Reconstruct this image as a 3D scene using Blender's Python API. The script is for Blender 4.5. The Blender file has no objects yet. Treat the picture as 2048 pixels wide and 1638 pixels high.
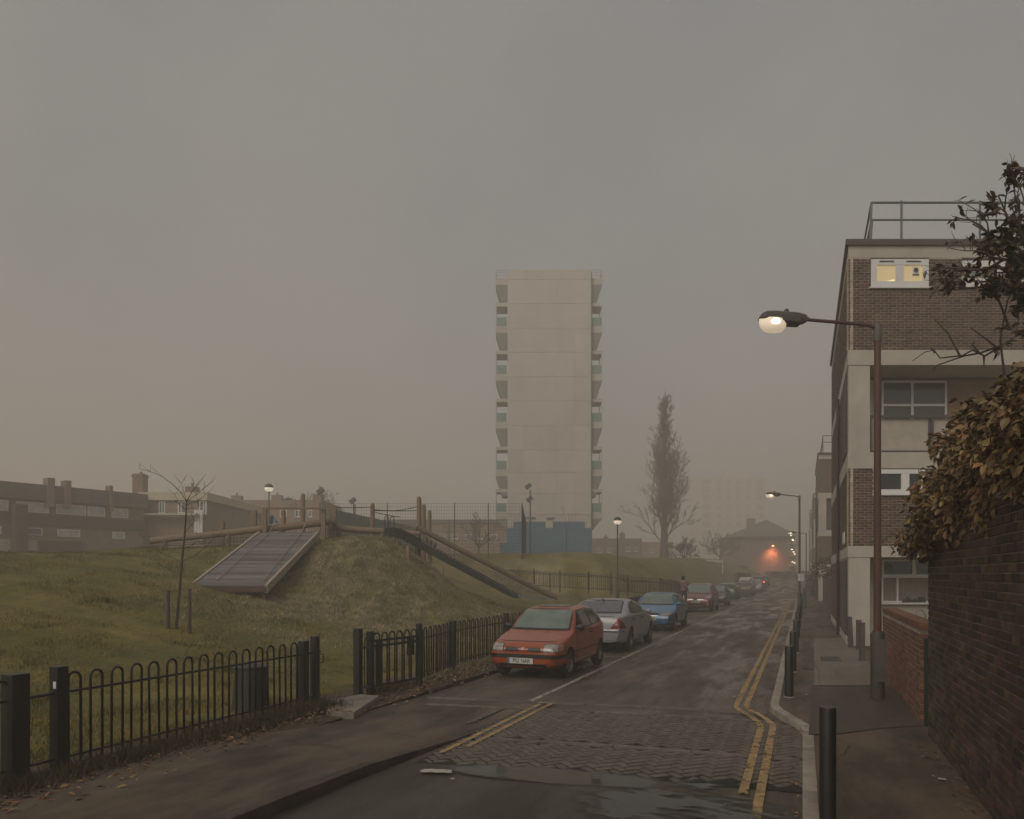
import bpy, bmesh, math, random
import numpy as np
from mathutils import Vector, Matrix, noise
from mathutils.bvhtree import BVHTree

C = bpy.context.scene.collection
S = bpy.context.scene
rnd = random.Random(11)

# ------------------------------------------------------------------ camera, sky, sun, exposure
F = 1430.0                      # focal length in pixels of the 2048 px wide photograph
EYE = 2.1
cam = bpy.data.cameras.new('camera'); camo = bpy.data.objects.new('camera', cam); C.objects.link(camo)
camo.location = (0, 0, EYE); camo.rotation_euler = (math.radians(90), 0, 0)
cam.sensor_width = 36; cam.lens = 36*F/2048; cam.shift_y = 331/2048
cam.clip_start = .1; cam.clip_end = 3000
S.camera = camo

w = bpy.data.worlds.new('World'); S.world = w; w.use_nodes = True
nt = w.node_tree; bg = nt.nodes['Background']
sky = nt.nodes.new('ShaderNodeTexSky'); sky.sky_type = 'NISHITA'; sky.sun_disc = False
SUN_EL, SUN_AZ = math.radians(38), math.radians(215)
sky.sun_elevation = SUN_EL; sky.sun_rotation = SUN_AZ
sky.air_density = 1.0; sky.dust_density = 6.0; sky.ozone_density = 1.0
hsv = nt.nodes.new('ShaderNodeHueSaturation'); hsv.inputs['Saturation'].default_value = .12
mixs = nt.nodes.new('ShaderNodeMix'); mixs.data_type = 'RGBA'; mixs.inputs[0].default_value = .8
# the overcast layer over the clear sky, very slightly mottled
wtc = nt.nodes.new('ShaderNodeTexCoord'); wn = nt.nodes.new('ShaderNodeTexNoise'); wn.inputs['Scale'].default_value = 2.2; wn.inputs['Detail'].default_value = 4; wn.inputs['Roughness'].default_value = .55
nt.links.new(wtc.outputs['Generated'], wn.inputs['Vector'])
wr_ = nt.nodes.new('ShaderNodeValToRGB'); wr_.color_ramp.elements[0].position = .40; wr_.color_ramp.elements[1].position = .61
wr_.color_ramp.elements[0].color = (.74, .82, .89, 1); wr_.color_ramp.elements[1].color = (.96, .985, .99, 1)
wm_ = nt.nodes.new('ShaderNodeVectorMath'); wm_.operation = 'SCALE'; wm_.inputs['Scale'].default_value = 2.5
nt.links.new(wn.outputs['Fac'], wr_.inputs['Fac']); nt.links.new(wr_.outputs[0], wm_.inputs[0]); nt.links.new(wm_.outputs[0], mixs.inputs[7])
nt.links.new(sky.outputs[0], hsv.inputs['Color']); nt.links.new(hsv.outputs[0], mixs.inputs[6])
nt.links.new(mixs.outputs[2], bg.inputs['Color'])
bg.inputs['Strength'].default_value = .10

sl = bpy.data.lights.new('sun', 'SUN'); so = bpy.data.objects.new('sun', sl); C.objects.link(so)
sl.energy = 1.6; sl.angle = math.radians(40); sl.color = (1, .87, .73)
# Nishita: rotation 0 = +Y, growing clockwise seen from above
sd = Vector((math.sin(SUN_AZ)*math.cos(SUN_EL), math.cos(SUN_AZ)*math.cos(SUN_EL), math.sin(SUN_EL)))
so.rotation_euler = sd.to_track_quat('Z', 'Y').to_euler(); so.location = (0, 0, 60)

S.view_settings.view_transform = 'Standard'; S.view_settings.look = 'None'
S.view_settings.gamma = 1; S.view_settings.exposure = 0.05
S.view_settings.use_curve_mapping = False
S.render.engine = 'CYCLES'
S.cycles.use_denoising = True
S.cycles.max_bounces = 8; S.cycles.diffuse_bounces = 3; S.cycles.glossy_bounces = 3
S.cycles.transmission_bounces = 4; S.cycles.volume_bounces = 6; S.cycles.transparent_max_bounces = 12
S.cycles.sample_clamp_indirect = 4

FOG_D = .0062; FOG_C = (.95, .892, .825, 1)
# ------------------------------------------------------------------ frames
PHI = math.atan(581/F); sP, cP = math.sin(PHI), math.cos(PHI)
DV = Vector((sP, cP, 0)); NV = Vector((cP, -sP, 0))     # along the road, to its right
def UV(u, v, z=0.): return Vector((sP*u+cP*v, cP*u-sP*v, z))
def toUV(x, y): return sP*x+cP*y, cP*x-sP*y
def P(px, py, Y): return Vector(((px-1024)/F*Y, Y, EYE-(py-1150)/F*Y))
def zr(u):
    t = min(1, max(0, (u-72)/75)); return 1.5*t*t*(3-2*t)
def G(px, py, z=0):
    Y = F*(EYE-z)/(py-1150); return P(px, py, Y)
def sm(a, b, x):
    t = min(1., max(0., (x-a)/(b-a))); return t*t*(3-2*t)
def T(x, y):
    """height of the park ground"""
    u, v = toUV(x, y)
    if v > -6.6: return -.14+zr(u) if v < 1.6 else -.05+zr(u)
    e = sm(6.9, 7.5, -v)
    f = 2.75*sm(7.2, 23, -v)
    pl = 3.5*sm(39.5, 48, y+max(0, (x-8)*.35)*.0)*sm(7.3, 13.2, -v)
    pl += .6*sm(60, 95, y)*sm(9, 15, -v)
    # play mound: ridge from (-13,29) to (-3.5,28.5)
    ax, ay, bx, by = -13., 29.0, -5.7, 28.2
    t = max(0., min(1., ((x-ax)*(bx-ax)+(y-ay)*(by-ay))/((bx-ax)**2+(by-ay)**2)))
    dx, dy = x-(ax+t*(bx-ax)), y-(ay+t*(by-ay))
    d = math.hypot(dx*(1.5 if dx > 0 else .8), dy*(1. if dy < 0 else .8))
    hm = (2.95+.55*t)*sm(9.0, .5, d)
    n = noise.noise(Vector((x*.35, y*.35, 0)))*.10+noise.noise(Vector((x*1.1, y*1.1, 3)))*.04
    base = max(f, pl)
    h = math.log(math.exp(base*2.5)+math.exp(hm*2.5)-1)/2.5
    return (-.14+zr(u))*(1-e)+e*(.06+h+zr(u)*.6+n*e)
def R(px, py, y0=7., y1=120.):
    """where the sight line through a pixel meets the park ground"""
    Y = y0
    while Y < y1:
        p = P(px, py, Y)
        if p.z <= T(p.x, p.y):
            a, b = Y-.25, Y
            for _ in range(12):
                m = (a+b)/2; q = P(px, py, m)
                if q.z <= T(q.x, q.y): b = m
                else: a = m
            return P(px, py, b)
        Y += .25
    return P(px, py, y1)

# ------------------------------------------------------------------ materials
MATS = {}
def M(name, col, rough=.75, col2=None, var=.25, scale=3., bump=.15, bscale=60., metal=0., rand=0., stretch=(1, 1, 1), spec=.5, detail=6., emit=None):
    if name in MATS: return MATS[name]
    m = bpy.data.materials.new(name); m.use_nodes = True; MATS[name] = m
    t = m.node_tree; L = t.links.new; b = t.nodes['Principled BSDF']
    b.inputs['Roughness'].default_value = rough; b.inputs['Metallic'].default_value = metal
    b.inputs['Specular IOR Level'].default_value = spec
    tc = t.nodes.new('ShaderNodeTexCoord'); mp = t.nodes.new('ShaderNodeMapping'); mp.inputs['Scale'].default_value = stretch
    L(tc.outputs['Object'], mp.inputs['Vector'])
    n = t.nodes.new('ShaderNodeTexNoise'); n.inputs['Scale'].default_value = scale; n.inputs['Detail'].default_value = detail
    n.inputs['Roughness'].default_value = .65
    L(mp.outputs[0], n.inputs['Vector'])
    r = t.nodes.new('ShaderNodeValToRGB'); r.color_ramp.elements[0].position = .33; r.color_ramp.elements[1].position = .68
    c1 = col; c2 = col2 or tuple(min(1, c*(1+var)) for c in col)
    if col2 is None: c1 = tuple(c*(1-var) for c in col)
    r.color_ramp.elements[0].color = (*c1, 1); r.color_ramp.elements[1].color = (*c2, 1)
    L(n.outputs['Fac'], r.inputs['Fac'])
    out = r.outputs['Color']
    if rand:
        oi = t.nodes.new('ShaderNodeObjectInfo'); ge = t.nodes.new('ShaderNodeNewGeometry')
        ad = t.nodes.new('ShaderNodeMath'); ad.operation = 'ADD'; L(oi.outputs['Random'], ad.inputs[0]); L(ge.outputs['Random Per Island'], ad.inputs[1])
        fr = t.nodes.new('ShaderNodeMath'); fr.operation = 'FRACT'; L(ad.outputs[0], fr.inputs[0])
        mr = t.nodes.new('ShaderNodeMapRange'); mr.inputs['To Min'].default_value = 1-rand; mr.inputs['To Max'].default_value = 1+rand
        L(fr.outputs[0], mr.inputs['Value'])
        hs = t.nodes.new('ShaderNodeHueSaturation'); L(mr.outputs[0], hs.inputs['Value']); L(out, hs.inputs['Color'])
        mr2 = t.nodes.new('ShaderNodeMapRange'); mr2.inputs['To Min'].default_value = .5-rand*.04; mr2.inputs['To Max'].default_value = .5+rand*.05
        m7 = t.nodes.new('ShaderNodeMath'); m7.operation = 'MULTIPLY'; m7.inputs[1].default_value = 7.31; L(fr.outputs[0], m7.inputs[0])
        f2 = t.nodes.new('ShaderNodeMath'); f2.operation = 'FRACT'; L(m7.outputs[0], f2.inputs[0]); L(f2.outputs[0], mr2.inputs['Value']); L(mr2.outputs[0], hs.inputs['Hue'])
        out = hs.outputs['Color']
    L(out, b.inputs['Base Color'])
    if bump:
        n2 = t.nodes.new('ShaderNodeTexNoise'); n2.inputs['Scale'].default_value = bscale; n2.inputs['Detail'].default_value = 5
        L(mp.outputs[0], n2.inputs['Vector'])
        bp = t.nodes.new('ShaderNodeBump'); bp.inputs['Strength'].default_value = bump; bp.inputs['Distance'].default_value = .02
        L(n2.outputs['Fac'], bp.inputs['Height']); L(bp.outputs[0], b.inputs['Normal'])
    if emit:
        b.inputs['Emission Color'].default_value = (*emit[0], 1); b.inputs['Emission Strength'].default_value = emit[1]
    return m
def paint(name, col, rough=.28):
    m = M(name, col, rough, var=.08, scale=2, bump=0)
    b = m.node_tree.nodes['Principled BSDF']; b.inputs['Coat Weight'].default_value = .6; b.inputs['Coat Roughness'].default_value = .06
    # grime: dull patches
    t = m.node_tree; n = t.nodes.new('ShaderNodeTexNoise'); n.inputs['Scale'].default_value = 5; n.inputs['Detail'].default_value = 6
    tc = t.nodes.new('ShaderNodeTexCoord'); t.links.new(tc.outputs['Object'], n.inputs['Vector'])
    mr = t.nodes.new('ShaderNodeMapRange'); mr.inputs['To Min'].default_value = rough-.1; mr.inputs['To Max'].default_value = rough+.2
    t.links.new(n.outputs['Fac'], mr.inputs['Value']); t.links.new(mr.outputs[0], b.inputs['Roughness'])
    return m

# ------------------------------------------------------------------ mesh building
WM = {}
class MB:
    def __init__(s): s.v = []; s.f = []
    def add(s, vs, fs):
        o = len(s.v); s.v += [Vector(a) for a in vs]; s.f += [tuple(i+o for i in f) for f in fs]
    def box(s, x0, y0, z0, x1, y1, z1):
        s.add([(x0,y0,z0),(x1,y0,z0),(x1,y1,z0),(x0,y1,z0),(x0,y0,z1),(x1,y0,z1),(x1,y1,z1),(x0,y1,z1)],
              [(0,3,2,1),(4,5,6,7),(0,1,5,4),(1,2,6,5),(2,3,7,6),(3,0,4,7)])
    def obox(s, o, a, b, c):
        o, a, b, c = Vector(o), Vector(a), Vector(b), Vector(c)
        vs = [o, o+a, o+a+b, o+b, o+c, o+a+c, o+a+b+c, o+b+c]
        fs = [(0,3,2,1),(4,5,6,7),(0,1,5,4),(1,2,6,5),(2,3,7,6),(3,0,4,7)]
        if a.cross(b).dot(c) < 0: fs = [f[::-1] for f in fs]
        s.add(vs, fs)
    def quad(s, *p): s.add(p, [tuple(range(len(p)))])
    def prism(s, poly, z0, z1):
        n = len(poly)
        A = sum(poly[i][0]*poly[(i+1) % n][1]-poly[(i+1) % n][0]*poly[i][1] for i in range(n))
        if A < 0: poly = poly[::-1]
        s.add([(p[0], p[1], z0) for p in poly]+[(p[0], p[1], z1) for p in poly],
              [tuple(range(n))[::-1], tuple(range(n, 2*n))]+[(i, (i+1) % n, n+(i+1) % n, n+i) for i in range(n)])
    def tube(s, pts, r, n=8, cap=True):
        pts = [Vector(p) for p in pts]
        rr = r if isinstance(r, (list, tuple)) else [r]*len(pts)
        o = len(s.v); ref = None
        for i, p in enumerate(pts):
            d = (pts[min(i+1, len(pts)-1)]-pts[max(i-1, 0)]).normalized()
            if ref is None: ref = d.orthogonal().normalized()
            ref = (ref-d*ref.dot(d)); ref = ref.normalized() if ref.length > 1e-6 else d.orthogonal().normalized()
            q = d.cross(ref)
            for k in range(n):
                a = 2*math.pi*k/n; s.v.append(p+ref*(math.cos(a)*rr[i])+q*(math.sin(a)*rr[i]))
        for i in range(len(pts)-1):
            for k in range(n):
                a, b = o+i*n+k, o+i*n+(k+1) % n; s.f.append((a, b, b+n, a+n))
        if cap:
            s.f.append(tuple(o+k for k in range(n))[::-1]); s.f.append(tuple(o+(len(pts)-1)*n+k for k in range(n)))
    def lathe(s, prof, c=(0, 0, 0), n=16, axis='z'):
        o = len(s.v); c = Vector(c)
        for r, z in prof:
            for k in range(n):
                a = 2*math.pi*k/n; x, y = r*math.cos(a), r*math.sin(a)
                s.v.append(c+(Vector((x, y, z)) if axis == 'z' else Vector((x, z, y)) if axis == 'y' else Vector((z, x, y))))
        fl = axis == 'y'
        for i in range(len(prof)-1):
            for k in range(n):
                a, b = o+i*n+k, o+i*n+(k+1) % n
                s.f.append((a, b, b+n, a+n) if not fl else (a, a+n, b+n, b))
        f0 = tuple(o+k for k in range(n)); f1 = tuple(o+(len(prof)-1)*n+k for k in range(n))
        s.f.append(f0[::-1] if not fl else f0); s.f.append(f1 if not fl else f1[::-1])
    def mesh(s, name, inv=None):
        me = bpy.data.meshes.new(name)
        vs = [inv @ v for v in s.v] if inv is not None else s.v
        me.from_pydata([tuple(v) for v in vs], [], s.f); me.update(); return me
    def build(s, name, mat, parent=None, world=False, smooth=None, kind=None, bevel=0):
        inv = WM[parent.name].inverted() if (parent and world) else None
        me = s.mesh(name, inv)
        if bevel:
            bm = bmesh.new(); bm.from_mesh(me); bmesh.ops.bevel(bm, geom=bm.edges[:], offset=bevel, segments=2, affect='EDGES', profile=.5)
            bm.to_mesh(me); bm.free()
        me.materials.append(mat)
        if smooth is not None:
            me.shade_smooth(); me.set_sharp_from_angle(angle=math.radians(smooth))
        return link(name, me, parent, kind)
def link(name, me, parent=None, kind=None, loc=None, mat4=None):
    o = bpy.data.objects.new(name, me); C.objects.link(o)
    if parent: o.parent = parent
    m4 = mat4 if mat4 is not None else (Matrix.Translation(loc) if loc is not None else Matrix())
    if mat4 is not None or loc is not None: o.matrix_local = m4
    WM[o.name] = (WM[parent.name] if parent else Matrix()) @ m4
    if kind: o['kind'] = kind
    return o
def thing(name, label, cat, loc=(0, 0, 0), rz=0., group=None):
    o = bpy.data.objects.new(name, None); C.objects.link(o); o.empty_display_size = .1
    m = Matrix.Translation(Vector(loc)) @ Matrix.Rotation(rz, 4, 'Z'); o.matrix_world = m; WM[o.name] = m
    tag(o, label, cat, group); return o
def tag(o, label, cat, group=None):
    o['label'] = label; o['category'] = cat
    if group: o['group'] = group
    return o
def copy_tree(o, m=None, parent=None):
    c = o.copy(); C.objects.link(c)
    if parent: c.parent = parent; c.matrix_parent_inverse = o.matrix_parent_inverse.copy(); c.matrix_local = o.matrix_local.copy()
    if m is not None: c.matrix_world = m
    WM[c.name] = m if m is not None else Matrix()
    for ch in [k for k in KIDS(o)]: copy_tree(ch, None, c)
    return c
def KIDS(o): return [k for k in bpy.data.objects if k.parent == o]
RZ = -PHI            # things in the road frame: local x to the right of the road, local y along it

# ------------------------------------------------------------------ palette
m_white = M('white_render', (.42, .385, .335), .85, var=.12, scale=1.2, bump=.1, bscale=30)
m_cream = M('cream_fascia', (.50, .44, .33), .8, var=.1)
m_upvc = M('white_plastic', (.66, .65, .64), .45, var=.04, bump=0)
m_brick = M('brown_brick', (.085, .052, .035), .9, var=.4, scale=9, bump=.3, bscale=120, rand=.38)
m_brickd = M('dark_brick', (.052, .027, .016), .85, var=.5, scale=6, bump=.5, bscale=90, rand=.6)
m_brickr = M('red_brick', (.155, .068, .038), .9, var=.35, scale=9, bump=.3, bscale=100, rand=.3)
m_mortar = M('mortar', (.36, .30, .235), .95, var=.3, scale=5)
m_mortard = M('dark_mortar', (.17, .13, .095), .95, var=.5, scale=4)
m_glass = M('dark_window_glass', (.018, .022, .024), .06, var=.1, bump=0, spec=.8)
m_black = M('black_painted_metal', (.012, .011, .010), .5, var=.3, bump=.08)
m_rail = M('grey_rail_paint', (.10, .12, .13), .5, var=.15, bump=0)
m_galv = M('galvanised_steel', (.24, .25, .25), .5, var=.2, metal=.4, bump=.05)
m_rust = M('rust_red_pole_paint', (.10, .034, .020), .6, col2=(.045, .030, .023), scale=2.5, stretch=(1, 1, .5), bump=.1)
m_lampgrey = M('grey_lamp_column', (.075, .068, .06), .65, var=.2)
m_log = M('weathered_log', (.15, .105, .068), .85, col2=(.25, .185, .125), scale=4, stretch=(6, 6, 6), bump=.4, bscale=50)
m_plank = M('grey_plank', (.135, .125, .122), .8, var=.3, scale=3, stretch=(.6, 8, 8), bump=.3, rand=.38)
m_plankedge = M('pale_board', (.30, .25, .19), .8, var=.25, scale=4, stretch=(6, 1, 6), bump=.25)
m_greensteel = M('green_steel', (.022, .035, .028), .5, var=.2, bump=.05)
m_greenfence = M('green_fence_wire', (.018, .045, .038), .6, var=.2, bump=0)
m_conc = M('concrete', (.22, .19, .155), .9, var=.25, scale=2.5, bump=.25)
m_kerb = M('kerb_stone', (.25, .215, .175), .85, var=.25, scale=4, bump=.25, rand=.15)
m_kerbd = M('stained_kerb_stone', (.05, .036, .028), .85, var=.4, scale=4, bump=.25, rand=.2)
m_bark = M('bark', (.055, .045, .036), .9, var=.35, scale=8, bump=.4)
m_twig = M('bare_twig', (.062, .050, .040), .9, var=.2, bump=0)
m_rope = M('rope', (.30, .25, .2), .9, var=.2)
# ------------------------------------------------------------------ ground and park
def grass_mat():
    m = M('park_turf', (.048, .058, .006), .95, col2=(.185, .138, .024), scale=.55, bump=.9, bscale=9, detail=10)
    t = m.node_tree; L = t.links.new; b = t.nodes['Principled BSDF']
    tc = t.nodes.new('ShaderNodeTexCoord')
    n = t.nodes.new('ShaderNodeTexNoise'); n.inputs['Scale'].default_value = 7; n.inputs['Detail'].default_value = 8; n.inputs['Roughness'].default_value = .75
    mp = t.nodes.new('ShaderNodeMapping'); mp.inputs['Scale'].default_value = (1, .35, 1)
    L(tc.outputs['Object'], mp.inputs[0]); L(mp.outputs[0], n.inputs['Vector'])
    mx = t.nodes.new('ShaderNodeMix'); mx.data_type = 'RGBA'; mx.blend_type = 'OVERLAY'; mx.inputs[0].default_value = .75
    src = b.inputs['Base Color'].links[0].from_socket
    # dry straw on the worn flank of the play mound
    at = t.nodes.new('ShaderNodeAttribute'); at.attribute_name = 'dry'
    st = t.nodes.new('ShaderNodeMix'); st.data_type = 'RGBA'; st.inputs[7].default_value = (.28, .23, .135, 1)
    L(at.outputs['Fac'], st.inputs[0]); L(src, st.inputs[6])
    L(st.outputs[2], mx.inputs[6]); L(n.outputs['Fac'], mx.inputs[7]); L(mx.outputs[2], b.inputs['Base Color'])
    return m
m_turf = grass_mat()
def dry(x, y):
    u, v = toUV(x, y)
    a = math.exp(-((x+4.2)/3.4)**2-((y-24)/4.5)**2)*1.25
    a += .6*math.exp(-((x-1.5)/5)**2-((y-44)/3)**2)
    return max(0., min(1., a*(.62+1.7*noise.noise(Vector((x*.9, y*.5, 7)))+.9*noise.noise(Vector((x*3, y*2, 9))))))
xs = [-900, -400, -200, -120, -80]+[-60+.5*i for i in range(181)]+[35, 45, 60, 90, 150, 300, 900]
ys = [-300, -60, -20, -5, 0]+[2+.5*i for i in range(117)]+[62+2*i for i in range(50)]+[180, 240, 400, 1200]
vv, dd = [], []
for y in ys:
    for x in xs:
        vv.append((x, y, T(x, y))); dd.append(dry(x, y) if -20 < x < 15 and 5 < y < 60 else 0.)
nx = len(xs)
ff = [(j*nx+i, j*nx+i+1, (j+1)*nx+i+1, (j+1)*nx+i) for j in range(len(ys)-1) for i in range(nx-1)]
me = bpy.data.meshes.new('ground'); me.from_pydata(vv, [], ff); me.shade_smooth()
a = me.attributes.new('dry', 'FLOAT', 'POINT'); a.data.foreach_set('value', dd)
me.materials.append(m_turf); link('ground', me, kind='structure')

# grass blades over the near park, thinning with distance
def blades(name, n, mat, sampler, hmin, hmax, wd, lean=.5):
    rs = random.Random(5); V = []; Fc = []
    while len(V) < n*3:
        p = sampler(rs)
        if p is None: continue
        x, y, z, k = p
        h = rs.uniform(hmin, hmax)*k; a = rs.uniform(0, 6.283); b = rs.uniform(0, 6.283); l = rs.uniform(.1, lean)*h
        ww = wd*k*rs.uniform(.6, 1.3)
        i = len(V)
        V += [(x-math.cos(a)*ww, y-math.sin(a)*ww, z-.01), (x+math.cos(a)*ww, y+math.sin(a)*ww, z-.01), (x+math.cos(b)*l, y+math.sin(b)*l, z+h)]
        Fc.append((i, i+1, i+2))
    me = bpy.data.meshes.new(name); me.from_pydata(V, [], Fc); me.materials.append(mat)
    return link(name, me, kind='stuff')
m_blade = M('grass_blade', (.046, .062, .006), .85, col2=(.22, .158, .032), scale=.7, bump=0, rand=.5)
m_rank = M('rank_grass', (.030, .026, .008), .85, col2=(.085, .060, .022), scale=1.5, bump=0, rand=.4)
m_straw = M('straw_grass', (.34, .28, .17), .9, col2=(.13, .13, .045), scale=1.5, bump=0, rand=.35)
def samp(rs):
    y = 7+ (rs.random()**1.6)*26; x = rs.uniform(-.74*y-3.5, .06*y)
    u, v = toUV(x, y)
    if v > -7.15: return None
    nn = noise.noise(Vector((x*.8, y*.8, 1)))
    if nn < -.25 and rs.random() < .7: return None
    if -11 < x < 3 and y > 16 and rs.random() < dry(x, y)*1.3: return None
    tf = noise.noise(Vector((x*1.7, y*1.7, 4)))
    return x, y, T(x, y), (.55+.6*max(0, nn+.3))*(1+y*.018)*(1+3.2*max(0, tf-.28))
blades('grass', 185000, m_blade, samp, .025, .065, .006)
def samp2(rs):
    y = rs.uniform(17, 31); x = rs.uniform(-9.5, 2.5)
    if rs.random() > dry(x, y)*1.1: return None
    u, v = toUV(x, y)
    if v > -7.6: return None
    return x, y, T(x, y), 1.2
blades('dry_grass', 75000, m_straw, samp2, .03, .08, .011, 1.3)

# ------------------------------------------------------------------ carriageway
def asphalt(name, c1, c2, wet=True, r0=.35, r1=.9, scale=1.3):
    m = M(name, c1, .8, col2=c2, scale=scale, bump=.35, bscale=170, stretch=(1, .45, 1), detail=8)
    t = m.node_tree; L = t.links.new; b = t.nodes['Principled BSDF']
    tc = t.nodes.new('ShaderNodeTexCoord'); mp = t.nodes.new('ShaderNodeMapping'); mp.inputs['Scale'].default_value = (.8, .16, 1)
    n = t.nodes.new('ShaderNodeTexNoise'); n.inputs['Scale'].default_value = 1.3; n.inputs['Detail'].default_value = 9; n.inputs['Roughness'].default_value = .6
    L(tc.outputs['Object'], mp.inputs[0]); L(mp.outputs[0], n.inputs['Vector'])
    mr = t.nodes.new('ShaderNodeMapRange'); mr.inputs['From Min'].default_value = .42; mr.inputs['From Max'].default_value = .58
    mr.inputs['To Min'].default_value = r1; mr.inputs['To Max'].default_value = r0
    L(n.outputs['Fac'], mr.inputs['Value']); L(mr.outputs[0], b.inputs['Roughness'])
    # fine stone speckle
    sp = t.nodes.new('ShaderNodeTexNoise'); sp.inputs['Scale'].default_value = 130; sp.inputs['Detail'].default_value = 2
    L(tc.outputs['Object'], sp.inputs['Vector'])
    mx = t.nodes.new('ShaderNodeMix'); mx.data_type = 'RGBA'; mx.blend_type = 'OVERLAY'; mx.inputs[0].default_value = .55
    src = b.inputs['Base Color'].links[0].from_socket
    L(src, mx.inputs[6]); L(sp.outputs['Fac'], mx.inputs[7]); L(mx.outputs[2], b.inputs['Base Color'])
    return m
m_road = asphalt('road_asphalt', (.042, .033, .024), (.112, .088, .064), r0=.26)
m_path = asphalt('footway_asphalt', (.034, .024, .015), (.125, .088, .057), r0=.55, r1=.95, scale=1.3)
for m_ in (m_road, m_path):
    for n_ in m_.node_tree.nodes:
        if n_.type == 'VALTORGB': n_.color_ramp.elements[0].position = .36; n_.color_ramp.elements[1].position = .66
m_patch = asphalt('fresh_asphalt', (.046, .036, .027), (.068, .053, .039), r0=.6, r1=.95)
m_slab = asphalt('old_concrete_paving', (.12, .10, .078), (.17, .145, .115), r0=.7, r1=.95)

road_root_rot = RZ
def uvobj(o): o.rotation_euler = (0, 0, RZ); WM[o.name] = Matrix.Rotation(RZ, 4, 'Z'); return o
def strip(name, mat, rows, kind='structure', z=0., parent=None):
    """a sheet given as rows (u, [v...], [z...])"""
    b = MB(); k = len(rows[0][1])
    for u, vs, zs in rows:
        for v, q in zip(vs, zs): b.v.append(Vector((v, u, q+z+zr(u))))
    for i in range(len(rows)-1):
        for j in range(k-1): b.f.append((i*k+j, i*k+j+1, (i+1)*k+j+1, (i+1)*k+j))
    o = b.build(name, mat, parent, smooth=40, kind=kind)
    return uvobj(o) if not parent else o
us = [-12+1.5*i for i in range(124)]
strip('road', m_road, [(u, [-7.0, -6, -4.2, -2, -.2, 1.8], [-.02, 0, .012, .03, .012, 0]) for u in us])
def road_z(v): return float(np.interp(v, [-7.0, -6, -4.2, -2, -.2, 1.8], [-.02, 0, .012, .03, .012, 0]))
strip('side_road', m_road, [(u, [-70, -30, -7, 2, 30, 70], [.004]*6) for u in (133, 140, 150, 160)])

# right kerb and footway
def kr(u): return .0 if u < 9.9 else -.46*sm(9.9, 11.7, u)
b = MB()
urow = [-8+.5*i for i in range(50)]+[17+2*i for i in range(58)]
strip('pavement', m_path, [(u, [kr(u)+.12, kr(u)+.5, .9, 1.75], [.106, .108, .112, .118]) for u in urow])
kerb = MB()
kr_o = None
def kerb_line(name, fn, u0, u1, ln, wdt, h, mat, side):
    """kerb of separate stones along v = fn(u)"""
    base = MB()
    u = u0; first = True; root = None; k = 0
    while u < u1:
        l_ = ln if not 9.4 < u < 12 else .34; e = u+l_-.010
        a = Vector((fn(u), u)); c = Vector((fn(e), e)); d = (c-a).normalized(); nrm = Vector((d.y, -d.x))*side
        st = MB(); j = rnd.uniform(-.004, .004)
        A = a; Bq = c
        hh0 = h(u) if callable(h) else h; hh1 = h(e) if callable(h) else h
        z0 = road_z(fn(u))+zr(u)
        p = [A, Bq, Bq+nrm*wdt, A+nrm*wdt]
        vs = [(q.x, q.y, z0-.1) for q in p]+[(q.x, q.y, z0+(hh0, hh1, hh1, hh0)[i]+j) for i, q in enumerate(p)]
        f = [(0,3,2,1),(4,5,6,7),(0,1,5,4),(1,2,6,5),(2,3,7,6),(3,0,4,7)]
        st.add(vs, f if side < 0 else f)
        if root is None:
            bed = MB(); bed.box(fn(u0)+side*.02, u0, -.12, fn(u0)+side*.08, u0+.1, -.08)
            root = uvobj(bed.build(name, m_conc, kind='structure'))
        o = st.build('kerb_stone', mat, root, smooth=30, bevel=.008)
        k += 1; u += l_
    return root
kerb_line('right_kerb', kr, -2, 90, .914, .13, .105, m_kerb, 1)
kerb_line('left_kerb', lambda u: -6.08, 11.2, 74, .914, .12, .075, m_kerbd, -1)
# left footway bulging out in front of the crossing table; its kerb sinks into the table
def kl(u): return -4.28+.045*(u-4.5)+.10*sm(5.5, 8.8, u)
def klh(u): return .115*(1-sm(6.0, 8.7, u))+.006
kerb_line('near_left_kerb', kl, -1.0, 8.7, .914, .12, klh, m_kerbd, -1)
strip('left_pavement', m_path, [(u, [-7.4, -6.4, -5.3, kl(u)-.11], [.06+klh(u)*.3, klh(u)+.012, klh(u)+.016, klh(u)+.008]) for u in [-4+.4*i for i in range(32)]])
strip('left_apron', m_path, [(u, [-6.6, -5.4, kl(8.6)-.02], [.012, .018, .022]) for u in (8.3, 9.2, 9.8, 10.3)])

# crossing table of herringbone block paving
LT = .105                                   # the table's lines lie a little off square to the road
def tb(u0, v): return u0+LT*(v+4)
bed = MB(); bed.add([(-4.0, tb(6.95, -4), .018), (-.0, tb(6.95, 0), .018), (-2, tb(6.95, -2), .034), (-4.0, tb(10.35, -4), .018), (-.0, tb(10.35, 0), .018), (-2, tb(10.35, -2), .034)],
                    [(0, 2, 5, 3), (2, 1, 4, 5)])
m_joint = M('paving_joint_sand', (.014, .011, .008), .95, var=.4, scale=8)
table = uvobj(bed.build('crossing_table', m_joint, kind='structure'))
m_paver = M('block_paver', (.098, .082, .064), .6, var=.3, scale=14, bump=.2, bscale=150, rand=.16)
BW = .105
pm = MB(); g = .0078
pm.add([(g, g, 0), (2*BW-g, g, 0), (2*BW-g, BW-g, 0), (g, BW-g, 0), (g+.003, g+.003, .016), (2*BW-g-.003, g+.003, .016), (2*BW-g-.003, BW-g-.003, .016), (g+.003, BW-g-.003, .016)],
       [(4,5,6,7),(0,1,5,4),(1,2,6,5),(2,3,7,6),(3,0,4,7)])
pme = pm.mesh('paver'); pme.materials.append(m_paver)
cells = []
cr = math.cos(math.radians(45)); 
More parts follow.
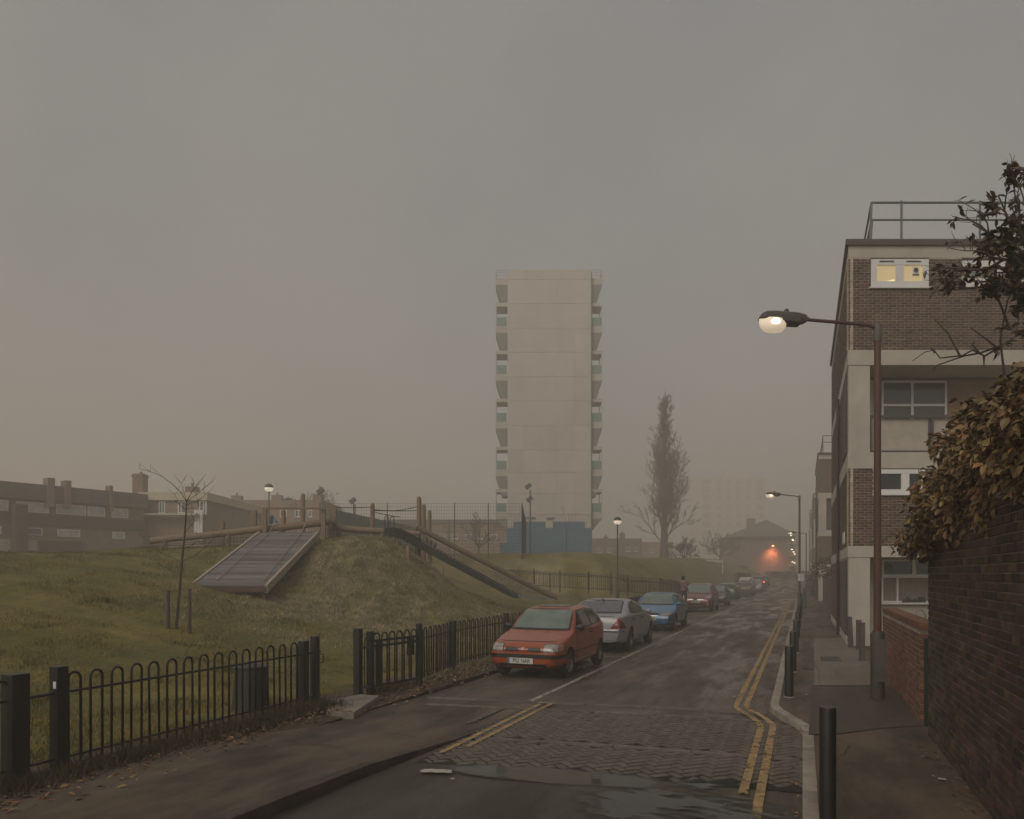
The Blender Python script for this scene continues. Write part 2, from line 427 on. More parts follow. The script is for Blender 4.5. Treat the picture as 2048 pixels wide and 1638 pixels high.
for i in range(-90, 90):
    for j in range(-90, 90):
        k = (i-j) % 4
        if k not in (0, 3): continue
        cx, cy = i*BW, j*BW
        mid = (cx+(BW if k == 0 else BW/2), cy+(BW/2 if k == 0 else BW))
        def rot(p): return (p[0]-p[1])*cr-2, (p[0]+p[1])*cr+8.5
        mv, mu = rot(mid)
        if not (-3.97 < mv < kr(mu)+.05): continue
        t = mu-LT*(mv+4)
        if not (7.02 < t < 10.25) or 8.13 < t < 8.33: continue
        vx, vu = rot((cx, cy)) if k == 0 else rot((cx+BW, cy))
        ang = math.radians(45 if k == 0 else 135)
        z = road_z(mv)+.008-.020*(1-sm(7.0, 7.7, t))+rnd.uniform(-.001, .002)
        m4 = Matrix.Translation((vx, vu, z)) @ Matrix.Rotation(ang, 4, 'Z') @ Matrix.Rotation(rnd.gauss(0, .007), 4, 'X') @ Matrix.Rotation(rnd.gauss(0, .005), 4, 'Y')
        cells.append((mu, m4))
cells.sort(key=lambda c: c[0])
for u, m4 in cells[:300]: link('paver', pme, table, mat4=m4)
rest = MB()
for u, m4 in cells[300:]: rest.add([m4 @ v for v in pm.v], pm.f)
rest.build('block_paving', m_paver, table, kind='stuff')
# flush granite edgings across the road
def edging(u0, v0, v1, mat):
    e = MB(); v = v0
    while v < v1:
        n = min(v+.9, v1)-.01
        z0, z1 = road_z(v)+.008, road_z(n)+.008
        a, c = tb(u0, v), tb(u0, n)
        e.add([(v, a-.055, z0-.05), (n, c-.055, z1-.05), (n, c+.055, z1-.05), (v, a+.055, z0-.05), (v, a-.055, z0+.016), (n, c-.055, z1+.016), (n, c+.055, z1+.016), (v, a+.055, z0+.016)],
              [(4,5,6,7),(0,1,5,4),(1,2,6,5),(2,3,7,6),(3,0,4,7)]); v += .9
        e.build('edging_stone', mat, table); e = MB()
m_edge = M('edging_stone', (.115, .10, .083), .8, var=.3, scale=5, rand=.15)
edging(8.23, -3.9, kr(8.7)-.03, m_edge); edging(10.33, -5.6, -.35, m_edge); edging(10.95, -5.9, -.5, m_edge)

# painted lines
def paintmat(name, col, wear):
    m = M(name, col, .7, var=.25, scale=6, bump=.2, bscale=120)
    t = m.node_tree; L = t.links.new; b = t.nodes['Principled BSDF']
    tc = t.nodes.new('ShaderNodeTexCoord'); n = t.nodes.new('ShaderNodeTexNoise'); n.inputs['Scale'].default_value = 11; n.inputs['Detail'].default_value = 9; n.inputs['Roughness'].default_value = .75
    L(tc.outputs['Object'], n.inputs['Vector'])
    mr = t.nodes.new('ShaderNodeMapRange'); mr.inputs['From Min'].default_value = wear-.05; mr.inputs['From Max'].default_value = wear+.05
    L(n.outputs['Fac'], mr.inputs['Value']); L(mr.outputs[0], b.inputs['Alpha'])
    return m
m_yel = paintmat('worn_yellow_paint', (.32, .215, .095), .435)
m_wht = paintmat('worn_white_paint', (.30, .27, .235), .44)
def line(pts, wd, mat, name, z=.006):
    """stripe along (u, v) points"""
    b = MB()
    for i, (u, v) in enumerate(pts):
        a = pts[max(0, i-1)]; c = pts[min(len(pts)-1, i+1)]
        d = Vector((c[1]-a[1], c[0]-a[0])).normalized(); n = Vector((d.y, -d.x))*wd/2
        on = 6.4 < u-LT*(v+4) < 11.0 and v > -4.05
        for s in (-1, 1):
            q = Vector((v, u))+n*s
            b.v.append(Vector((q.x, q.y, road_z(q.x)+zr(u)+(.031 if on else z))))
    for i in range(len(pts)-1): b.f.append((2*i, 2*i+1, 2*i+3, 2*i+2))
    return uvobj(b.build(name, mat, kind='structure'))
def seq(a, b, s):
    n = max(1, int((b-a)/s)); return [a+(b-a)*i/n for i in range(n+1)]
ul = seq(7.05, 9.4, .12)+seq(9.5, 11.8, .12)+seq(12, 74, 1.5)
line([(u, kr(u-.25)-.52) for u in ul], .085, m_yel, 'yellow_line')
ul = seq(4.5, 9.4, .12)+seq(9.5, 11.8, .12)+seq(12, 74, 1.5)
line([(u, kr(u-.35)-.37) for u in ul], .085, m_yel, 'yellow_line')
line([(u, -3.88) for u in seq(7.35, 10.75, .1)], .07, m_yel, 'yellow_line')
line([(u, -3.72) for u in seq(7.75, 10.85, .1)], .07, m_yel, 'yellow_line')
line([(10.85, v) for v in seq(-3.95, -3.66, .06)], .05, m_yel, 'yellow_line')
line([(u, -4.16) for u in seq(11.1, 56, .8)], .095, m_wht, 'parking_bay_line')
line([(u, -4.32) for u in seq(9.0, 10.2, .2)], .10, paintmat('ghost_line', (.11, .092, .073), .47), 'old_bay_line', z=.026)
for uu in (17.9, 24.7, 33.6, 46.5, 58.): line([(uu, v) for v in seq(-5.9, -4.2, .2)], .09, m_wht, 'bay_end_line')
line([(56, v) for v in seq(-4.2, -3.9, .1)], .3, m_wht, 'bay_end_line')

# puddle lying across the edge of the table, broken by silt
def wet(v, u):
    N = lambda a, c, k: noise.noise(Vector((v*a, u*c, k)))
    a = 1-((v+2.35)/1.3)**2-((u-(6.98+.10*(v+2.35)))/.30)**2+.30*N(2.2, 6, 0)+.12*N(9, 22, 1)
    c = .55-((v+1.15)/1.1)**2-((u-6.35)/.95)**2*.8+.75*N(1.6, 4.5, 2)+.55*N(5, 13, 3)+.2*N(15, 30, 4)
    return max(a, c)
pv_, pf_, pw_, pi_ = [], [], [], {}
du = .03
def pvx(i, j):
    if (i, j) not in pi_:
        v, u = -4.3+i*du, 4.6+j*du; pi_[(i, j)] = len(pv_); pv_.append((v, u, .0365)); pw_.append(min(1, max(0, wet(v, u)))*sm(-.02, -.18, v)*sm(-3.75, -3.45, v)*sm(tb(7.75, v), tb(7.3, v), u))
    return pi_[(i, j)]
for i in range(144):
    for j in range(110):
        if wet(-4.3+(i+.5)*du, 4.6+(j+.5)*du) > -.05 and 4.6+j*du < tb(7.75, -4.3+i*du): pf_.append((pvx(i, j), pvx(i+1, j), pvx(i+1, j+1), pvx(i, j+1)))
m_pud = M('puddle_water', (.026, .023, .018), .03, var=.1, bump=.0, spec=.5)
t = m_pud.node_tree; at = t.nodes.new('ShaderNodeAttribute'); at.attribute_name = 'wetness'
mr = t.nodes.new('ShaderNodeMapRange'); mr.inputs['From Min'].default_value = .0; mr.inputs['From Max'].default_value = .40; mr.inputs['To Max'].default_value = .92; t.links.new(at.outputs['Fac'], mr.inputs['Value']); t.links.new(mr.outputs[0], t.nodes['Principled BSDF'].inputs['Alpha'])
mr = t.nodes.new('ShaderNodeMapRange'); mr.inputs['From Min'].default_value = .1; mr.inputs['From Max'].default_value = .6; mr.inputs['To Min'].default_value = .30; mr.inputs['To Max'].default_value = .02; t.links.new(at.outputs['Fac'], mr.inputs['Value']); t.links.new(mr.outputs[0], t.nodes['Principled BSDF'].inputs['Roughness'])
me = bpy.data.meshes.new('puddle'); me.from_pydata(pv_, [], pf_); a = me.attributes.new('wetness', 'FLOAT', 'POINT'); a.data.foreach_set('value', pw_); me.materials.append(m_pud); me.shade_smooth()
uvobj(link('puddle', me, kind='structure'))
m_vigroad = asphalt('wet_vignetted_asphalt', (.030, .024, .018), (.052, .042, .031), r0=.3, r1=.8)  # roughness gives the wet; the darker colour paints in lens vignette
strip('near_road', m_vigroad, [(u, [-4.4, -3, -2, -1, .1], [.012, .022, .034, .022, .014]) for u in (-8, 2, 4, 6, 6.6, 6.95)])
# footway repairs
def psheet(name, mat, pts, z=.121):
    b = MB(); b.add([(v, u, z+zr(u)) for u, v in pts], [tuple(range(len(pts)))])
    o = b.build(name, mat, kind='structure')
    n = o.data.polygons[0].normal
    if n.z < 0: o.data.flip_normals()
    return uvobj(o)
def pxuv(px, py, z=.11):
    g = G(px, py, z); return toUV(g.x, g.y)
psheet('asphalt_patch', m_patch, [pxuv(1622, 1373), pxuv(1740, 1373), pxuv(1800, 1400), pxuv(1843, 1452), pxuv(1760, 1458), pxuv(1660, 1471), pxuv(1617, 1470), pxuv(1622, 1420)])
psheet('concrete_paving', m_slab, [pxuv(1628, 1277), pxuv(1690, 1276), pxuv(1745, 1330), pxuv(1742, 1372), pxuv(1628, 1372)], .122)
psheet('asphalt_trench', m_patch, [pxuv(1604, 1284), pxuv(1619, 1284), pxuv(1626, 1340), pxuv(1607, 1338)], .123)
m_iron = M('cast_iron_cover', (.05, .046, .042), .6, var=.3, scale=20)
cov = thing('manhole_cover', 'small square iron cover set in the pale footway beside the white building corner', 'manhole cover', G(1660, 1318, .122))
cb = MB()
cq = [G(1641, 1314, .125), G(1677, 1314, .125), G(1682, 1322, .125), G(1643, 1322, .125)]
cb.add([Vector((p.x, p.y, .126)) for p in cq], [(0, 1, 2, 3)]); cb.build('lid', m_iron, cov, world=True)
for a, c in zip(cq, cq[1:]+cq[:1]):
    fb = MB(); fb.tube([Vector((a.x, a.y, .126)), Vector((c.x, c.y, .126))], .012, 5); fb.build('frame_edge', m_iron, cov, world=True)

# verge between park railings and kerb, with earth and leaf litter
m_soil = M('verge_soil', (.050, .034, .022), .95, col2=(.10, .066, .038), scale=7, bump=1., bscale=25)
strip('verge', m_soil, [(u, [-7.6, -7.2, -6.8, -6.45, -6.15], [.06, (.12 if not 8.6 < u < 10.6 else .05)+(.05 if not 8.6 < u < 10.6 else .0)*noise.noise(Vector((u*.7, 0, 0))), (.11 if not 8.6 < u < 10.6 else .045)+(.06 if not 8.6 < u < 10.6 else .01)*noise.noise(Vector((u*.9, 5, 0))), .09 if not 8.6 < u < 10.6 else .04, .04]) for u in [-3+.3*i for i in range(46)]+[11+1.*i for i in range(64)]])
m_leaf = M('fallen_leaf', (.10, .052, .024), .85, col2=(.22, .13, .06), scale=9, bump=0, rand=.5)
def litter(name, n, sampler, s0, s1):
    rs = random.Random(3); b = MB()
    for _ in range(n):
        v, u, z = sampler(rs); s = rs.uniform(s0, s1); a = rs.uniform(0, 6.28)
        c = UV(u, v, z); ex = Vector((math.cos(a), math.sin(a), rs.uniform(-.4, .4)))*s; ey = Vector((-math.sin(a), math.cos(a), rs.uniform(-.4, .4)))*s*.6
        b.add([c-ex, c-ey*.7+Vector((0, 0, s*.25)), c+ex, c+ey+Vector((0, 0, s*.2))], [(0, 1, 2), (0, 2, 3)])
    return b.build(name, m_leaf, kind='stuff')
def lit1(rs):
    u = 3.5+rs.random()**1.3*26; v = -6.35+rs.gauss(0, .28)
    if u < 10.5: v -= .15
    if 8.8 < u < 10.6: return v, u, .065
    return v, u, .12+rs.uniform(0, .03)
litter('leaf_litter', 2600, lit1, .02, .055)
def lit2(rs):
    if rs.random() < .45:
        u = rs.uniform(5, 9.5); return 1.35+rs.gauss(0, .10), u, .13
    u = 4+rs.random()**1.5*30
    return kr(u)-rs.random()**2*.5-.03, u, .035
litter('leaf_debris', 330, lit2, .012, .035)
def samp3(rs):
    u = 3.4+rs.random()*8; v = -6.72+rs.gauss(0, .16)
    if 9.2 < u < 10.4: return None
    p = UV(u, v); return p.x, p.y, .10, 1.0 if u < 9.3 else .6
blades('verge_grass', 9000, m_rank, samp3, .05, .22, .006, 1.1)
def samp4(rs):
    u = 11.5+rs.random()*14; v = -6.8+rs.gauss(0, .2)
    p = UV(u, v); return p.x, p.y, .10, 1.0
blades('verge_straw', 3500, m_straw, samp4, .05, .2, .006, 1.2)

# concrete threshold slab at the gate gap
sl_ = thing('threshold_slab', 'low concrete slab step in the gap of the black railings', 'slab', UV(9.7, -6.35, 0))
b = MB(); q = [G(642, 1403, .12), G(720, 1388, .12), G(758, 1391, .12), G(708, 1424, .12), G(655, 1424, .12)]
b.prism([(p.x, p.y) for p in q], -.02, .12); b.build('slab', m_conc, sl_, world=True, smooth=30, bevel=.012)
# scraps of litter
def scrap(label, px, py, z, sx, sy, name='paper_scrap', col=m_upvc):
    g = G(px, py, z); t = thing(name, label, 'litter', (g.x, g.y, z), rnd.uniform(0, 6))
    b = MB(); n = 7
    for j in range(n):
        for i in range(n):
            x, y = (i/(n-1)-.5)*sx, (j/(n-1)-.5)*sy
            e = 1+.35*noise.noise(Vector((x*30, y*30, px)))
            b.v.append(Vector((x*e, y*e, .004+.014*abs(noise.noise(Vector((x*12, y*12, py)))))))
    for j in range(n-1):
        for i in range(n-1): b.f.append((j*n+i, j*n+i+1, (j+1)*n+i+1, (j+1)*n+i))
    b.build('scrap', col, t, smooth=60)
m_litter = M('dirty_paper', (.36, .33, .29), .8, var=.2, scale=8)
scrap('crumpled white paper lying at the left end of the puddle', 873, 1543, .04, .30, .13, col=m_litter)
scrap('tiny white scrap just in front of the crumpled paper by the puddle', 905, 1558, .04, .05, .04, col=m_litter)
scrap('small pale wrapper on the footway by the second bollard', 1613, 1390, .12, .10, .05, col=m_litter)
scrap('small pale paper on the carriageway just short of the yellow lines bend', 1468, 1394, .03, .10, .05, col=m_litter)
scrap('white scrap at the foot of the dark brick wall', 1884, 1559, .13, .07, .05, col=m_litter)

# cracks in the footways
m_crack = M('crack', (.012, .009, .007), .95, var=0, bump=0)
def crack(pts, wd=.012, z=.124):
    b = MB(); rs = random.Random(int(pts[0][0])); q = []
    for (a, c), (d, e) in zip(pts, pts[1:]):
        for i in range(5): q.append((a+(d-a)*i/5+rs.uniform(-2.5, 2.5), c+(e-c)*i/5+rs.uniform(-1.2, 1.2)))
    q.append(pts[-1]); g = [G(x_, y_, z) for x_, y_ in q]
    for i, p in enumerate(g):
        d = (g[min(i+1, len(g)-1)]-g[max(0, i-1)]); n = Vector((d.y, -d.x, 0)); n = n.normalized() if n.length else Vector((1, 0, 0)); w_ = wd*rs.uniform(.2, 1)*(.3 if i in (0, len(g)-1) else 1)
        b.v += [Vector((p.x, p.y, z))+n*w_/2, Vector((p.x, p.y, z))-n*w_/2]
    for i in range(len(g)-1): b.f.append((2*i, 2*i+1, 2*i+3, 2*i+2))
    o = b.build('pavement_crack', m_crack, kind='structure')
    if o.data.polygons[0].normal.z < 0: o.data.flip_normals()
for c in ([(1672, 1478), (1700, 1490), (1686, 1508), (1672, 1514)], [(1672, 1528), (1705, 1526), (1733, 1526)], [(1718, 1515), (1738, 1511)], [(1640, 1372), (1636, 1345), (1630, 1320)], [(1672, 1340), (1676, 1352)], [(1760, 1330), (1700, 1337), (1650, 1338)]): crack(c)
for c in ([(720, 1462), (768, 1465), (800, 1470), (850, 1478)], [(560, 1480), (640, 1490), (700, 1500)], [(880, 1430), (905, 1427)], [(960, 1453), (980, 1452)]): crack(c, .016, .06 if c[0][1] < 1455 else .125)
# ------------------------------------------------------------------ brick walling
def brick_wall(parent, O, ax, W, H, openings, mats, nparts=300, bl=.215, bh=.065, jt=.010, proud=.008, depth=.10, sort='near', core=True):
    """mortar core plus bricks proud of it; O lower start corner, ax unit vector along the wall; the outside is on the right of ax... (ax x up)"""
    O = Vector(O); ax = Vector(ax).normalized(); up = Vector((0, 0, 1)); nr = ax.cross(up).normalized()
    mb, mm = mats
    if core:
        xs_ = sorted({0, W}|{o[0] for o in openings}|{o[1] for o in openings}); zs_ = sorted({0, H}|{o[2] for o in openings}|{o[3] for o in openings})
        c = MB()
        for i in range(len(xs_)-1):
            for j in range(len(zs_)-1):
                mx, mz = (xs_[i]+xs_[i+1])/2, (zs_[j]+zs_[j+1])/2
                if any(o[0] < mx < o[1] and o[2] < mz < o[3] for o in openings): continue
                c.obox(O+ax*xs_[i]+up*zs_[j]-nr*depth, ax*(xs_[i+1]-xs_[i]), nr*depth, up*(zs_[j+1]-zs_[j]))
        c.build('mortar_bed', mm, parent, world=True)
    full = []; rest = MB(); r = 0; z = jt/2
    def brick(mbx, a, b2, z0, o3=None):
        p = proud+rnd.uniform(-.003, .003); tw = rnd.uniform(-.0015, .0015)
        base = O+ax*a+up*z0
        e = .004
        L_ = b2-a
        mbx.add([base, base+ax*L_, base+ax*L_+up*bh, base+up*bh,
                 base+ax*e+up*e+nr*(p+tw), base+ax*(L_-e)+up*e+nr*(p-tw), base+ax*(L_-e)+up*(bh-e)+nr*(p-tw), base+ax*e+up*(bh-e)+nr*(p+tw)],
                [(4,5,6,7),(0,1,5,4),(1,2,6,5),(2,3,7,6),(3,0,4,7)])
    while z+bh <= H+.001:
        segs = [(0., W)]
        for o in openings:
            if o[2] < z+bh and o[3] > z:
                ns = []
                for a, b2 in segs:
                    if o[0] >= b2 or o[1] <= a: ns.append((a, b2)); continue
                    if o[0] > a: ns.append((a, o[0]))
                    if o[1] < b2: ns.append((o[1], b2))
                segs = ns
        off = (r % 2)*(bl+jt)/2
        k0 = -1
        while k0*(bl+jt)-off < W:
            a0 = k0*(bl+jt)+off; k0 += 1; b0 = a0+bl
            for sa, sb in segs:
                a, b2 = max(a0, sa), min(b0, sb)
                if b2-a < .03: continue
                if b2-a > bl-.001: full.append((a, z))
                else: brick(rest, a, b2, z)
        z += bh+jt; r += 1
    def dist(q): return (O+ax*q[0]+up*q[1]-Vector((0, 0, EYE))).length
    full.sort(key=dist)
    # a few brick shapes shared by the single bricks
    sh = []
    for i in range(4):
        b = MB(); p = proud+(-.003, .0, .002, .004)[i]; e = .004
        b.add([(0, 0, 0), (bl, 0, 0), (bl, 0, bh), (0, 0, bh), (e, p, e), (bl-e, p, e), (bl-e, p, bh-e), (e, p, bh-e)], [(4,5,6,7)[::1],(0,1,5,4),(1,2,6,5),(2,3,7,6),(3,0,4,7)])
        me = b.mesh('brick'); me.materials.append(mb); sh.append(me)
    fr = Matrix((-ax, nr, up)).transposed().to_4x4()
    inv = WM[parent.name].inverted()
    for a, z0 in full[:nparts]:
        m4 = inv @ (Matrix.Translation(O+ax*(a+bl)+up*z0) @ fr)
        link('brick', rnd.choice(sh), parent, mat4=m4)
    for a, z0 in full[nparts:]: brick(rest, a, a+bl, z0)
    if rest.v: rest.build('brickwork', mb, parent, world=True, kind='stuff')

def window(parent, X0, X1, Z0, Z1, Y, cols, mats, fw=.07, bar=.06, rows=None, sill=True, dep=.08, panes=None):
    """frontal window in the plane Y (facing -Y): frame with mullions, panes behind, sill below"""
    fm, gm = mats; f = MB()
    f.box(X0, Y-dep/2, Z0, X0+fw, Y+dep/2, Z1); f.box(X1-fw, Y-dep/2, Z0, X1, Y+dep/2, Z1)
    f.box(X0+fw, Y-dep/2, Z0, X1-fw, Y+dep/2, Z0+fw); f.box(X0+fw, Y-dep/2, Z1-fw, X1-fw, Y+dep/2, Z1)
    xs_ = [X0+fw]+[X0+(X1-X0)*c for c in cols]+[X1-fw]
    for c in xs_[1:-1]: f.box(c-bar/2, Y-dep/2+.005, Z0+fw, c+bar/2, Y+dep/2, Z1-fw)
    zs_ = [Z0+fw]+[Z0+(Z1-Z0)*c for c in (rows or [])]+[Z1-fw]
    for c in zs_[1:-1]:
        for i in range(len(xs_)-1): f.box(xs_[i]+(bar/2 if i else 0), Y-dep/2+.008, c-bar/2, xs_[i+1]-(bar/2 if i < len(xs_)-2 else 0), Y+dep/2, c+bar/2)
    w_ = f.build('window', fm, parent, world=True)
    k = 0
    for i in range(len(xs_)-1):
        for j in range(len(zs_)-1):
            p = MB(); p.box(xs_[i], Y, zs_[j], xs_[i+1], Y+.015, zs_[j+1])
            p.build('pane', (panes[k % len(panes)] if panes else gm), w_, world=True); k += 1
    if sill:
        p = MB(); p.box(X0-.05, Y-dep/2-.06, Z0-.05, X1+.05, Y+dep/2, Z0-.003); p.build('sill', fm, w_, world=True)
    return w_
def pr(px0, py0, px1, py1, Y):
    a, b = P(px0, py1, Y), P(px1, py0, Y); return a.x, b.x, a.z, b.z

# ------------------------------------------------------------------ tower block beyond the park
m_panel = M('tower_panel', (.42, .39, .36), .85, col2=(.48, .445, .41), scale=.5, bump=.05, rand=.05)
m_tcore = M('tower_concrete', (.44, .41, .38), .9, var=.12, scale=.4)
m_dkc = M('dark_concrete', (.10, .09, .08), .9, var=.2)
m_blue = M('blue_mural_paint', (.008, .10, .17), .75, var=.25, scale=.8, bump=.1)
m_sof = M('grey_green_soffit', (.17, .175, .155), .9, var=.2)  # greyer, greener and darker than the tower panels
m_gpanel = M('green_balcony_glass', (.15, .24, .22), .25, var=.1, bump=0)
TY = 80.
x0, x1, z0, z1 = pr(1015, 540, 1181.5, 1029, TY)
tw = thing('tower_block', 'tall pale slab tower block with blue painted base and balconies on both edges', 'tower block', ((x0+x1)/2, TY, 3))
b = MB(); b.box(x0+.03, TY-.05, 2.5, x1-.03, TY+22, z1); b.build('wall', m_tcore, tw, world=True)
ry = [540, 560, 608, 657, 705, 754, 802, 851, 900, 945, 987, 1029]
for j in range(len(ry)-1):
    for i in range(5):
        xa, xb = x0+(x1-x0)*i/5, x0+(x1-x0)*(i+1)/5
        zb, za = P(0, ry[j], TY).z, P(0, ry[j+1], TY).z
        p = MB(); d = rnd.uniform(-.008, .008); p.box(xa+.006, TY-.1+d, za+.012, xb-.006, TY+.06, zb-.012); p.build('panel', m_panel, tw, world=True)
def tp(pa, qa, pb, qb, y0, y1): a = pr(pa, qa, pb, qb, TY); return (a[0], y0, a[2], a[1], y1, a[3])
p = MB(); p.box(*tp(1015, 1030.5, 1181.5, 1120, TY-.08, TY-.052)); p.build('base_wall', m_white, tw, world=True)
p = MB(); p.box(*tp(1013.5, 1056, 1182, 1160, TY-.16, TY-.081)); p.build('blue_base', m_blue, tw, world=True)
for a, c in ((1027, 1090.5), (1106, 1169)):
    p = MB(); p.box(*tp(a, 1043.5, c, 1055.9, TY-.16, TY-.081)); p.build('blue_crenel', m_blue, tw, world=True)
p = MB(); p.box(*tp(1000, 1086, 1013.4, 1160, TY+.5, TY+3)); p.build('annexe', m_blue, tw, world=True)
for a, c, q in ((1047, 1071, 1036), (1094, 1109, 1037)):
    p = MB(); p.box(*tp(a, q-2, c, q+2, TY-.2, TY-.081)); p.build('sign_bracket', m_rail, tw, world=True)
p = MB(); p.tube([P(1183, 545, TY-.05), P(1183, 1090, TY-.05)], .07, 6); p.build('downpipe', m_rail, tw, world=True)
for side in (-1, 1):
    xe = x0 if side < 0 else x1
    for k in range(6):
        ys_ = 555+96*k if k else 555
        if k == 5: ys_ = 1024
        zt, zb = P(0, ys_-.5, TY).z, P(0, ys_+13, TY).z
        wd = 1.33; ya, yb = TY+.25, TY+2.6
        X = lambda d: xe+side*d
        pp = MB()
        def pb(d0, d1, za, zc, yA=ya, yB=yb): pp.box(min(X(d0), X(d1)), yA, za, max(X(d0), X(d1)), yB, zc)
        pb(.0, wd, zb, zt)
        bal = pp.build('balcony', m_white, tw, world=True)
        pp = MB()                                       # tapering soffit under the tray
        zz = P(0, ys_+13+(40 if k < 5 else 27), TY).z; dn = .62 if k < 5 else .05
        q = [(X(0), zb), (X(wd), zb), (X(dn), zz), (X(0), zz)]
        vs = [(a, ya+.02, c) for a, c in q]+[(a, yb, c) for a, c in q]
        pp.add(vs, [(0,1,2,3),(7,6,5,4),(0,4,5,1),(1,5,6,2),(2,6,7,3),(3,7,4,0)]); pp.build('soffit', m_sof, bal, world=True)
        zr1 = P(0, ys_-18, TY).z
        if k:
            pp = MB(); pb(wd-.05, wd-.02, zt, zr1); pp.box(min(X(.1), X(wd-.05)), ya, zt, max(X(.1), X(wd-.05)), ya+.03, zr1); pp.build('glass_screen', m_gpanel, bal, world=True)
            zc = P(0, ys_-40, TY).z
            for yy in (ya, yb-.1):
                pp = MB(); pp.box(min(X(wd-.1), X(wd-.02)), yy-.03, zt, max(X(wd-.1), X(wd-.02)), yy+.05, zc); pp.build('balcony_post', m_white, bal, world=True)
            pp = MB(); pb(0, wd, zc, zc+.38); pp.build('canopy_slab', m_white, bal, world=True)
        pp = MB()
        for q in (.30, .62, .92): pp.tube([(X(.05), ya+.05, zt+q*1.0), (X(wd-.03), ya+.05, zt+q*1.0), (X(wd-.03), yb, zt+q*1.0)], .025, 4)
        pp.build('railing', m_rail, bal, world=True)

# ------------------------------------------------------------------ flats along the right of the street
m_lit = M('lit_frosted_pane', (.5, .42, .25), .3, var=.02, bump=0, emit=((1, .76, .38), .27))
m_lit2 = M('warm_lamp_glow', (.6, .4, .2), .3, var=.02, bump=0, emit=((1, .8, .36), .8))
m_sky = M('painted_sky_reflection', (.16, .17, .18), .12, var=.05, bump=0, spec=.9)  # the sky's reflection is painted into the base colour as pale grey
m_curt = M('net_curtain', (.20, .17, .14), .95, var=.3, scale=3, stretch=(9, 9, .4))
m_dullpane = M('dim_pane', (.07, .066, .06), .12, var=.1, bump=0, spec=.8)
m_orange = M('ochre_door_panel', (.23, .14, .075), .8, var=.15)
m_cap = M('roof_edge_strip', (.065, .058, .050), .7, var=.2)
m_soffit = M('soffit_paint', (.38, .34, .29), .85, var=.1)  # off-white, a little darker than the white render
bricktex = {}
def far_brick():
    m = M('distant_brick', (.12, .078, .054), .9, var=.25, scale=2, bump=.1); return m
LV = dict(top=11.47, cap=11.33, fas=10.98, b1=8.39, r1=7.97, r0=5.53, b2=5.08, b3=2.91, g1=2.60)
FB = 12.4
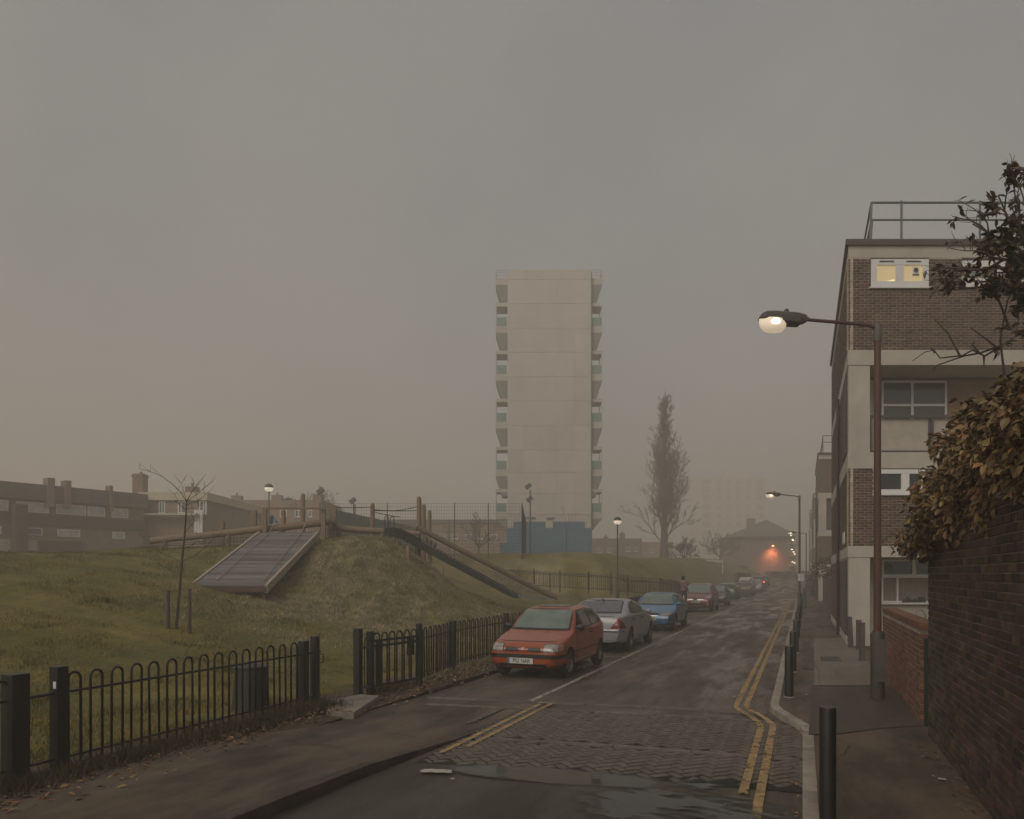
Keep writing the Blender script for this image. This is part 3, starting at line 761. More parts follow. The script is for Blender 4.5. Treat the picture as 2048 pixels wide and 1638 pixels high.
def flats(corner, name, label, near):
    cx, cy = corner.x, corner.y; width = 9.0 if near else 6.0
    root = thing(name, label, 'flats', (cx, cy, 0))
    zo = zr(toUV(cx, cy)[0]); Z = {k: v+zo for k, v in LV.items()}
    br = (m_brick, m_mortar)
    def foot(d0, d1, xoff=0., w_=None):
        a = Vector((cx+xoff, cy, 0))
        return [a+Vector((0, d0, 0)), a+Vector((w_ or width-xoff, d0, 0)), a+Vector((w_ or width-xoff, d1, 0)), a+Vector((0, d1, 0))]
    # core follows the street: parallelogram behind the recesses
    ins = .12
    e = DV*FB
    def para(y0, y1, xo=ins, w_=None):
        t0, t1 = (y0)/DV.y, (y1)/DV.y; W_ = w_ or width
        return [(cx+DV.x*t0+xo, cy+y0), (cx+W_+DV.x*t0, cy+y0), (cx+W_+DV.x*t1, cy+y1), (cx+DV.x*t1+xo, cy+y1)]
    Ylen = e.y
    c = MB(); c.prism(para(1.35, Ylen), zo, Z['cap']-.02)
    c.build('inner_wall', m_soffit, root, world=True)
    PW = .60                                           # white corner pillar
    w1 = MB()
    w1.prism(para(0, 1.36, .0), Z['fas'], Z['cap']-.02); w1.prism(para(1.36, Ylen, .0), Z['fas'], Z['cap']-.02)
    w1.build('fascia_band', m_white, root, world=True)
    cp = MB(); cp.prism(para(-.07, Ylen+.05, -.08), Z['cap']-.02, Z['top']); cp.build('roof_edge', m_cap, root, world=True)
    rb = MB()
    for a, d in (('b1', 'r1'), ('r0', 'b2'), ('b3', 'g1')):
        rb.prism(para(-.02, 1.36, -.02), Z[d], Z[a]); rb.prism(para(1.361, Ylen, -.02), Z[d]+.0, Z[a])
    rb.build('white_band', m_white, root, world=True)
    for a, d in (('r1', 'r0'), ('g1', None)):
        pl = MB(); pl.prism([(cx, cy), (cx+PW, cy), (cx+PW+.5, cy+1.36), (cx+.02+DV.x*1.36/DV.y, cy+1.36)], Z[d] if d else zo-.1, Z[a])
        pl.build('corner_pillar', m_white, root, world=True)
    # brick storeys: gable and street side
    zones = (('fas', 'b1'), ('b2', 'b3'))
    if near:
        a = pr(1741, 518, 1857.5, 575, 20); a2 = pr(1924, 521, 2075, 573, 20); a3 = pr(1747, 938, 1850, 988, 20)
        op = {0: [(a[0]-cx, a[1]-cx, a[2]-Z['b1'], Z['fas']-Z['b1']), (a2[0]-cx, a2[1]-cx, a2[2]-Z['b1'], Z['fas']-Z['b1'])], 1: [(a3[0]-cx, a3[1]-cx, a3[2]-Z['b3'], Z['b2']-Z['b3'])]}
        for i, (t, q) in enumerate(zones):
            wl = MB(); wl.box(0, 0, 0, .01, .01, .01)
            brick_wall(root, (cx, cy, Z[q]), (1, 0, 0), width-.2, Z[t]-Z[q], op[i], br, 150)
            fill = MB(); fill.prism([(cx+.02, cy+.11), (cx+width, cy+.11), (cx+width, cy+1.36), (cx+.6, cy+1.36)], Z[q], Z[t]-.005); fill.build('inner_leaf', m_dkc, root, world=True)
        bb = (m_brick, m_mortar)
        for t, q in (('fas', 'b1'), ('r1', 'r0'), ('b2', 'b3'), ('g1', None)):
            zq = Z[q] if q else zo
            start = Vector((cx, cy, zq))+DV*(.01 if q != 'r0' and q else .45)
            ln = FB-(.01 if q != 'r0' and q else .45)
            brick_wall(root, start+DV*ln, -DV, ln, Z[t]-zq, [], bb, 0, depth=.12)
        pane = [m_lit, m_lit]
        Wn = window(root, a[0]+.01, a[1]-.01, a[2]+.01, a[3]-.01, 20.02, (.5,), (m_upvc, m_lit), fw=.16, bar=.22, panes=pane)
        v = MB()
        for k in range(2):
            xm = a[0]+(a[1]-a[0])*(.27+.46*k); v.box(xm-.2, 19.965, a[3]-.09, xm+.2, 19.979, a[3]-.06)
        v.build('trickle_vent', m_cap, Wn, world=True)
        xg = P(1832, 541, 20.0); f = MB(); f.box(xg.x-.085, 20.008, xg.z-.085, xg.x+.085, 20.019, xg.z+.10); fo = f.build('vent_fan', m_upvc, Wn, world=True)
        f = MB(); f.lathe([(.03, 0), (.062, 0), (.062, -.02), (.03, -.02), (.03, 0)], (xg.x, 20.007, xg.z+.015), 14, 'y')
        for k in range(4): f.box(xg.x-.05, 19.985, xg.z+.015-.05+.03*k, xg.x+.05, 20.0, xg.z+.015-.045+.03*k)
        f.box(xg.x-.09, 19.99, xg.z-.135, xg.x+.09, 20.018, xg.z-.10)
        f.build('fan_grille', m_rail, Wn, world=True)
        g = pr(1762, 558, 1789.5, 567, 20); f = MB(); f.add([(g[0]+.05, 20.018, g[2]), (g[1], 20.018, g[2]), (g[1], 20.018, g[3]), (g[0]+.22, 20.018, g[2]+.09)], [(0, 1, 2, 3)]); f.build('light_glow', m_lit2, Wn, world=True)
        window(root, a2[0]+.01, a2[1]-.01, a2[2]+.01, a2[3]-.01, 20.02, (.5,), (m_upvc, m_sky), fw=.22, bar=.2)
        window(root, a3[0]+.01, a3[1]-.01, a3[2]+.01, a3[3]-.01, 20.03, (.62,), (m_upvc, m_glass), fw=.12, bar=.22)
        # recessed balcony on the third storey
        RY = cy+1.30
        q = pr(1762, 762, 1893, 905, RY)
        window(root, q[0], q[1], q[2], q[3], RY, (.47,), (m_upvc, m_dullpane), fw=.06, bar=.07, rows=(.66,), sill=False)
        bl_ = MB(); q2 = pr(1733, 760, 1759, 905, RY); bl_.box(q2[0], RY-.04, q2[2], q2[1], RY+.04, q2[3]); bl_.build('side_panel', m_white, root, world=True)
        bl_ = MB(); q2 = pr(1895, 760, 2060, 905, RY); bl_.box(q2[0], RY-.04, q2[2], q2[1], RY+.04, q2[3]); bl_.build('ochre_panel', m_orange, root, world=True)
        bl_ = MB(); q2 = pr(1733, 738, 2060, 759, RY); bl_.box(q2[0], RY-.06, q2[2], q2[1], RY+.04, q2[3]); bl_.build('lintel_board', m_cap, root, world=True)
        by = cy+.10
        q = pr(1738, 831, 1990, 906, by)
        bal = MB(); t = .035
        bal.box(q[0], by-t, q[3]-.07, q[1], by+t, q[3]); bal.box(q[0], by-t, q[2], q[1], by+t, q[2]+.06)
        for X_ in (q[0], P(1862, 0, by).x, P(1985, 0, by).x): bal.box(X_, by-t, q[2]+.06, X_+.06, by+t, q[3]-.07)
        bo = bal.build('balcony_rail', m_cap, root, world=True)
        ip = MB(); ip.box(P(1761, 0, by).x, by+.05, q[2]+.09, P(1858, 0, by).x, by+.075, q[3]-.08); ip.box(P(1868, 0, by).x, by+.05, q[2]+.09, q[1], by+.075, q[3]-.08)
        ip.build('balcony_panel', m_soffit, bo, world=True)
        # ground floor window set back behind the low wall
        q = pr(1762, 1119, 1862, 1152, RY); wn = window(root, q[0], q[1], q[2], q[3], RY-.03, (.64,), (m_upvc, m_glass), fw=.05, bar=.1, sill=False)
        q3 = pr(1770, 1128, 1783, 1141, RY); f = MB(); f.lathe([(.05, 0), (.10, 0), (.10, -.03), (.05, -.03), (.05, 0)], ((q3[0]+q3[1])/2, RY-.05, (q3[2]+q3[3])/2), 12, 'y'); f.build('vent_fan', m_cap, wn, world=True)
        q = pr(1762, 1152, 1862, 1205, RY); wn = window(root, q[0], q[1], q[2], q[3]-.002, RY, (.32,), (m_upvc, m_glass), fw=.05, bar=.05, rows=(), sill=True, panes=[m_curt, m_curt])
        f = MB(); q = pr(1802, 1196, 1850, 1203, RY)
        for i in range(14):
            f.tube([(q[0]+(q[1]-q[0])*i/14, RY-.1, q[2]), (q[0]+(q[1]-q[0])*i/14+rnd.uniform(-.05, .05), RY-.1, q[2]+rnd.uniform(.06, .16))], .03, 5)
        f.build('window_box_plants', m_greensteel, wn, world=True)
        # steel rail on the roof
        ra = [P(1744, 413, 20.6), P(1748, 446, 20.6)]
        rl = MB(); zt, zm, zb = 12.88, 12.38, 11.45
        yy = 20.7
        X = lambda px: (px-1024)/F*yy
        rl.tube([(X(1743), yy, zt), (X(1803), yy, zt), (X(2080), yy, zt)], .032, 6); rl.build('top_rail', m_rail, root, world=True)
        rl = MB(); rl.tube([(X(1744), yy, zm), (X(2080), yy, zm)], .028, 6); rl.build('mid_rail', m_rail, root, world=True)
        for px in (1803, 1960):
            rl = MB(); rl.tube([(X(px), yy, zb), (X(px), yy, zt+.05)], .032, 6); rl.build('rail_post', m_rail, root, world=True)
        rl = MB(); rl.tube([(X(1736), yy-.1, zb), (X(1743), yy, zt)], .032, 6); rl.build('rail_post', m_rail, root, world=True)
        rl = MB(); rl.tube([(X(1736.5), yy-.1, zb), (X(1744.5), yy, zm)], .028, 6); rl.build('rail_post', m_rail, root, world=True)
        far = Vector((X(1743), yy, 0))+DV*9
        for zz in (zt, zm):
            rl = MB(); rl.tube([(X(1743), yy, zz), (far.x, far.y, zz)], .03, 6); rl.build('side_rail', m_rail, root, world=True)
        for s in (.34, .7, 1):
            rl = MB(); q = Vector((X(1743), yy, 0)).lerp(far, s); rl.tube([(q.x, q.y, zb), (q.x, q.y, zt)], .03, 6); rl.build('rail_post', m_rail, root, world=True)
        # downpipe, plinth, door shutter and name plate on the street side
        s0 = UV(27.6, 1.23); s0 = Vector((cx, cy, 0))+DV*4.3-NV*.09
        rl = MB(); rl.tube([s0+Vector((0, 0, .1)), s0+Vector((0, 0, 8.0))], .05, 7); rl.build('downpipe', m_black, root, world=True)
        pb_ = MB(); pb_.obox(Vector((cx, cy, .0))+DV*.5-NV*.03, DV*(FB-.5), -NV*-.025, Vector((0, 0, .34))); pb_.build('plinth', m_white, root, world=True)
        pb_ = MB(); pb_.obox(Vector((cx, cy, 3.05))+DV*1.6-NV*.012, DV*1.0, -NV*.02, Vector((0, 0, .35))); pb_.build('name_plate', m_upvc, root, world=True)
        sh_ = MB()
        for k in range(26): sh_.obox(Vector((cx, cy, .36+k*.082))+DV*.9-NV*.012, DV*2.2, -NV*.03, Vector((0, 0, .07)))
        sh_.build('louvred_shutter', m_dkc, root, world=True)
        sl2 = MB()
        for k in range(28): sl2.obox(Vector((cx, cy, 5.6+k*.082))+DV*.6-NV*.012, DV*1.6, -NV*.03, Vector((0, 0, .068)))
        sl2.build('louvred_screen', m_dkc, root, world=True)
    else:
        fb = far_brick()
        for t, q in zones:
            c = MB(); c.prism([(cx, cy), (cx+width, cy), (cx+width, cy+1.36), (cx+DV.x*1.36/DV.y, cy+1.36)], Z[q], Z[t]); c.prism(para(1.361, Ylen, .0), Z[q], Z[t]); c.build('brick_storey', fb, root, world=True)
        c = MB(); c.prism(para(1.361, Ylen, .0), zo, Z['g1']); c.prism(para(1.361, Ylen, .0), Z['r0'], Z['r1']); c.build('side_wall', fb, root, world=True)
        for (za, zb, xo) in ((9.55, 10.85, 1.15), (3.3, 4.4, 1.0)):
            window(root, cx+xo, cx+xo+1.6, za+zo, zb+zo, cy-.02, (.5,), (m_upvc, m_glass), fw=.14, bar=.2)
        by = cy+.1; q = MB()
        q.box(cx+PW, by, Z['r0'], cx+width, by+.05, Z['r0']+1.1); q.build('balcony_panel', m_cap, root, world=True)
        window(root, cx+PW+.3, cx+PW+3, Z['r0']+.2, Z['r1']-.2, cy+1.3, (.5,), (m_upvc, m_dullpane), sill=False)
        zt = Z['top']+1.4
        far = Vector((cx+.6, cy+.6, 0))+DV*8
        for zz in (zt, zt-.5):
            rl = MB(); rl.tube([(far.x, far.y, zz), (cx+.6, cy+.6, zz), (cx+width, cy+.6, zz)], .035, 5); rl.build('roof_rail', m_rail, root, world=True)
        for s in (0, .5, 1):
            rl = MB(); q = Vector((cx+.6, cy+.6, 0)).lerp(far, s); rl.tube([(q.x, q.y, Z['top']-.02), (q.x, q.y, zt)], .035, 5); rl.build('rail_post', m_rail, root, world=True)
        rl = MB(); s0 = Vector((cx, cy, 0))+DV*4-NV*.1; rl.tube([s0, s0+Vector((0, 0, Z['b1']))], .06, 6); rl.build('downpipe', m_black, root, world=True)
    return root
flats(P(1697, 1150, 20), 'brick_flats', 'brown brick flats with white bands, lit top window and a rail on the roof', True)
flats(P(1637, 1150, 54.7), 'brick_flats', 'second block of brown brick flats, behind the garden wall with the shrub', False)
flats(P(1627.5, 1150, 84), 'brick_flats', 'third block of brick flats down the street, hazy, beyond the second block', False)
flats(P(1620.5, 1150, 116), 'brick_flats', 'farthest block of brick flats, only a thin hazy edge beyond the third', False)

# dark boundary wall on the right, low garden wall, garden wall beyond the flats
def uv_wall(name, label, u0, u1, v, h, mats, nparts, cat='wall', cop=None, endcap=True, th=.22, z0=.09):
    root = thing(name, label, cat, UV(u0, v, z0))
    a = UV(u1, v, z0)
    core = MB(); core.obox(UV(u0+.02, v+.09, z0), DV*(u1-u0-.04), NV*(th-.11), Vector((0, 0, h))); core.build('mortar_bed', mats[1], root, world=True)
    brick_wall(root, a, -DV, u1-u0, h, [], mats, nparts, depth=.088)
    if endcap: brick_wall(root, UV(u0, v, z0), NV, th, h, [], mats, 40, depth=.018)
    if cop:
        k = u0-.01
        while k < u1:
            c = MB(); c.obox(UV(k, v-.012, z0+h+.003), DV*(min(.105, u1-k)), NV*(th+.024), Vector((0, 0, cop)))
            c.build('coping_brick', mats[0], root, world=True, smooth=30); k += .113
    return root
g = pxuv(1850, 1492)
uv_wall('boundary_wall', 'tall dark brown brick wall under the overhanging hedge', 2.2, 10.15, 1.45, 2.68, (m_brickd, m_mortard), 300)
uv_wall('garden_wall', 'low red brick garden wall with brick coping beside the lamp post', 11.25, 16.1, 1.50, 1.25, (m_brickr, m_mortar), 230, cop=.10)
uv_wall('garden_wall', 'long brown brick garden wall with a shrub on top, between the two blocks of flats', 34.6, 58.8, 1.42, 1.9, (m_brick, m_mortar), 60, endcap=False)
uv_wall('garden_wall', 'distant brick garden wall with a dark hedge in front, by the third block', 71, 87, 1.42, 1.9, (m_brick, m_mortar), 0, endcap=False)
pp_ = thing('green_pipe', 'narrow green post at the end of the red garden wall', 'post', UV(10.75, 1.52, .1))
b = MB(); b.box(-.03, -.03, 0, .03, .03, 1.15); b.build('post', m_greensteel, pp_)
b = MB(); b.box(-.038, -.038, 1.153, .038, .038, 1.17); b.build('cap', m_greensteel, pp_)
hp = thing('wire_hoop', 'small bent metal hoop standing behind the red garden wall coping', 'hoop', P(1840, 1240, 11.8))
b = MB(); b.tube([(-.09, 0, -.1), (-.09, 0, .08), (-.05, 0, .15), (0, 0, .17), (.05, 0, .15), (.09, 0, .08), (.09, 0, -1.3)], .011, 6); b.build('hoop', m_galv, hp, smooth=60)
# ------------------------------------------------------------------ far buildings
m_fwall = M('far_brown_wall', (.215, .15, .11), .9, var=.2, scale=.8)
m_froof = M('far_roof_slate', (.13, .11, .095), .85, var=.2)
m_fdark = M('far_dark_timber', (.075, .05, .038), .9, var=.3, scale=1)
m_fpale = M('far_pale_wall', (.40, .34, .25), .9, var=.12)
m_fwin = M('far_window', (.10, .11, .115), .2, var=.1, bump=0)
m_fbright = M('far_bright_window', (.42, .42, .41), .3, var=.2, bump=0)
def block(name, label, cat, px0, px1, pyt, Y, depth, zb, mat, wins=(), cap=None, chim=(), wm=None, recede=0., group=None, frame=m_upvc):
    x0, x1, _, zt = pr(px0, pyt, px1, pyt+5, Y)
    r = thing(name, label, cat, ((x0+x1)/2, Y, zb), 0, group)
    b = MB(); b.box(x0, Y, zb, x1, Y+depth, zt-(.0 if not cap else .02)); b.build('wall', mat, r, world=True)
    if cap:
        b = MB(); zc = P(0, cap[0], Y).z; b.box(x0-.25, Y-.25, zc, x1+.25, Y+depth+.2, zt+.05); b.build('fascia', cap[1], r, world=True)
    for q in wins:
        a = pr(*q[:4], Y)
        window(r, a[0], a[1], a[2], a[3], Y-.03, q[4] if len(q) > 4 else (.5,), (frame, wm or m_fwin), fw=.09, bar=.08)
    for c in chim:
        a = pr(c[0], c[1], c[2], pyt+3, Y+1.5); b = MB(); b.box(a[0], Y+1.5, a[2]-.5, a[1], Y+1.5+max(.6, (a[1]-a[0])*.8), a[3]); o = b.build('chimney', m_fwall, r, world=True)
        b = MB(); b.tube([((a[0]+a[1])/2, Y+1.9, a[3]), ((a[0]+a[1])/2, Y+1.9, a[3]+.35)], .12, 8); b.build('chimney_pot', m_fwall, o, world=True)
    return r
# long terrace on the left: its front runs obliquely
lt = thing('terrace_row', 'long brown flat roofed terrace with a pale window band left of the park', 'terrace', (-33, 54, 2.2))
A, Bp = P(-160, 1150, 47.), P(287, 1150, 59.); A.z = Bp.z = 0
ad = (Bp-A).normalized(); an = Vector((ad.y, -ad.x, 0)); TL = (Bp-A).length
zt = 8.75
def tl(name, s0, s1, za, zb, out, mat, th=.25, par=lt):
    b = MB(); b.obox(A+ad*s0+an*out+Vector((0, 0, za)), ad*(s1-s0), -an*th, Vector((0, 0, zb-za))); return b.build(name, mat, par, world=True)
tl('wall', 0, TL, 1.5, zt-1.2, 0, m_fwall, 9)
tl('roof_fascia', -.2, TL+.2, zt-1.15, zt, .35, m_froof, 9.6)
tl('storey_band', 0, TL, 5.75, 6.55, .16, m_fdark, .15)
k = .3
while k < TL-1.5:
    wv = rnd.choice([1.3, 1.7, 2.1])
    f = tl('window', k, k+wv, 6.68, 7.42, .12, m_upvc, .1)
    tl('pane', k+.08, k+wv-.08, 6.75, 7.35, .125, m_fbright, .02, f)
    if rnd.random() < .6:
        f = tl('window', k+.1, k+wv*.8, 5.0, 5.55, .12, m_upvc, .1); tl('pane', k+.18, k+wv*.8-.08, 5.06, 5.49, .125, [m_fbright, m_fwin][int(k) % 2], .02, f)
    k += wv+rnd.choice([.12, .5])
k = .2; i = 0
while k < TL-2.5:
    wv = rnd.uniform(1.6, 3); mt = [m_fwall, m_fdark, m_soffit, m_fdark, m_fwall][i % 5]
    o = tl('lower_bay', k, k+wv, 1.6, rnd.uniform(4.2, 5.0), .10, mt, .08)
    tl('door', k+wv*.2, k+wv*.2+.9, 1.6, 3.9, .13, [m_fwin, m_blue, m_fdark][i % 3], .03, o)
    tl('bay_window', k+wv*.58, k+wv*.92, 2.7, 3.9, .13, m_fwin, .03, o); k += wv+.15; i += 1
for px, pt, wd in ((97, 957, .5), (131, 962, .42), (217, 972, .22)):
    t = (px-(-160))/447*TL*1.0
    # solve position along the row for the pixel
    lo, hi = 0, TL
    for _ in range(30):
        m = (lo+hi)/2; q = A+ad*m
        if 1024+q.x/q.y*F < px: lo = m
        else: hi = m
    q = A+ad*lo; zc = EYE+(1150-pt)/F*q.y
    tl('chimney', lo-wd/2, lo+wd/2, zt-1.6, zc, .5, m_fwall, .8)
tl('party_wall', TL*.35, TL*.35+.8, 1.6, zt-1.6, .9, m_fdark, 1)
ck = thing('chimney_stack', 'tall square brick chimney stack between the brown terrace and the cream roofed house', 'chimney', P(274, 1150, 60))
a = pr(264.5, 947, 285, 1100, 60); b = MB(); b.box(a[0], 60, 1.5, a[1], 60.9, a[3]); b.build('stack', m_fwall, ck, world=True)
b = MB(); b.box(a[0]-.06, 59.94, a[3]-.25, a[1]+.06, 60.96, a[3]-.12); b.build('oversailing_course', m_fwall, ck, world=True)
b = MB(); b.tube([((a[0]+a[1])/2+.1, 60.4, a[3]), ((a[0]+a[1])/2+.1, 60.4, a[3]+.2)], .12, 8); b.build('chimney_pot', m_fwall, ck, world=True)

m_cwall = M('far_tan_brick', (.24, .165, .115), .9, var=.12, scale=.8)
block('flat_roofed_house', 'brown brick house with a broad cream roof edge and tall white windows', 'house', 285, 411, 986, 60, 13.5, 1.5, m_cwall,
      [(318, 1003, 331, 1027, (.5,)), (356, 1002, 375, 1027, (.35,)), (399, 1002, 413.5, 1028, (.6,))], cap=(1001, m_cream), chim=[(370, 973, 392)])
x = thing('white_doorway', 'white framed door and stair window at the foot of the cream roofed house', 'door', P(398, 1060, 59.5))
a = pr(389, 1020, 405, 1066, 59.6); b = MB()
for q in (a[0], (a[0]+a[1])/2-.1, a[1]-.2): b.box(q, 59.55, a[2]-.6, q+.2, 59.7, a[3])
b.build('door_frame', m_upvc, x, world=True); b = MB(); b.box(a[0]+.2, 59.62, a[2], a[1]-.2, 59.66, a[3]-1.2); b.build('door_glass', m_fwin, x, world=True)
ph = thing('porch_canopy', 'thin white porch slab over the ground floor of the cream roofed house', 'canopy', P(340, 1028, 59))
a = pr(286, 1027, 396, 1031, 59.4); b = MB(); b.box(a[0], 59.0, a[2], a[1], 59.75, a[3]); b.build('slab', m_white, ph, world=True)
block('brick_terrace', 'low dark terrace behind the globe lamp and the cream roofed house', 'terrace', 480, 645, 1000, 88, 10, 2, m_fwall,
      [(560, 1020, 574, 1034), (590, 1020, 604, 1034), (616, 1020, 630, 1034)], chim=[(462, 991, 481), (543, 990, 562), (584, 1003, 592)])
ck = thing('chimney_stack', 'pale square chimney behind the climbing frame, right of the curved street lamp', 'chimney', P(633, 1030, 75))
a = pr(625, 990, 642, 1060, 75); b = MB(); b.box(a[0], 75, 3, a[1], 75.9, a[3]); b.build('stack', m_cwall, ck, world=True); b = MB(); b.box(a[0]-.05, 74.95, a[3], a[1]+.05, 75.95, a[3]+.12); b.build('cap', m_cwall, ck, world=True)
# brick building behind the ball court, low terraces right of the tower
block('court_building', 'low orange brown brick building seen through the court fence', 'building', 770, 1012, 1040, 100, 8, 2, m_cwall, [(800+i*26, 1068, 812+i*26, 1078) for i in range(8)], cap=(1046, m_froof))
block('low_terrace', 'faint brown terrace with white windows right of the tower base', 'terrace', 1183, 1284, 1077, 128, 8, 2, m_fwall, [(1194, 1096, 1204, 1105), (1215, 1096, 1225, 1105), (1252, 1094, 1261, 1103), (1268, 1094, 1276, 1103)], chim=[(1208, 1073, 1216), (1240, 1066, 1250)])
block('far_brick_block', 'faint pink brick block under the poplar, behind the hill', 'building', 1284, 1345, 1084, 150, 8, 2, m_cwall, [(1300, 1098, 1308, 1106)])
# second tower in the fog
w_ = []
for j, y in enumerate((958, 974, 990, 1009, 1026, 1044, 1062, 1080, 1097)):
    w_ += [(1405, y, 1421, y+10, (.35, .65)), (1434, y+1, 1442, y+9), (1454, y+1, 1461, y+9), (1473, y+1, 1481, y+9), (1493, y+1, 1501, y+9), (1513, y, 1529, y+10, (.35, .65))]
m_t2 = M('second_tower_wall', (.45, .39, .32), .9, var=.1, scale=.3)
block('tower_block', 'second broad tower block with rows of windows, very faint in the fog', 'tower block', 1395, 1537, 955, 380, 16, 0, m_t2, w_, cap=(957, m_t2), frame=m_fdark)
o = bpy.data.objects; pht = P(1460, 946, 185)
a = pr(1450, 943, 1500, 955, 383); b = MB(); b.box(a[0], 383, a[2]-.3, a[1], 390, a[3])
r2 = [k for k in bpy.data.objects if k.name.startswith('tower_block') and 'second' in k.get('label', '')][0]
b.build('plant_room', m_t2, r2, world=True)

# hipped roof building closing the street
EY = 138.; ez = zr(132)
a = pr(1481, 1073, 1592, 1148, EY); b = MB()
eb = thing('end_building', 'dark brick building with a hipped slate roof closing the end of the street', 'building', ((a[0]+a[1])/2, EY, ez))
b.box(a[0], EY, ez-.5, a[1], EY+14, a[3]); b.build('wall', m_fwall, eb, world=True)
b = MB(); z0_, z1_ = a[3], EYE+(1150-1040)/F*(EY+6)
e0, e1 = a[0]-.6, a[1]+.5; rx = P(1539, 0, EY+5).x
b.add([(e0, EY-.6, z0_), (e1, EY-.6, z0_), (e1, EY+14.6, z0_), (e0, EY+14.6, z0_), (rx-.6, EY+5, z1_), (rx+.6, EY+9, z1_)], [(0, 3, 2, 1), (0, 1, 4), (1, 2, 5, 4), (2, 3, 5), (3, 0, 4, 5)])
b.build('roof', m_froof, eb, world=True)
b = MB(); q = pr(1497, 1037, 1511, 1070, EY+2); b.box(q[0], EY+2, q[2], q[1], EY+3.2, q[3]); b.build('chimney', m_fwall, eb, world=True)
b = MB(); b.box(a[0]-.6, EY-.7, z0_-.25, a[1]+.5, EY-.55, z0_-.002); b.build('gutter', m_fdark, eb, world=True)
m_bulb = M('lit_landing_bulb', (.8, .75, .65), .4, var=0, bump=0, emit=((1, .86, .66), 2.6))
for px, py in ((1582, 1071), (1585, 1079), (1586, 1081), (1584, 1099), (1587, 1104), (1589, 1108), (1585, 1124), (1589, 1126)):
    q = P(px, py, EY-.5); b = MB(); b.lathe([(.02, -.08), (.16, -.04), (.2, .0), (.14, .08), (.02, .1)], q, 8); b.build('landing_light', m_bulb, eb, world=True)
b = MB()
for py in (1087, 1111, 1131):
    q = pr(1578, py, 1592, py+2, EY-.3); b.box(q[0], EY-1.3, q[2], q[1], EY-.002, q[3])
b.build('landing_slab', m_fpale, eb, world=True)
pc = thing('pale_building_corner', 'pale rendered building edge right of the dark end building', 'building', P(1596, 1150, EY-1))
a = pr(1592.5, 1070, 1602, 1148, EY-1); b = MB(); b.box(a[0], EY-1, ez-.5, a[1], EY+12, a[3]); b.build('wall', m_fpale, pc, world=True)
b = MB(); b.box(a[0]-.1, EY-1.1, a[3], a[1]+.1, EY+12.1, a[3]+.3); b.build('coping', m_white, pc, world=True)
# low dark walls and pale rail at the street side of the hill
dw = thing('low_dark_wall', 'low dark wall between the parked cars and the grass hill', 'wall', UV(98, -7.4, 0))
b = MB(); b.obox(UV(90, -7.6, .3), DV*26, NV*.25, Vector((0, 0, 2.0))); b.build('wall', m_fdark, dw, world=True)
b = MB(); b.obox(UV(90, -7.65, 2.303), DV*26, NV*.35, Vector((0, 0, .1))); b.build('coping', m_conc, dw, world=True)
fr_ = thing('white_barrier', 'long white horizontal barrier on the brow of the grass hill near the end building', 'barrier', P(1415, 1120, 100))
b = MB(); q0, q1 = P(1386, 1117, 100), P(1447, 1121, 100); b.obox(q0, q1-q0, Vector((0, .1, 0)), Vector((0, 0, -.28))); b.build('rail', m_upvc, fr_, world=True)
for t in (.02, .5, .98):
    q = q0.lerp(q1, t); b = MB(); b.box(q.x-.06, q.y+.11, q.z-2.6, q.x+.06, q.y+.2, q.z); b.build('post', m_upvc, fr_, world=True)

# ------------------------------------------------------------------ play mound
def log(mb, p0, p1, r, n=10):
    p0, p1 = Vector(p0), Vector(p1); k = 7
    pts = [p0.lerp(p1, i/k)+Vector((0, 0, .015*math.sin(i*2.1))) for i in range(k+1)]
    mb.tube(pts, [r*(1+.05*math.sin(i*1.7+p0.x)) for i in range(k+1)], n)
def log_thing(name, label, px0, py0, Y0, px1, py1, Y1, r, cat='log beam', props=()):
    p0, p1 = P(px0, py0, Y0), P(px1, py1, Y1)
    t = thing(name, label, cat, (p0+p1)/2)
    b = MB(); log(b, p0, p1, r); b.build('log', m_log, t, world=True, smooth=50)
    for s in props:
        q = p0.lerp(p1, s); z = T(q.x, q.y); b = MB(); b.tube([(q.x, q.y, z-.3), (q.x, q.y, q.z-r*.6)], .09, 8); b.build('support_post', m_log, t, world=True, smooth=50)
    return t, p0, p1
lb, la, lc = log_thing('balance_log', 'long rising balance log across the mound behind the plank ramp', 300, 1082, 27.8, 672, 1043, 28.0, .135, props=(.08, .42, .7, .97))
lb2, lc0, lc1 = log_thing('balance_log', 'level balance log from the wide flat post to the green slide', 672, 1056, 28.4, 840, 1068, 28.6, .125, props=(.02, .55, .97))
# netting hung under the logs
def net(parent, a0, a1, c0, c1, nu, nv, r=.008, skew=0):
    b = MB()
    a0, a1, c0, c1 = map(Vector, (a0, a1, c0, c1))
    def f(s, t): q = a0.lerp(a1, s).lerp(c0.lerp(c1, s), t); return q+Vector((0, 0, -.05*math.sin(math.pi*t)))
    for i in range(nu+1):
        s = i/nu; b.tube([f(min(1, max(0, s+skew*t)), t) for t in (0, .33, .66, 1)], r, 3, False)
    for j in range(nv+1): b.tube([f(k/8, j/nv) for k in range(9)], r, 3, False)
    return b.build('rope_net', m_rope, parent, world=True)
def below(q, d=0): return Vector((q.x, q.y+d, T(q.x, q.y+d)+.05))
m_netd = M('dark_rope', (.05, .042, .035), .9, var=.2, bump=0)
o_ = net(lb, la-Vector((0, 0, .1)), lc-Vector((0, 0, .1)), below(la, -.4), below(lc, -.4), 60, 3, .009, .02)
o_.data.materials.clear(); o_.data.materials.append(m_netd)
o_ = net(lb2, lc0-Vector((0, 0, .1)), lc1-Vector((0, 0, .1)), below(lc0, -.5), below(lc1, -.5), 30, 3, .009, .03)
o_.data.materials.clear(); o_.data.materials.append(m_netd)
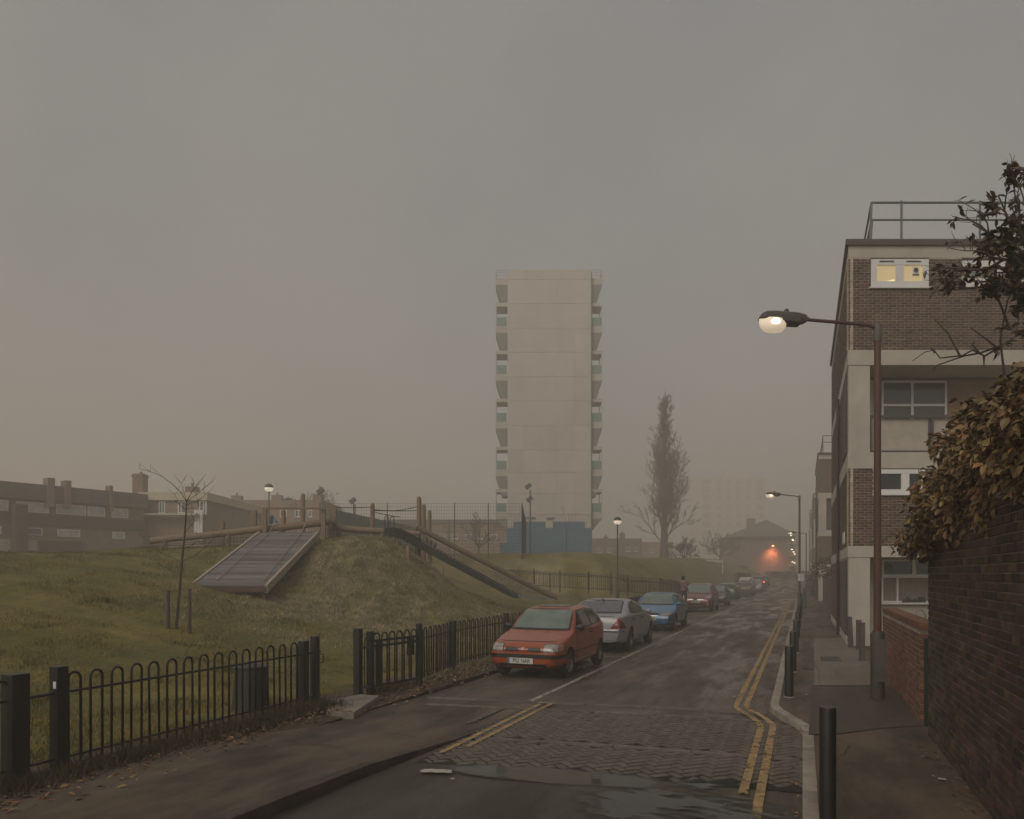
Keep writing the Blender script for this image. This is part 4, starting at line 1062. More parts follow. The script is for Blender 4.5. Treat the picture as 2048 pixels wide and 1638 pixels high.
# plank ramp
rp = thing('plank_ramp', 'sloping plank ramp with two ropes up the play mound', 'ramp', P(460, 1180, 21))
BL, BR, TLp, TR = P(385, 1171, 21), P(529.5, 1171.5, 21), P(521, 1064.5, 27), P(634, 1064.5, 27)
NPL = 44
sx = (BR-BL); sxt = (TR-TLp)
nrm = (BR-BL).cross(TLp-BL).normalized()
for i in range(NPL):
    t0, t1 = i/NPL, (i+1)/NPL-.0022
    A0, A1, B0, B1 = BL.lerp(TLp, t0), BL.lerp(TLp, t1), BR.lerp(TR, t0), BR.lerp(TR, t1)
    j = nrm*rnd.uniform(-.004, .004); b = MB(); d = -nrm*.04
    vs = [A0+j, B0+j, B1+j, A1+j]; b.add(vs+[v+d for v in vs], [(0, 1, 2, 3), (7, 6, 5, 4), (0, 4, 5, 1), (1, 5, 6, 2), (2, 6, 7, 3), (3, 7, 4, 0)])
    b.build('plank', m_plank, rp, world=True)
for (a, c, wd) in ((BL, TLp, -.09), (BR, TR, .09)):
    b = MB(); b.obox(a+nrm*.03+Vector((0, -.02, 0)), c-a, Vector((wd, 0, 0)), Vector((0, 0, -.24))); b.build('side_board', m_plankedge, rp, world=True)
b = MB(); b.obox(BL+Vector((-.05, -.022, -.02)), BR-BL+Vector((.1, 0, 0)), Vector((0, -.04, 0)), Vector((0, 0, -.17))); b.build('front_board', m_fdark, rp, world=True)
for t in (.02, .33, .66, .98):
    q = BL.lerp(BR, t); b = MB(); b.box(q.x-.06, q.y+.05, T(q.x, q.y)-.3, q.x+.06, q.y+.17, q.z-.05); b.build('leg', m_fdark, rp, world=True)
ZT = 1017
for (s0, pxt) in ((.268, 556), (.93, 620)):
    a = BL.lerp(BR, (s0-.0)*1.0)+(TLp-BL)*.07+nrm*.05; c = P(pxt, ZT+5, 27.5)
    m_ = P({556: 541, 620: 604}[pxt], 1064, 27)+nrm*.03
    b = MB(); b.tube([a, a.lerp(m_, .5)+nrm*.02, m_, m_.lerp(c, .5)-Vector((0, 0, .02)), c], .0135, 6); b.build('climbing_rope', m_rope, rp, world=True, smooth=60)
    b = MB(); b.lathe([(.005, -.03), (.035, -.01), (.035, .02), (.005, .04)], a, 8); b.build('rope_knot', m_rope, rp, world=True)
# timber gantry above the ramp
gt = thing('timber_gantry', 'square timber goal frame carrying the ropes at the top of the ramp', 'frame', P(588, 1060, 27.6))
for px in (530, 647):
    q0, q1 = P(px, ZT-2, 27.6), P(px, 1072, 27.6); b = MB(); b.box(q0.x-.075, 27.53, T(q0.x, 27.6)-.3, q0.x+.075, 27.68, q0.z); b.build('upright', m_log, gt, world=True)
q0, q1 = P(534, ZT-2, 27.5), P(651, ZT+2, 27.5); b = MB(); b.box(q0.x, 27.44, q1.z, q1.x, 27.525, q0.z); b.build('crossbar', m_log, gt, world=True)
m_turq = M('turquoise_cloth', (.10, .26, .32), .8, var=.2)
jk = thing('turquoise_cloth', 'turquoise cloth draped over the log beside the ramp ropes', 'cloth', P(549, 1040, 27.9))
b = MB(); n = 9; p0, p1 = P(543, 1034, 27.95), P(557, 1049, 27.85)
for j in range(n):
    for i in range(n):
        s, t = i/(n-1), j/(n-1); b.v.append(Vector((p0.x+(p1.x-p0.x)*s*(.5+.6*t), 27.8-.06*math.sin(s*9+t*3), p0.z+(p1.z-p0.z)*t+.06*math.sin(s*3.1))))
for j in range(n-1):
    for i in range(n-1): b.f.append((j*n+i, j*n+i+1, (j+1)*n+i+1, (j+1)*n+i))
b.build('cloth', m_turq, jk, world=True, smooth=60)
# posts: (px, top, base, width px, Y, label)
posts = [(444, 1038, 1074, 9, 28.6, 'short cut post standing left on the mound behind the young tree'),
         (508, 1020, 1072, 10, 28.8, 'sloping topped post just left of the timber gantry'),
         (567, 1019, 1066, 9, 29.5, 'post behind the middle of the timber gantry'),
         (606, 987, 1066, 9, 30., 'round topped post, tall, rising behind the gantry crossbar'),
         (666, 1008, 1070, 13, 28.2, 'wide flat plank post joining the two balance logs'),
         (745, 1006, 1080, 9, 29.5, 'round topped post midway along the right hand log'),
         (838, 993, 1118, 9.5, 28.8, 'tallest of the three round topped posts by the slide log'),
         (847.5, 1008, 1112, 8.5, 30.4, 'middle one of the three round topped posts by the slide log'),
         (859, 1020, 1100, 8, 32., 'shortest of the three round topped posts by the slide log')]
for px, pt, pb_, wd, Y, lab in posts:
    p = P(px, pt, Y); wm_ = wd*Y/F; z = T(p.x, Y)
    t = thing('play_post', lab, 'post', (p.x, Y, z), 0, 'timber posts of the climbing trail')
    h = p.z-z; b = MB()
    if 'flat' in lab or 'cut' in lab or 'sloping' in lab:
        hx = wm_/2; dd_ = .08
        b.add([(-hx, -dd_, -.3), (hx, -dd_, -.3), (hx, dd_, -.3), (-hx, dd_, -.3), (-hx, -dd_, h-(.15 if 'slop' in lab else 0)), (hx, -dd_, h-(0 if 'slop' in lab else .12)), (hx, dd_, h-(0 if 'slop' in lab else .12)), (-hx, dd_, h-(.15 if 'slop' in lab else 0))],
              [(0,3,2,1),(4,5,6,7),(0,1,5,4),(1,2,6,5),(2,3,7,6),(3,0,4,7)])
    else:
        r = wm_/2; b.lathe([(r, -.3), (r*1.02, h*.5), (r, h-.10), (r*.85, h-.04), (r*.4, h)], (0, 0, 0), 10)
    b.build('post', m_log, t, smooth=45)
    b = MB(); b.tube([(wm_/2+.005, -.02, h-.3), (wm_/2+.03, -.02, h-.3)], .02, 6); b.build('bolt', m_galv, t)
for k, (a, c) in enumerate((((670, 1015, 28.3), (745, 1014, 29.4)), ((749, 1019, 29.4), (836, 1013, 28.9)), ((749, 1021, 29.5), (836, 1021, 28.8)), ((749, 1024, 29.5), (800, 1034, 29)))):
    p0, p1 = P(*a), P(*c); t = thing('trail_rope', ['rope from the wide flat post to the round post', 'sagging upper rope between the round post and the tallest post', 'taut lower rope between the round post and the tallest post', 'loose rope falling from the round post towards the slide'][k], 'rope', (p0+p1)/2, 0, 'ropes of the climbing trail')
    b = MB(); b.tube([p0.lerp(p1, i/8)-Vector((0, 0, (.10 if k == 1 else .02)*math.sin(math.pi*i/8))) for i in range(9)], .016, 5); b.build('rope', m_netd, t, world=True)
# slide
sd_ = thing('slide', 'dark green steel slide down the right side of the mound', 'slide', P(900, 1130, 29))
pts = [P(768, 1064, 27.2), P(789, 1063, 27.35), P(830, 1085, 28.), P(1022, 1187, 30.3), P(1034, 1190, 30.5)]
cw = Vector((.14, .42, 0))
b = MB()
for a, c in zip(pts, pts[1:]):
    b.add([a, c, c+cw, a+cw], [(0, 1, 2, 3)]); 
    dn = Vector((0, 0, -.02)); b.add([a+dn, c+dn, c+cw+dn, a+cw+dn], [(3, 2, 1, 0)])
b.build('chute', m_galv, sd_, world=True, smooth=30)
for off, nm in ((Vector(), 'side_panel'), (cw, 'side_panel')):
    b = MB()
    for a, c in zip(pts[:-1], pts[1:]):
        up = Vector((0, 0, .26)); lo = Vector((0, 0, -.16)); th = Vector((.03, .015, 0))
        hi0 = up if a is not pts[-2] else up*.3; hi1 = up if c is not pts[-1] and c is not pts[-2] else up*.25
        b.add([a+off+lo, c+off+lo, c+off+hi1*.6, a+off+hi0*.6, a+off+lo+th, c+off+lo+th, c+off+hi1*.6+th, a+off+hi0*.6+th], [(0,1,2,3),(7,6,5,4),(3,2,6,7),(0,4,5,1)])
    b.build(nm, m_greensteel, sd_, world=True)
for off in (Vector(), cw):
    p = P(770, 1064, 27.2)+off; b = MB(); b.tube([p, p+Vector((0, 0, .55)), p+Vector((.04, 0, .62)), p+Vector((.10, 0, .62)), p+Vector((.13, 0, .55)), p+Vector((.13, 0, .0))], .02, 6); b.build('hand_loop', m_greensteel, sd_, world=True, smooth=60)
for s in (pts[1], pts[2].lerp(pts[3], .12)):
    b = MB(); q = s+cw*.5; b.tube([(q.x, q.y, T(q.x, q.y)-.3), (q.x, q.y, s.z-.1)], .07, 8); b.build('support_post', m_log, sd_, world=True)
# scramble net between slide and long handrail log
hl, h0, h1 = log_thing('handrail_log', 'long sloping log running down beside the slide and rope net', 831, 1054, 28.6, 1112, 1196, 31.6, .125, 'log')
h2, _, _ = log_thing('handrail_log', 'short sloping log just below the top of the long one', 848, 1076, 30.6, 872, 1092, 31.2, .115, 'log')
sn = thing('scramble_net', 'grey rope scramble net stretched between the slide and the long sloping log', 'net', P(980, 1150, 30))
net(sn, pts[2]+cw+Vector((.1, 0, .02)), pts[3]+cw+Vector((.05, 0, -.05)), h0.lerp(h1, .03), h0.lerp(h1, .96), 30, 6, .016, .0)
b = MB(); q0, q1 = P(1030, 1190, 30.6), P(1110, 1197.5, 31.3); b.obox(q0, q1-q0, Vector((0, .1, 0)), Vector((0, 0, -.10))); b.build('bottom_rail', m_galv, sn, world=True)
for (px, py, h, lab) in ((816, 1119, .5, 'stubby peg left below the slide, nearest its top'), (862, 1125, .45, 'stubby peg under the upper half of the slide'), (885, 1147, .4, 'stubby peg lower on the grass beside the slide')):
    q = R(px, py, 24); t = thing('timber_peg', lab, 'peg', q, 0, 'short timber pegs in the mound'); b = MB(); b.lathe([(.08, -.2), (.08, h*.9), (.06, h)], (0, 0, 0), 8); b.build('peg', m_log, t, smooth=45)
    b = MB(); b.lathe([(.05, h+.001), (.05, h+.012)], (0, 0, 0), 8); b.build('end_cap', m_plankedge, t)
for k, (px, py, lab) in enumerate(((432, 1091, 'white scrap on the grass left of the ramp top'), (412, 1145, 'white scrap by the left edge of the ramp'))):
    q = R(px, py, 20); t = thing('paper_scrap', lab, 'litter', q+Vector((0, 0, .05))); b = MB(); b.add([(-.05, 0, 0), (.04, -.03, .02), (.06, .03, .0), (-.02, .04, .05)], [(0, 1, 2), (0, 2, 3)]); b.build('scrap', m_litter, t)
# ------------------------------------------------------------------ ball court: mesh fence, floodlights, hoop
def mesh_fence(name, label, p0, p1, zb0, zb1, zt0, zt1, npost, pitch=.2, vp=.1, r=.006):
    p0, p1 = Vector(p0), Vector(p1); t = thing(name, label, 'fence', (p0+p1)/2)
    L_ = (p1-p0).length
    f = lambda s, k: p0.lerp(p1, s)+Vector((0, 0, (zb0+(zb1-zb0)*s)*(1-k)+(zt0+(zt1-zt0)*s)*k))
    for i in range(npost+1):
        s = i/npost; b = MB(); b.tube([f(s, -.05), f(s, 1.01)], .035, 5); b.build('post', m_greenfence, t, world=True)
    for i in range(npost):
        b = MB(); s0, s1 = i/npost, (i+1)/npost; n = int(L_/npost/vp); H_ = zt0-zb0
        for k in range(n+1): b.tube([f(s0+(s1-s0)*k/n, 0), f(s0+(s1-s0)*k/n, 1)], r, 3, False)
        m_ = int(H_/pitch)
        for k in range(m_+1): b.tube([f(s0, k/m_), f(s1, k/m_)], r*1.3, 3, False)
        b.build('mesh_panel', m_greenfence, t, world=True)
    return t
q0, q1 = P(640, 1107, 46), P(1044, 1107, 46); q0.z = q1.z = 0
ztop = EYE+(1150-1007)/F*46
mesh_fence('court_fence', 'long tall green mesh fence of the ball court behind the play mound', q0, q1, 3.0, 3.3, ztop, ztop, 6, .22, .16, .0055)
q2, q3 = P(1044, 1107, 46.1), P(1052, 1107, 62); q2.z = q3.z = 0
mesh_fence('court_fence', 'end run of the green mesh fence seen almost edge on before the tower base', q2, q3, 3.3, 3.4, ztop, ztop, 6, .2, .06, .012)
q2, q3 = P(600, 1107, 92), P(1000, 1107, 92); q2.z = q3.z = 0
mesh_fence('court_fence', 'far side mesh fence of the ball court', q2, q3, 3.4, 3.4, 6.6, 6.6, 8, .4, .5, .012)
bt = thing('board_fence', 'sloping line of blue green close boarded fence seen behind the balance log', 'fence', P(730, 1050, 55))
a0, a1 = P(670, 1020, 50), P(835, 1055, 72); m_teal = M('teal_boards', (.04, .085, .09), .8, var=.2, scale=2)
for i in range(26):
    s0, s1 = i/26, (i+1)/26-.004; x_, y_ = a0.lerp(a1, s0), a0.lerp(a1, s1); b = MB()
    b.add([(x_.x, x_.y, 2.8), (y_.x, y_.y, 2.8), y_, x_, (x_.x+.05, x_.y+.05, 2.8), (y_.x+.05, y_.y+.05, 2.8), y_+Vector((.05, .05, 0)), x_+Vector((.05, .05, 0))], [(0,1,2,3),(7,6,5,4),(3,2,6,7),(0,3,7,4),(1,5,6,2)])
    b.build('board', m_teal, bt, world=True)
def flood(px, py, Y, label, heads=((0, 0),)):
    p = P(px, py, Y); z = T(p.x, Y); t = thing('floodlight', label, 'floodlight', (p.x, Y, z), 0, 'floodlights round the ball court')
    b = MB(); b.tube([(0, 0, -.2), (0, 0, p.z-z)], .06, 6); b.build('pole', m_rail, t, smooth=60)
    for dx, dz in heads:
        h = p.z-z+dz; b = MB(); c_ = Vector((dx, -.1, h+.12))
        b.obox(c_+Vector((-.28, -.1, -.12)), Vector((.42, 0, .3)), Vector((0, .22, 0)), Vector((-.18, 0, .26))); o = b.build('lamp_head', m_rail, t)
        b = MB(); b.obox(c_+Vector((-.26, -.135, -.07)), Vector((.34, 0, .24)), Vector((0, .02, 0)), Vector((-.14, 0, .20))); b.build('lens', m_fwin, o)
flood(646, 990, 50, 'floodlight on a pole right of the timber gantry, before the bare tree')
flood(710, 1009, 55, 'floodlight on a pole above the court fence, right of the wide flat post')
flood(1060.5, 980, 56, 'double headed floodlight on a pole in front of the tower base', ((0, 0), (.1, -1.0)))
bh_ = thing('basketball_hoop', 'basketball backboard on a post inside the mesh fenced court', 'basketball hoop', P(896, 1100, 62))
a = pr(886, 1052, 909, 1066.5, 62); b = MB()
for q in ((a[0], a[2], a[1], a[2]+.06), (a[0], a[3]-.06, a[1], a[3]), (a[0], a[2]+.06, a[0]+.06, a[3]-.06), (a[1]-.06, a[2]+.06, a[1], a[3]-.06)): b.box(q[0], 62, q[1], q[2], 62.04, q[3])
xm = (a[0]+a[1])/2
for q in ((xm-.2, a[2]+.1, xm-.16, a[2]+.4), (xm+.16, a[2]+.1, xm+.2, a[2]+.4), (xm-.16, a[2]+.36, xm+.16, a[2]+.4)): b.box(q[0], 62, q[1], q[2], 62.04, q[3])
b.build('backboard', m_rail, bh_, world=True)
b = MB(); b.tube([(xm+math.cos(k*.524)*.23, 61.7+math.sin(k*.524)*.23, a[2]+.1) for k in range(13)], .015, 5); b.build('rim', m_rust, bh_, world=True)
b = MB(); b.tube([(xm, 62.1, 3), (xm, 62.1, a[3]+.5)], .06, 6); b.build('post', m_rail, bh_, world=True)

# ------------------------------------------------------------------ lamps
m_globe = M('lit_lamp_globe', (.7, .65, .55), .3, var=0, bump=0, emit=((1, .87, .66), .55))
m_dome = M('lamp_dome', (.03, .028, .026), .4, var=.1, bump=0)
def globe_lamp(px, py, Y, w_, label, zb=None):
    p = P(px, py, Y); z = T(p.x, Y) if zb is None else zb; r = w_*Y/F/2
    t = thing('globe_lamp', label, 'street lamp', (p.x, Y, z), 0, 'half globe park lamps'); h = p.z-z
    b = MB(); b.lathe([(.06, -.2), (.055, 1.0), (.05, 1.02), (.038, h-r*.9)], (0, 0, 0), 8); b.build('pole', m_greensteel, t, smooth=40)
    b = MB(); b.lathe([(.05, 0), (.10, .02), (.10, .9), (.07, .95)], (0, 0, 0), 8); b.build('base', m_greensteel, t, smooth=40)
    b = MB(); b.lathe([(r*math.cos(a), h+r*math.sin(a)) for a in [math.radians(5+17*i) for i in range(6)]], (0, 0, 0), 16); b.build('cap', m_dome, t, smooth=60)
    b = MB(); b.lathe([(r*.35, h-r*.85), (r*.75, h-r*.62), (r*.93, h-r*.3), (r*.97, h+r*.04)], (0, 0, 0), 16); b.build('globe', m_globe, t, smooth=60)
    b = MB(); b.lathe([(.05, h-r*1.1), (.09, h-r*.95), (.09, h-r*.86)], (0, 0, 0), 10); b.build('collar', m_dome, t, smooth=40)
globe_lamp(1235, 1042, 42, 16.5, 'dark half globe lamp on a green pole by the curving railings')
globe_lamp(538, 976, 46, 17.5, 'half globe lamp standing behind the ramp and timber gantry')
m_lens = M('lit_street_lamp_lens', (.8, .72, .6), .25, var=0, bump=0, emit=((1, .80, .56), .42))
m_hot = M('street_lamp_burner', (.9, .8, .7), .3, var=0, bump=0, emit=((1, .84, .62), 1.6))
m_lbase = M('dark_lamp_base', (.042, .034, .028), .65, var=.25)
m_ldoor = M('lamp_door_grey', (.105, .10, .09), .6, var=.2)
def street_lamp(px, Y, pyt, pxh, label, colm, near=False, z=None):
    p = P(px, pyt, Y); zb = (.1 if z is None else z); h = p.z-zb; xh = P(pxh, 0, Y).x-p.x
    t = thing('street_lamp', label, 'street lamp', (p.x, Y, zb), 0, 'street lamps along the right pavement')
    pb_ = MB(); pb_.lathe([(.105, -.2), (.105, 1.05), (.07, 1.10)], (0, 0, 0), 12); pb_.build('base', m_lbase, t, smooth=40)
    pb_ = MB(); pb_.lathe([(.058, 1.08), (.050, h-.28)], (0, 0, 0), 12); pb_.build('pole', colm, t, smooth=60)
    pb_ = MB(); pb_.lathe([(.060, h-.30), (.058, h-.03), (.035, h+.01)], (0, 0, 0), 12); pb_.build('pole_collar', m_lampgrey, t, smooth=40)
    if near: pb_ = MB(); pb_.box(-.055, -.118, .30, .085, -.098, .98); pb_.build('service_door', m_ldoor, t)
    pb_ = MB(); pb_.tube([(0, 0, h-.10), (-.12, 0, h-.04), (-.5, 0, h+.0), (xh+.45, 0, h+.06)], .028, 8); pb_.build('arm', colm if near else m_lampgrey, t, smooth=60)
    hz = h+.06
    pb_ = MB()                                # lantern canopy: rounded box widening to the front
    secs = [(xh+.56, .03, .03, .03), (xh+.52, .035, .03, .03), (xh+.515, .055, .05, .06), (xh+.47, .06, .075, .08), (xh+.40, .09, .085, .085), (xh+.39, .11, .115, .09), (xh+.22, .13, .10, .10), (xh-.0, .14, .055, .115), (xh-.14, .13, .03, .115), (xh-.20, .12, .02, .085), (xh-.235, .07, .0, .03)]
    n = 12
    for x_, wy, dn, upz in secs:
        for k in range(n):
            a_ = 2*math.pi*k/n; c_, s_ = math.cos(a_), math.sin(a_)
            pb_.v.append(Vector((x_, wy*math.copysign(abs(c_)**.6, c_), hz+(upz if s_ > 0 else dn)*math.copysign(abs(s_)**.6, s_))))
    for i in range(len(secs)-1):
        for k in range(n): a_, b_ = i*n+k, i*n+(k+1) % n; pb_.f.append((a_, a_+n, b_+n, b_))
    pb_.f += [tuple(range(n)), tuple((len(secs)-1)*n+k for k in range(n))[::-1]]
    pb_.build('lantern', m_lampgrey, t, smooth=40)
    pb_ = MB(); pb_.lathe([(.038, hz+.08), (.038, hz+.14), (.02, hz+.165)], (xh+.20, 0, 0), 8); pb_.build('photocell', m_dome, t, smooth=40)
    pb_ = MB(); R_ = .205                    # glass bowl
    prof = [(R_*.3, -.185), (R_*.68, -.175), (R_*.93, -.10), (R_, -.02), (R_*.98, .0)]
    pb_.lathe([(r_, z_) for r_, z_ in prof], (0, 0, 0), 18)
    for v in pb_.v: v.x = v.x*1.08+xh-.02; v.y *= .72; v.z += hz-.015+ (v.x-xh)*-.08
    o = pb_.build('lens', m_lens, t, smooth=60)
    pb_ = MB(); pb_.lathe([(.02, -.05), (.06, -.045), (.075, -.0), (.05, .04), (.01, .05)], (0, 0, 0), 10)
    for v in pb_.v: v.y = v.y*.3-R_*.70; v.x += xh-.02; v.z += hz-.075
    pb_.build('burner', m_hot, o, smooth=60)
    return t
street_lamp(1755, 11.46, 646, 1548, 'nearest street lamp, rust red pole beside the low red brick wall', m_rust, True)
street_lamp(1599, 37.0, 991, 1541, 'second street lamp with a grey pole, lit, carrying the parking sign', m_lampgrey)
street_lamp(1612.5, 70., 1066, 1581, 'third street lamp, small, seen against the end building', m_lampgrey)
cl_ = P(590, 995, 62); t = thing('swan_neck_lamp', 'curved swan neck street lamp behind the play mound', 'street lamp', (P(592, 0, 62).x, 62, 3.2))
hh = P(592, 1002, 62).z-3.2; xo = P(570, 0, 62).x-P(592, 0, 62).x
b = MB(); b.tube([(0, 0, -.2), (0, 0, hh-.3), (-.1, 0, hh-.05), (-.35, 0, hh+.1), (xo+.5, 0, hh+.17)], .045, 6); b.build('pole', m_rail, t, smooth=60)
b = MB(); b.tube([(xo+.55, 0, hh+.17), (xo+.3, 0, hh+.2), (xo-.25, 0, hh+.12)], [.05, .13, .04], 8); b.build('lantern', m_rail, t, smooth=60)
# sodium lamp on the end building
sw = P(1546, 1092, EY-.8); t = thing('wall_lamp', 'glowing orange lamp on a bracket against the end building', 'lamp', sw)
m_sod = M('sodium_glow', (.9, .4, .2), .4, var=0, bump=0, emit=((1, .30, .07), 9))
b = MB(); b.tube([(-1.0, .78, -.35), (-.8, .5, -.15), (0, 0, 0)], .05, 5); b.build('bracket', m_fdark, t)
b = MB(); b.lathe([(.02, -.10), (.2, -.06), (.26, .04), (.1, .12)], (0, 0, 0), 10); b.build('lens', m_sod, t)
sp = bpy.data.lights.new('lamp_light', 'SPOT'); spo = bpy.data.objects.new('lamp_light', sp); C.objects.link(spo)
spo.parent = t; spo.location = (0, -.2, -.25); spo.rotation_euler = (math.radians(22), 0, 0)
sp.energy = 2300; sp.color = (1, .33, .16); sp.spot_size = math.radians(115); sp.spot_blend = 1; sp.shadow_soft_size = .8

# ------------------------------------------------------------------ bollards, posts, sign, cabinet
def bollard(loc, r, h, label, mat=m_black):
    t = thing('bollard', label, 'bollard', loc, 0, 'black bollards along the right kerb')
    b = MB(); b.lathe([(r, -.15), (r, h-.012), (r*.96, h-.003)], (0, 0, 0), 20); b.build('post', mat, t, smooth=40)
    b = MB(); b.lathe([(r*.93, h-.006), (r*.9, h+.004), (r*.5, h+.010)], (0, 0, 0), 20); b.build('cap', m_lampgrey, t, smooth=40)
    b = MB(); b.lathe([(r+.02, .0), (r+.012, .012)], (0, 0, .0), 16); b.build('base', m_conc, t, smooth=40)
g = P(1655.5, 0, 5.8); bollard((g.x, 5.8, .11), .0635, .92, 'nearest black bollard at the bottom edge, beside the kerb')
names = ['second bollard from the front, just past the bend in the kerb', 'third bollard from the front, partly behind the second', 'fourth bollard from the front, behind the third one',
         'fifth bollard in the row, before the cluster by the green cabinet', 'sixth bollard in the row, nearer of the pair before the green cabinet', 'seventh bollard in the row, last before the green cabinet',
         'bollard just beyond the green cabinet', 'small bollard beyond the parking sign post', 'farthest tiny bollard near the third street lamp']
for k, (px, Y) in enumerate(((1578, 11.67), (1586, 14.7), (1592, 18.4), (1595.5, 22.5), (1598.5, 27.5), (1601.5, 33), (1607, 48), (1608, 55), (1608.5, 63))):
    bollard((P(px, 0, Y).x, Y, .11), .068, .83, names[k])
for px, py, pt, lab, lean in ((1703, 1296, 1233, 'leftmost grey wooden post leaning against the white corner pillar', .06), (1717.5, 1300, 1240, 'middle grey post in front of the white pillar', 0), (1724, 1322, 1245, 'nearest grey post by the white pillar, closest to the lamp post', 0)):
    g = G(px, py, .11); h = (py-pt)/F*g.y; t = thing('wooden_post', lab, 'post', (g.x, g.y, .11), 0, 'grey posts at the corner of the flats'); b = MB()
    b.obox((-.05, -.05, -.2), (.1, 0, 0), (0, .1, 0), (-lean, 0, h+.2)); b.build('post', m_lampgrey, t)
    b = MB(); b.box(-.08, -.08, .0, .08, .08, .012); b.build('footing', m_conc, t)
sg = P(1600.5, 1154, 36.85); t = thing('parking_sign', 'small white parking sign plate on the second lamp post', 'sign', sg)
b = MB(); b.box(-.14, -.105, -.2, .14, -.085, .17); b.build('plate', m_upvc, t, bevel=.004)
b = MB()
for k, wx in enumerate((.09, .07, .09, .06)): b.box(-wx, -.109, .09-.07*k, wx, -.1055, .105-.07*k)
b.build('lettering', m_black, t)
b = MB(); b.box(-.02, -.084, -.1, .02, -.02, .1); b.build('clip', m_galv, t)
g = P(1605.5, 0, 43.); t = thing('utility_cabinet', 'green roadside cabinet between the bollards', 'cabinet', (g.x, 43., .1), RZ)
m_cab = M('green_cabinet_paint', (.025, .052, .042), .5, var=.15)
b = MB(); b.box(-.22, -.4, 0, .22, .4, .82); b.build('body', m_cab, t, bevel=.015)
b = MB(); b.box(-.25, -.43, .825, .25, .43, .87); b.build('lid', m_cab, t, bevel=.015)
b = MB(); b.box(-.235, -.36, .08, -.222, -.01, .76); b.box(-.235, .01, .08, -.222, .36, .76); b.build('door', m_cab, t)

# ------------------------------------------------------------------ bow topped railings
def hoop_mesh(wd, h, zb, r, name='hoop', n=6):
    b = MB(); hw = wd/2
    arc = [(hw*math.cos(a), 0, h-hw+hw*math.sin(a)) for a in [math.pi*k/8 for k in range(9)]]
    b.tube([(hw, 0, zb)]+arc+[(-hw, 0, zb)], r, n); me = b.mesh(name); me.shade_smooth(); me.materials.append(m_black); return me
hoopA = hoop_mesh(.135, .98, .04, .0150)
def railings(name, label, pts, ztop=None, posts=(), hoop=hoopA, pitch=.245, pw=.05, h=.98, mat=m_black, zfn=None, gap=()):
    """pts in world XY; pickets hoop to hoop between, two rails, square posts"""
    a = Vector(pts[0]); t = thing(name, label, 'railings', (a.x, a.y, zfn(a.x, a.y)))
    inv = WM[t.name].inverted(); acc = 0
    r1 = [MB(), MB()]; rp = [[], []]
    for i in range(len(pts)-1):
        a, c = Vector(pts[i]), Vector(pts[i+1]); L_ = (c-a).length; d = (c-a)/L_
        n = max(1, round(L_/pitch)); ang = math.atan2(d.y, d.x)
        for k in range(n):
            q = a+d*(L_*(k+.5)/n); z = zfn(q.x, q.y)
            if any((q.xy-Vector(g_[:2])).length < g_[2] for g_ in gap): continue
            link('hoop', hoop, t, mat4=inv @ Matrix.Translation((q.x, q.y, z+rnd.uniform(-.004, .004))) @ Matrix.Rotation(ang+rnd.gauss(0, .02), 4, 'Z') @ Matrix.Rotation(rnd.gauss(0, .008), 4, 'X'))
        for k in range(n+(i == len(pts)-2)):
            q = a+d*(L_*k/n); z = zfn(q.x, q.y); rp[0].append(Vector((q.x, q.y, z+h-.19))); rp[1].append(Vector((q.x, q.y, z+.13)))
    for k in range(2):
        b = MB(); b.tube(rp[k], .016, 5); b.build('rail', mat, t, world=True)
    for (x_, y_, w2, hp_) in posts:
        z = zfn(x_, y_); b = MB(); b.box(-w2, -w2, -.2, w2, w2, hp_); o_ = b.build('post', mat, t, bevel=.006)
        o_.matrix_local = inv @ Matrix.Translation((x_, y_, z)) @ Matrix.Rotation(RZ, 4, 'Z')
    return t
zf = lambda x, y: .12
def pxv(px, v):   # point on the line v = const seen at pixel column px
    m = (px-1024)/F; Y = v/(cP*m-sP); return Vector((m*Y, Y, 0))
v0 = -6.95
pA, pB = UV(.6, v0), pxv(640, v0)
posts_ = [(*pxv(31, v0).xy, .085, 1.04), (*pxv(118, v0).xy, .06, 1.06), (*pxv(607, v0).xy, .06, .99), (*pxv(630, v0).xy, .052, 1.04)]
railings('railings', 'near left run of black bow topped railings, ending at two posts', [pA, pB], posts=posts_, zfn=zf, gap=[(p[0], p[1], .12) for p in posts_])
pC = [pxv(838, v0+.35), UV(13.6, -6.9), UV(16, -6.95), UV(24, -7.0), UV(40, -7.05)]
pc_ = []
for q in pC: pc_.append(Vector((q.x, q.y, 0)))
ps = [(*pxv(906, v0+.12).xy, .055, 1.02), (*pxv(1012, v0).xy, .055, 1.02)]+[(*UV(u, -6.98).xy, .055, 1.02) for u in (21.5, 25., 29, 33, 37)]
railings('railings', 'black bow topped railings running behind the parked cars from the gate', pc_, posts=ps, zfn=zf)
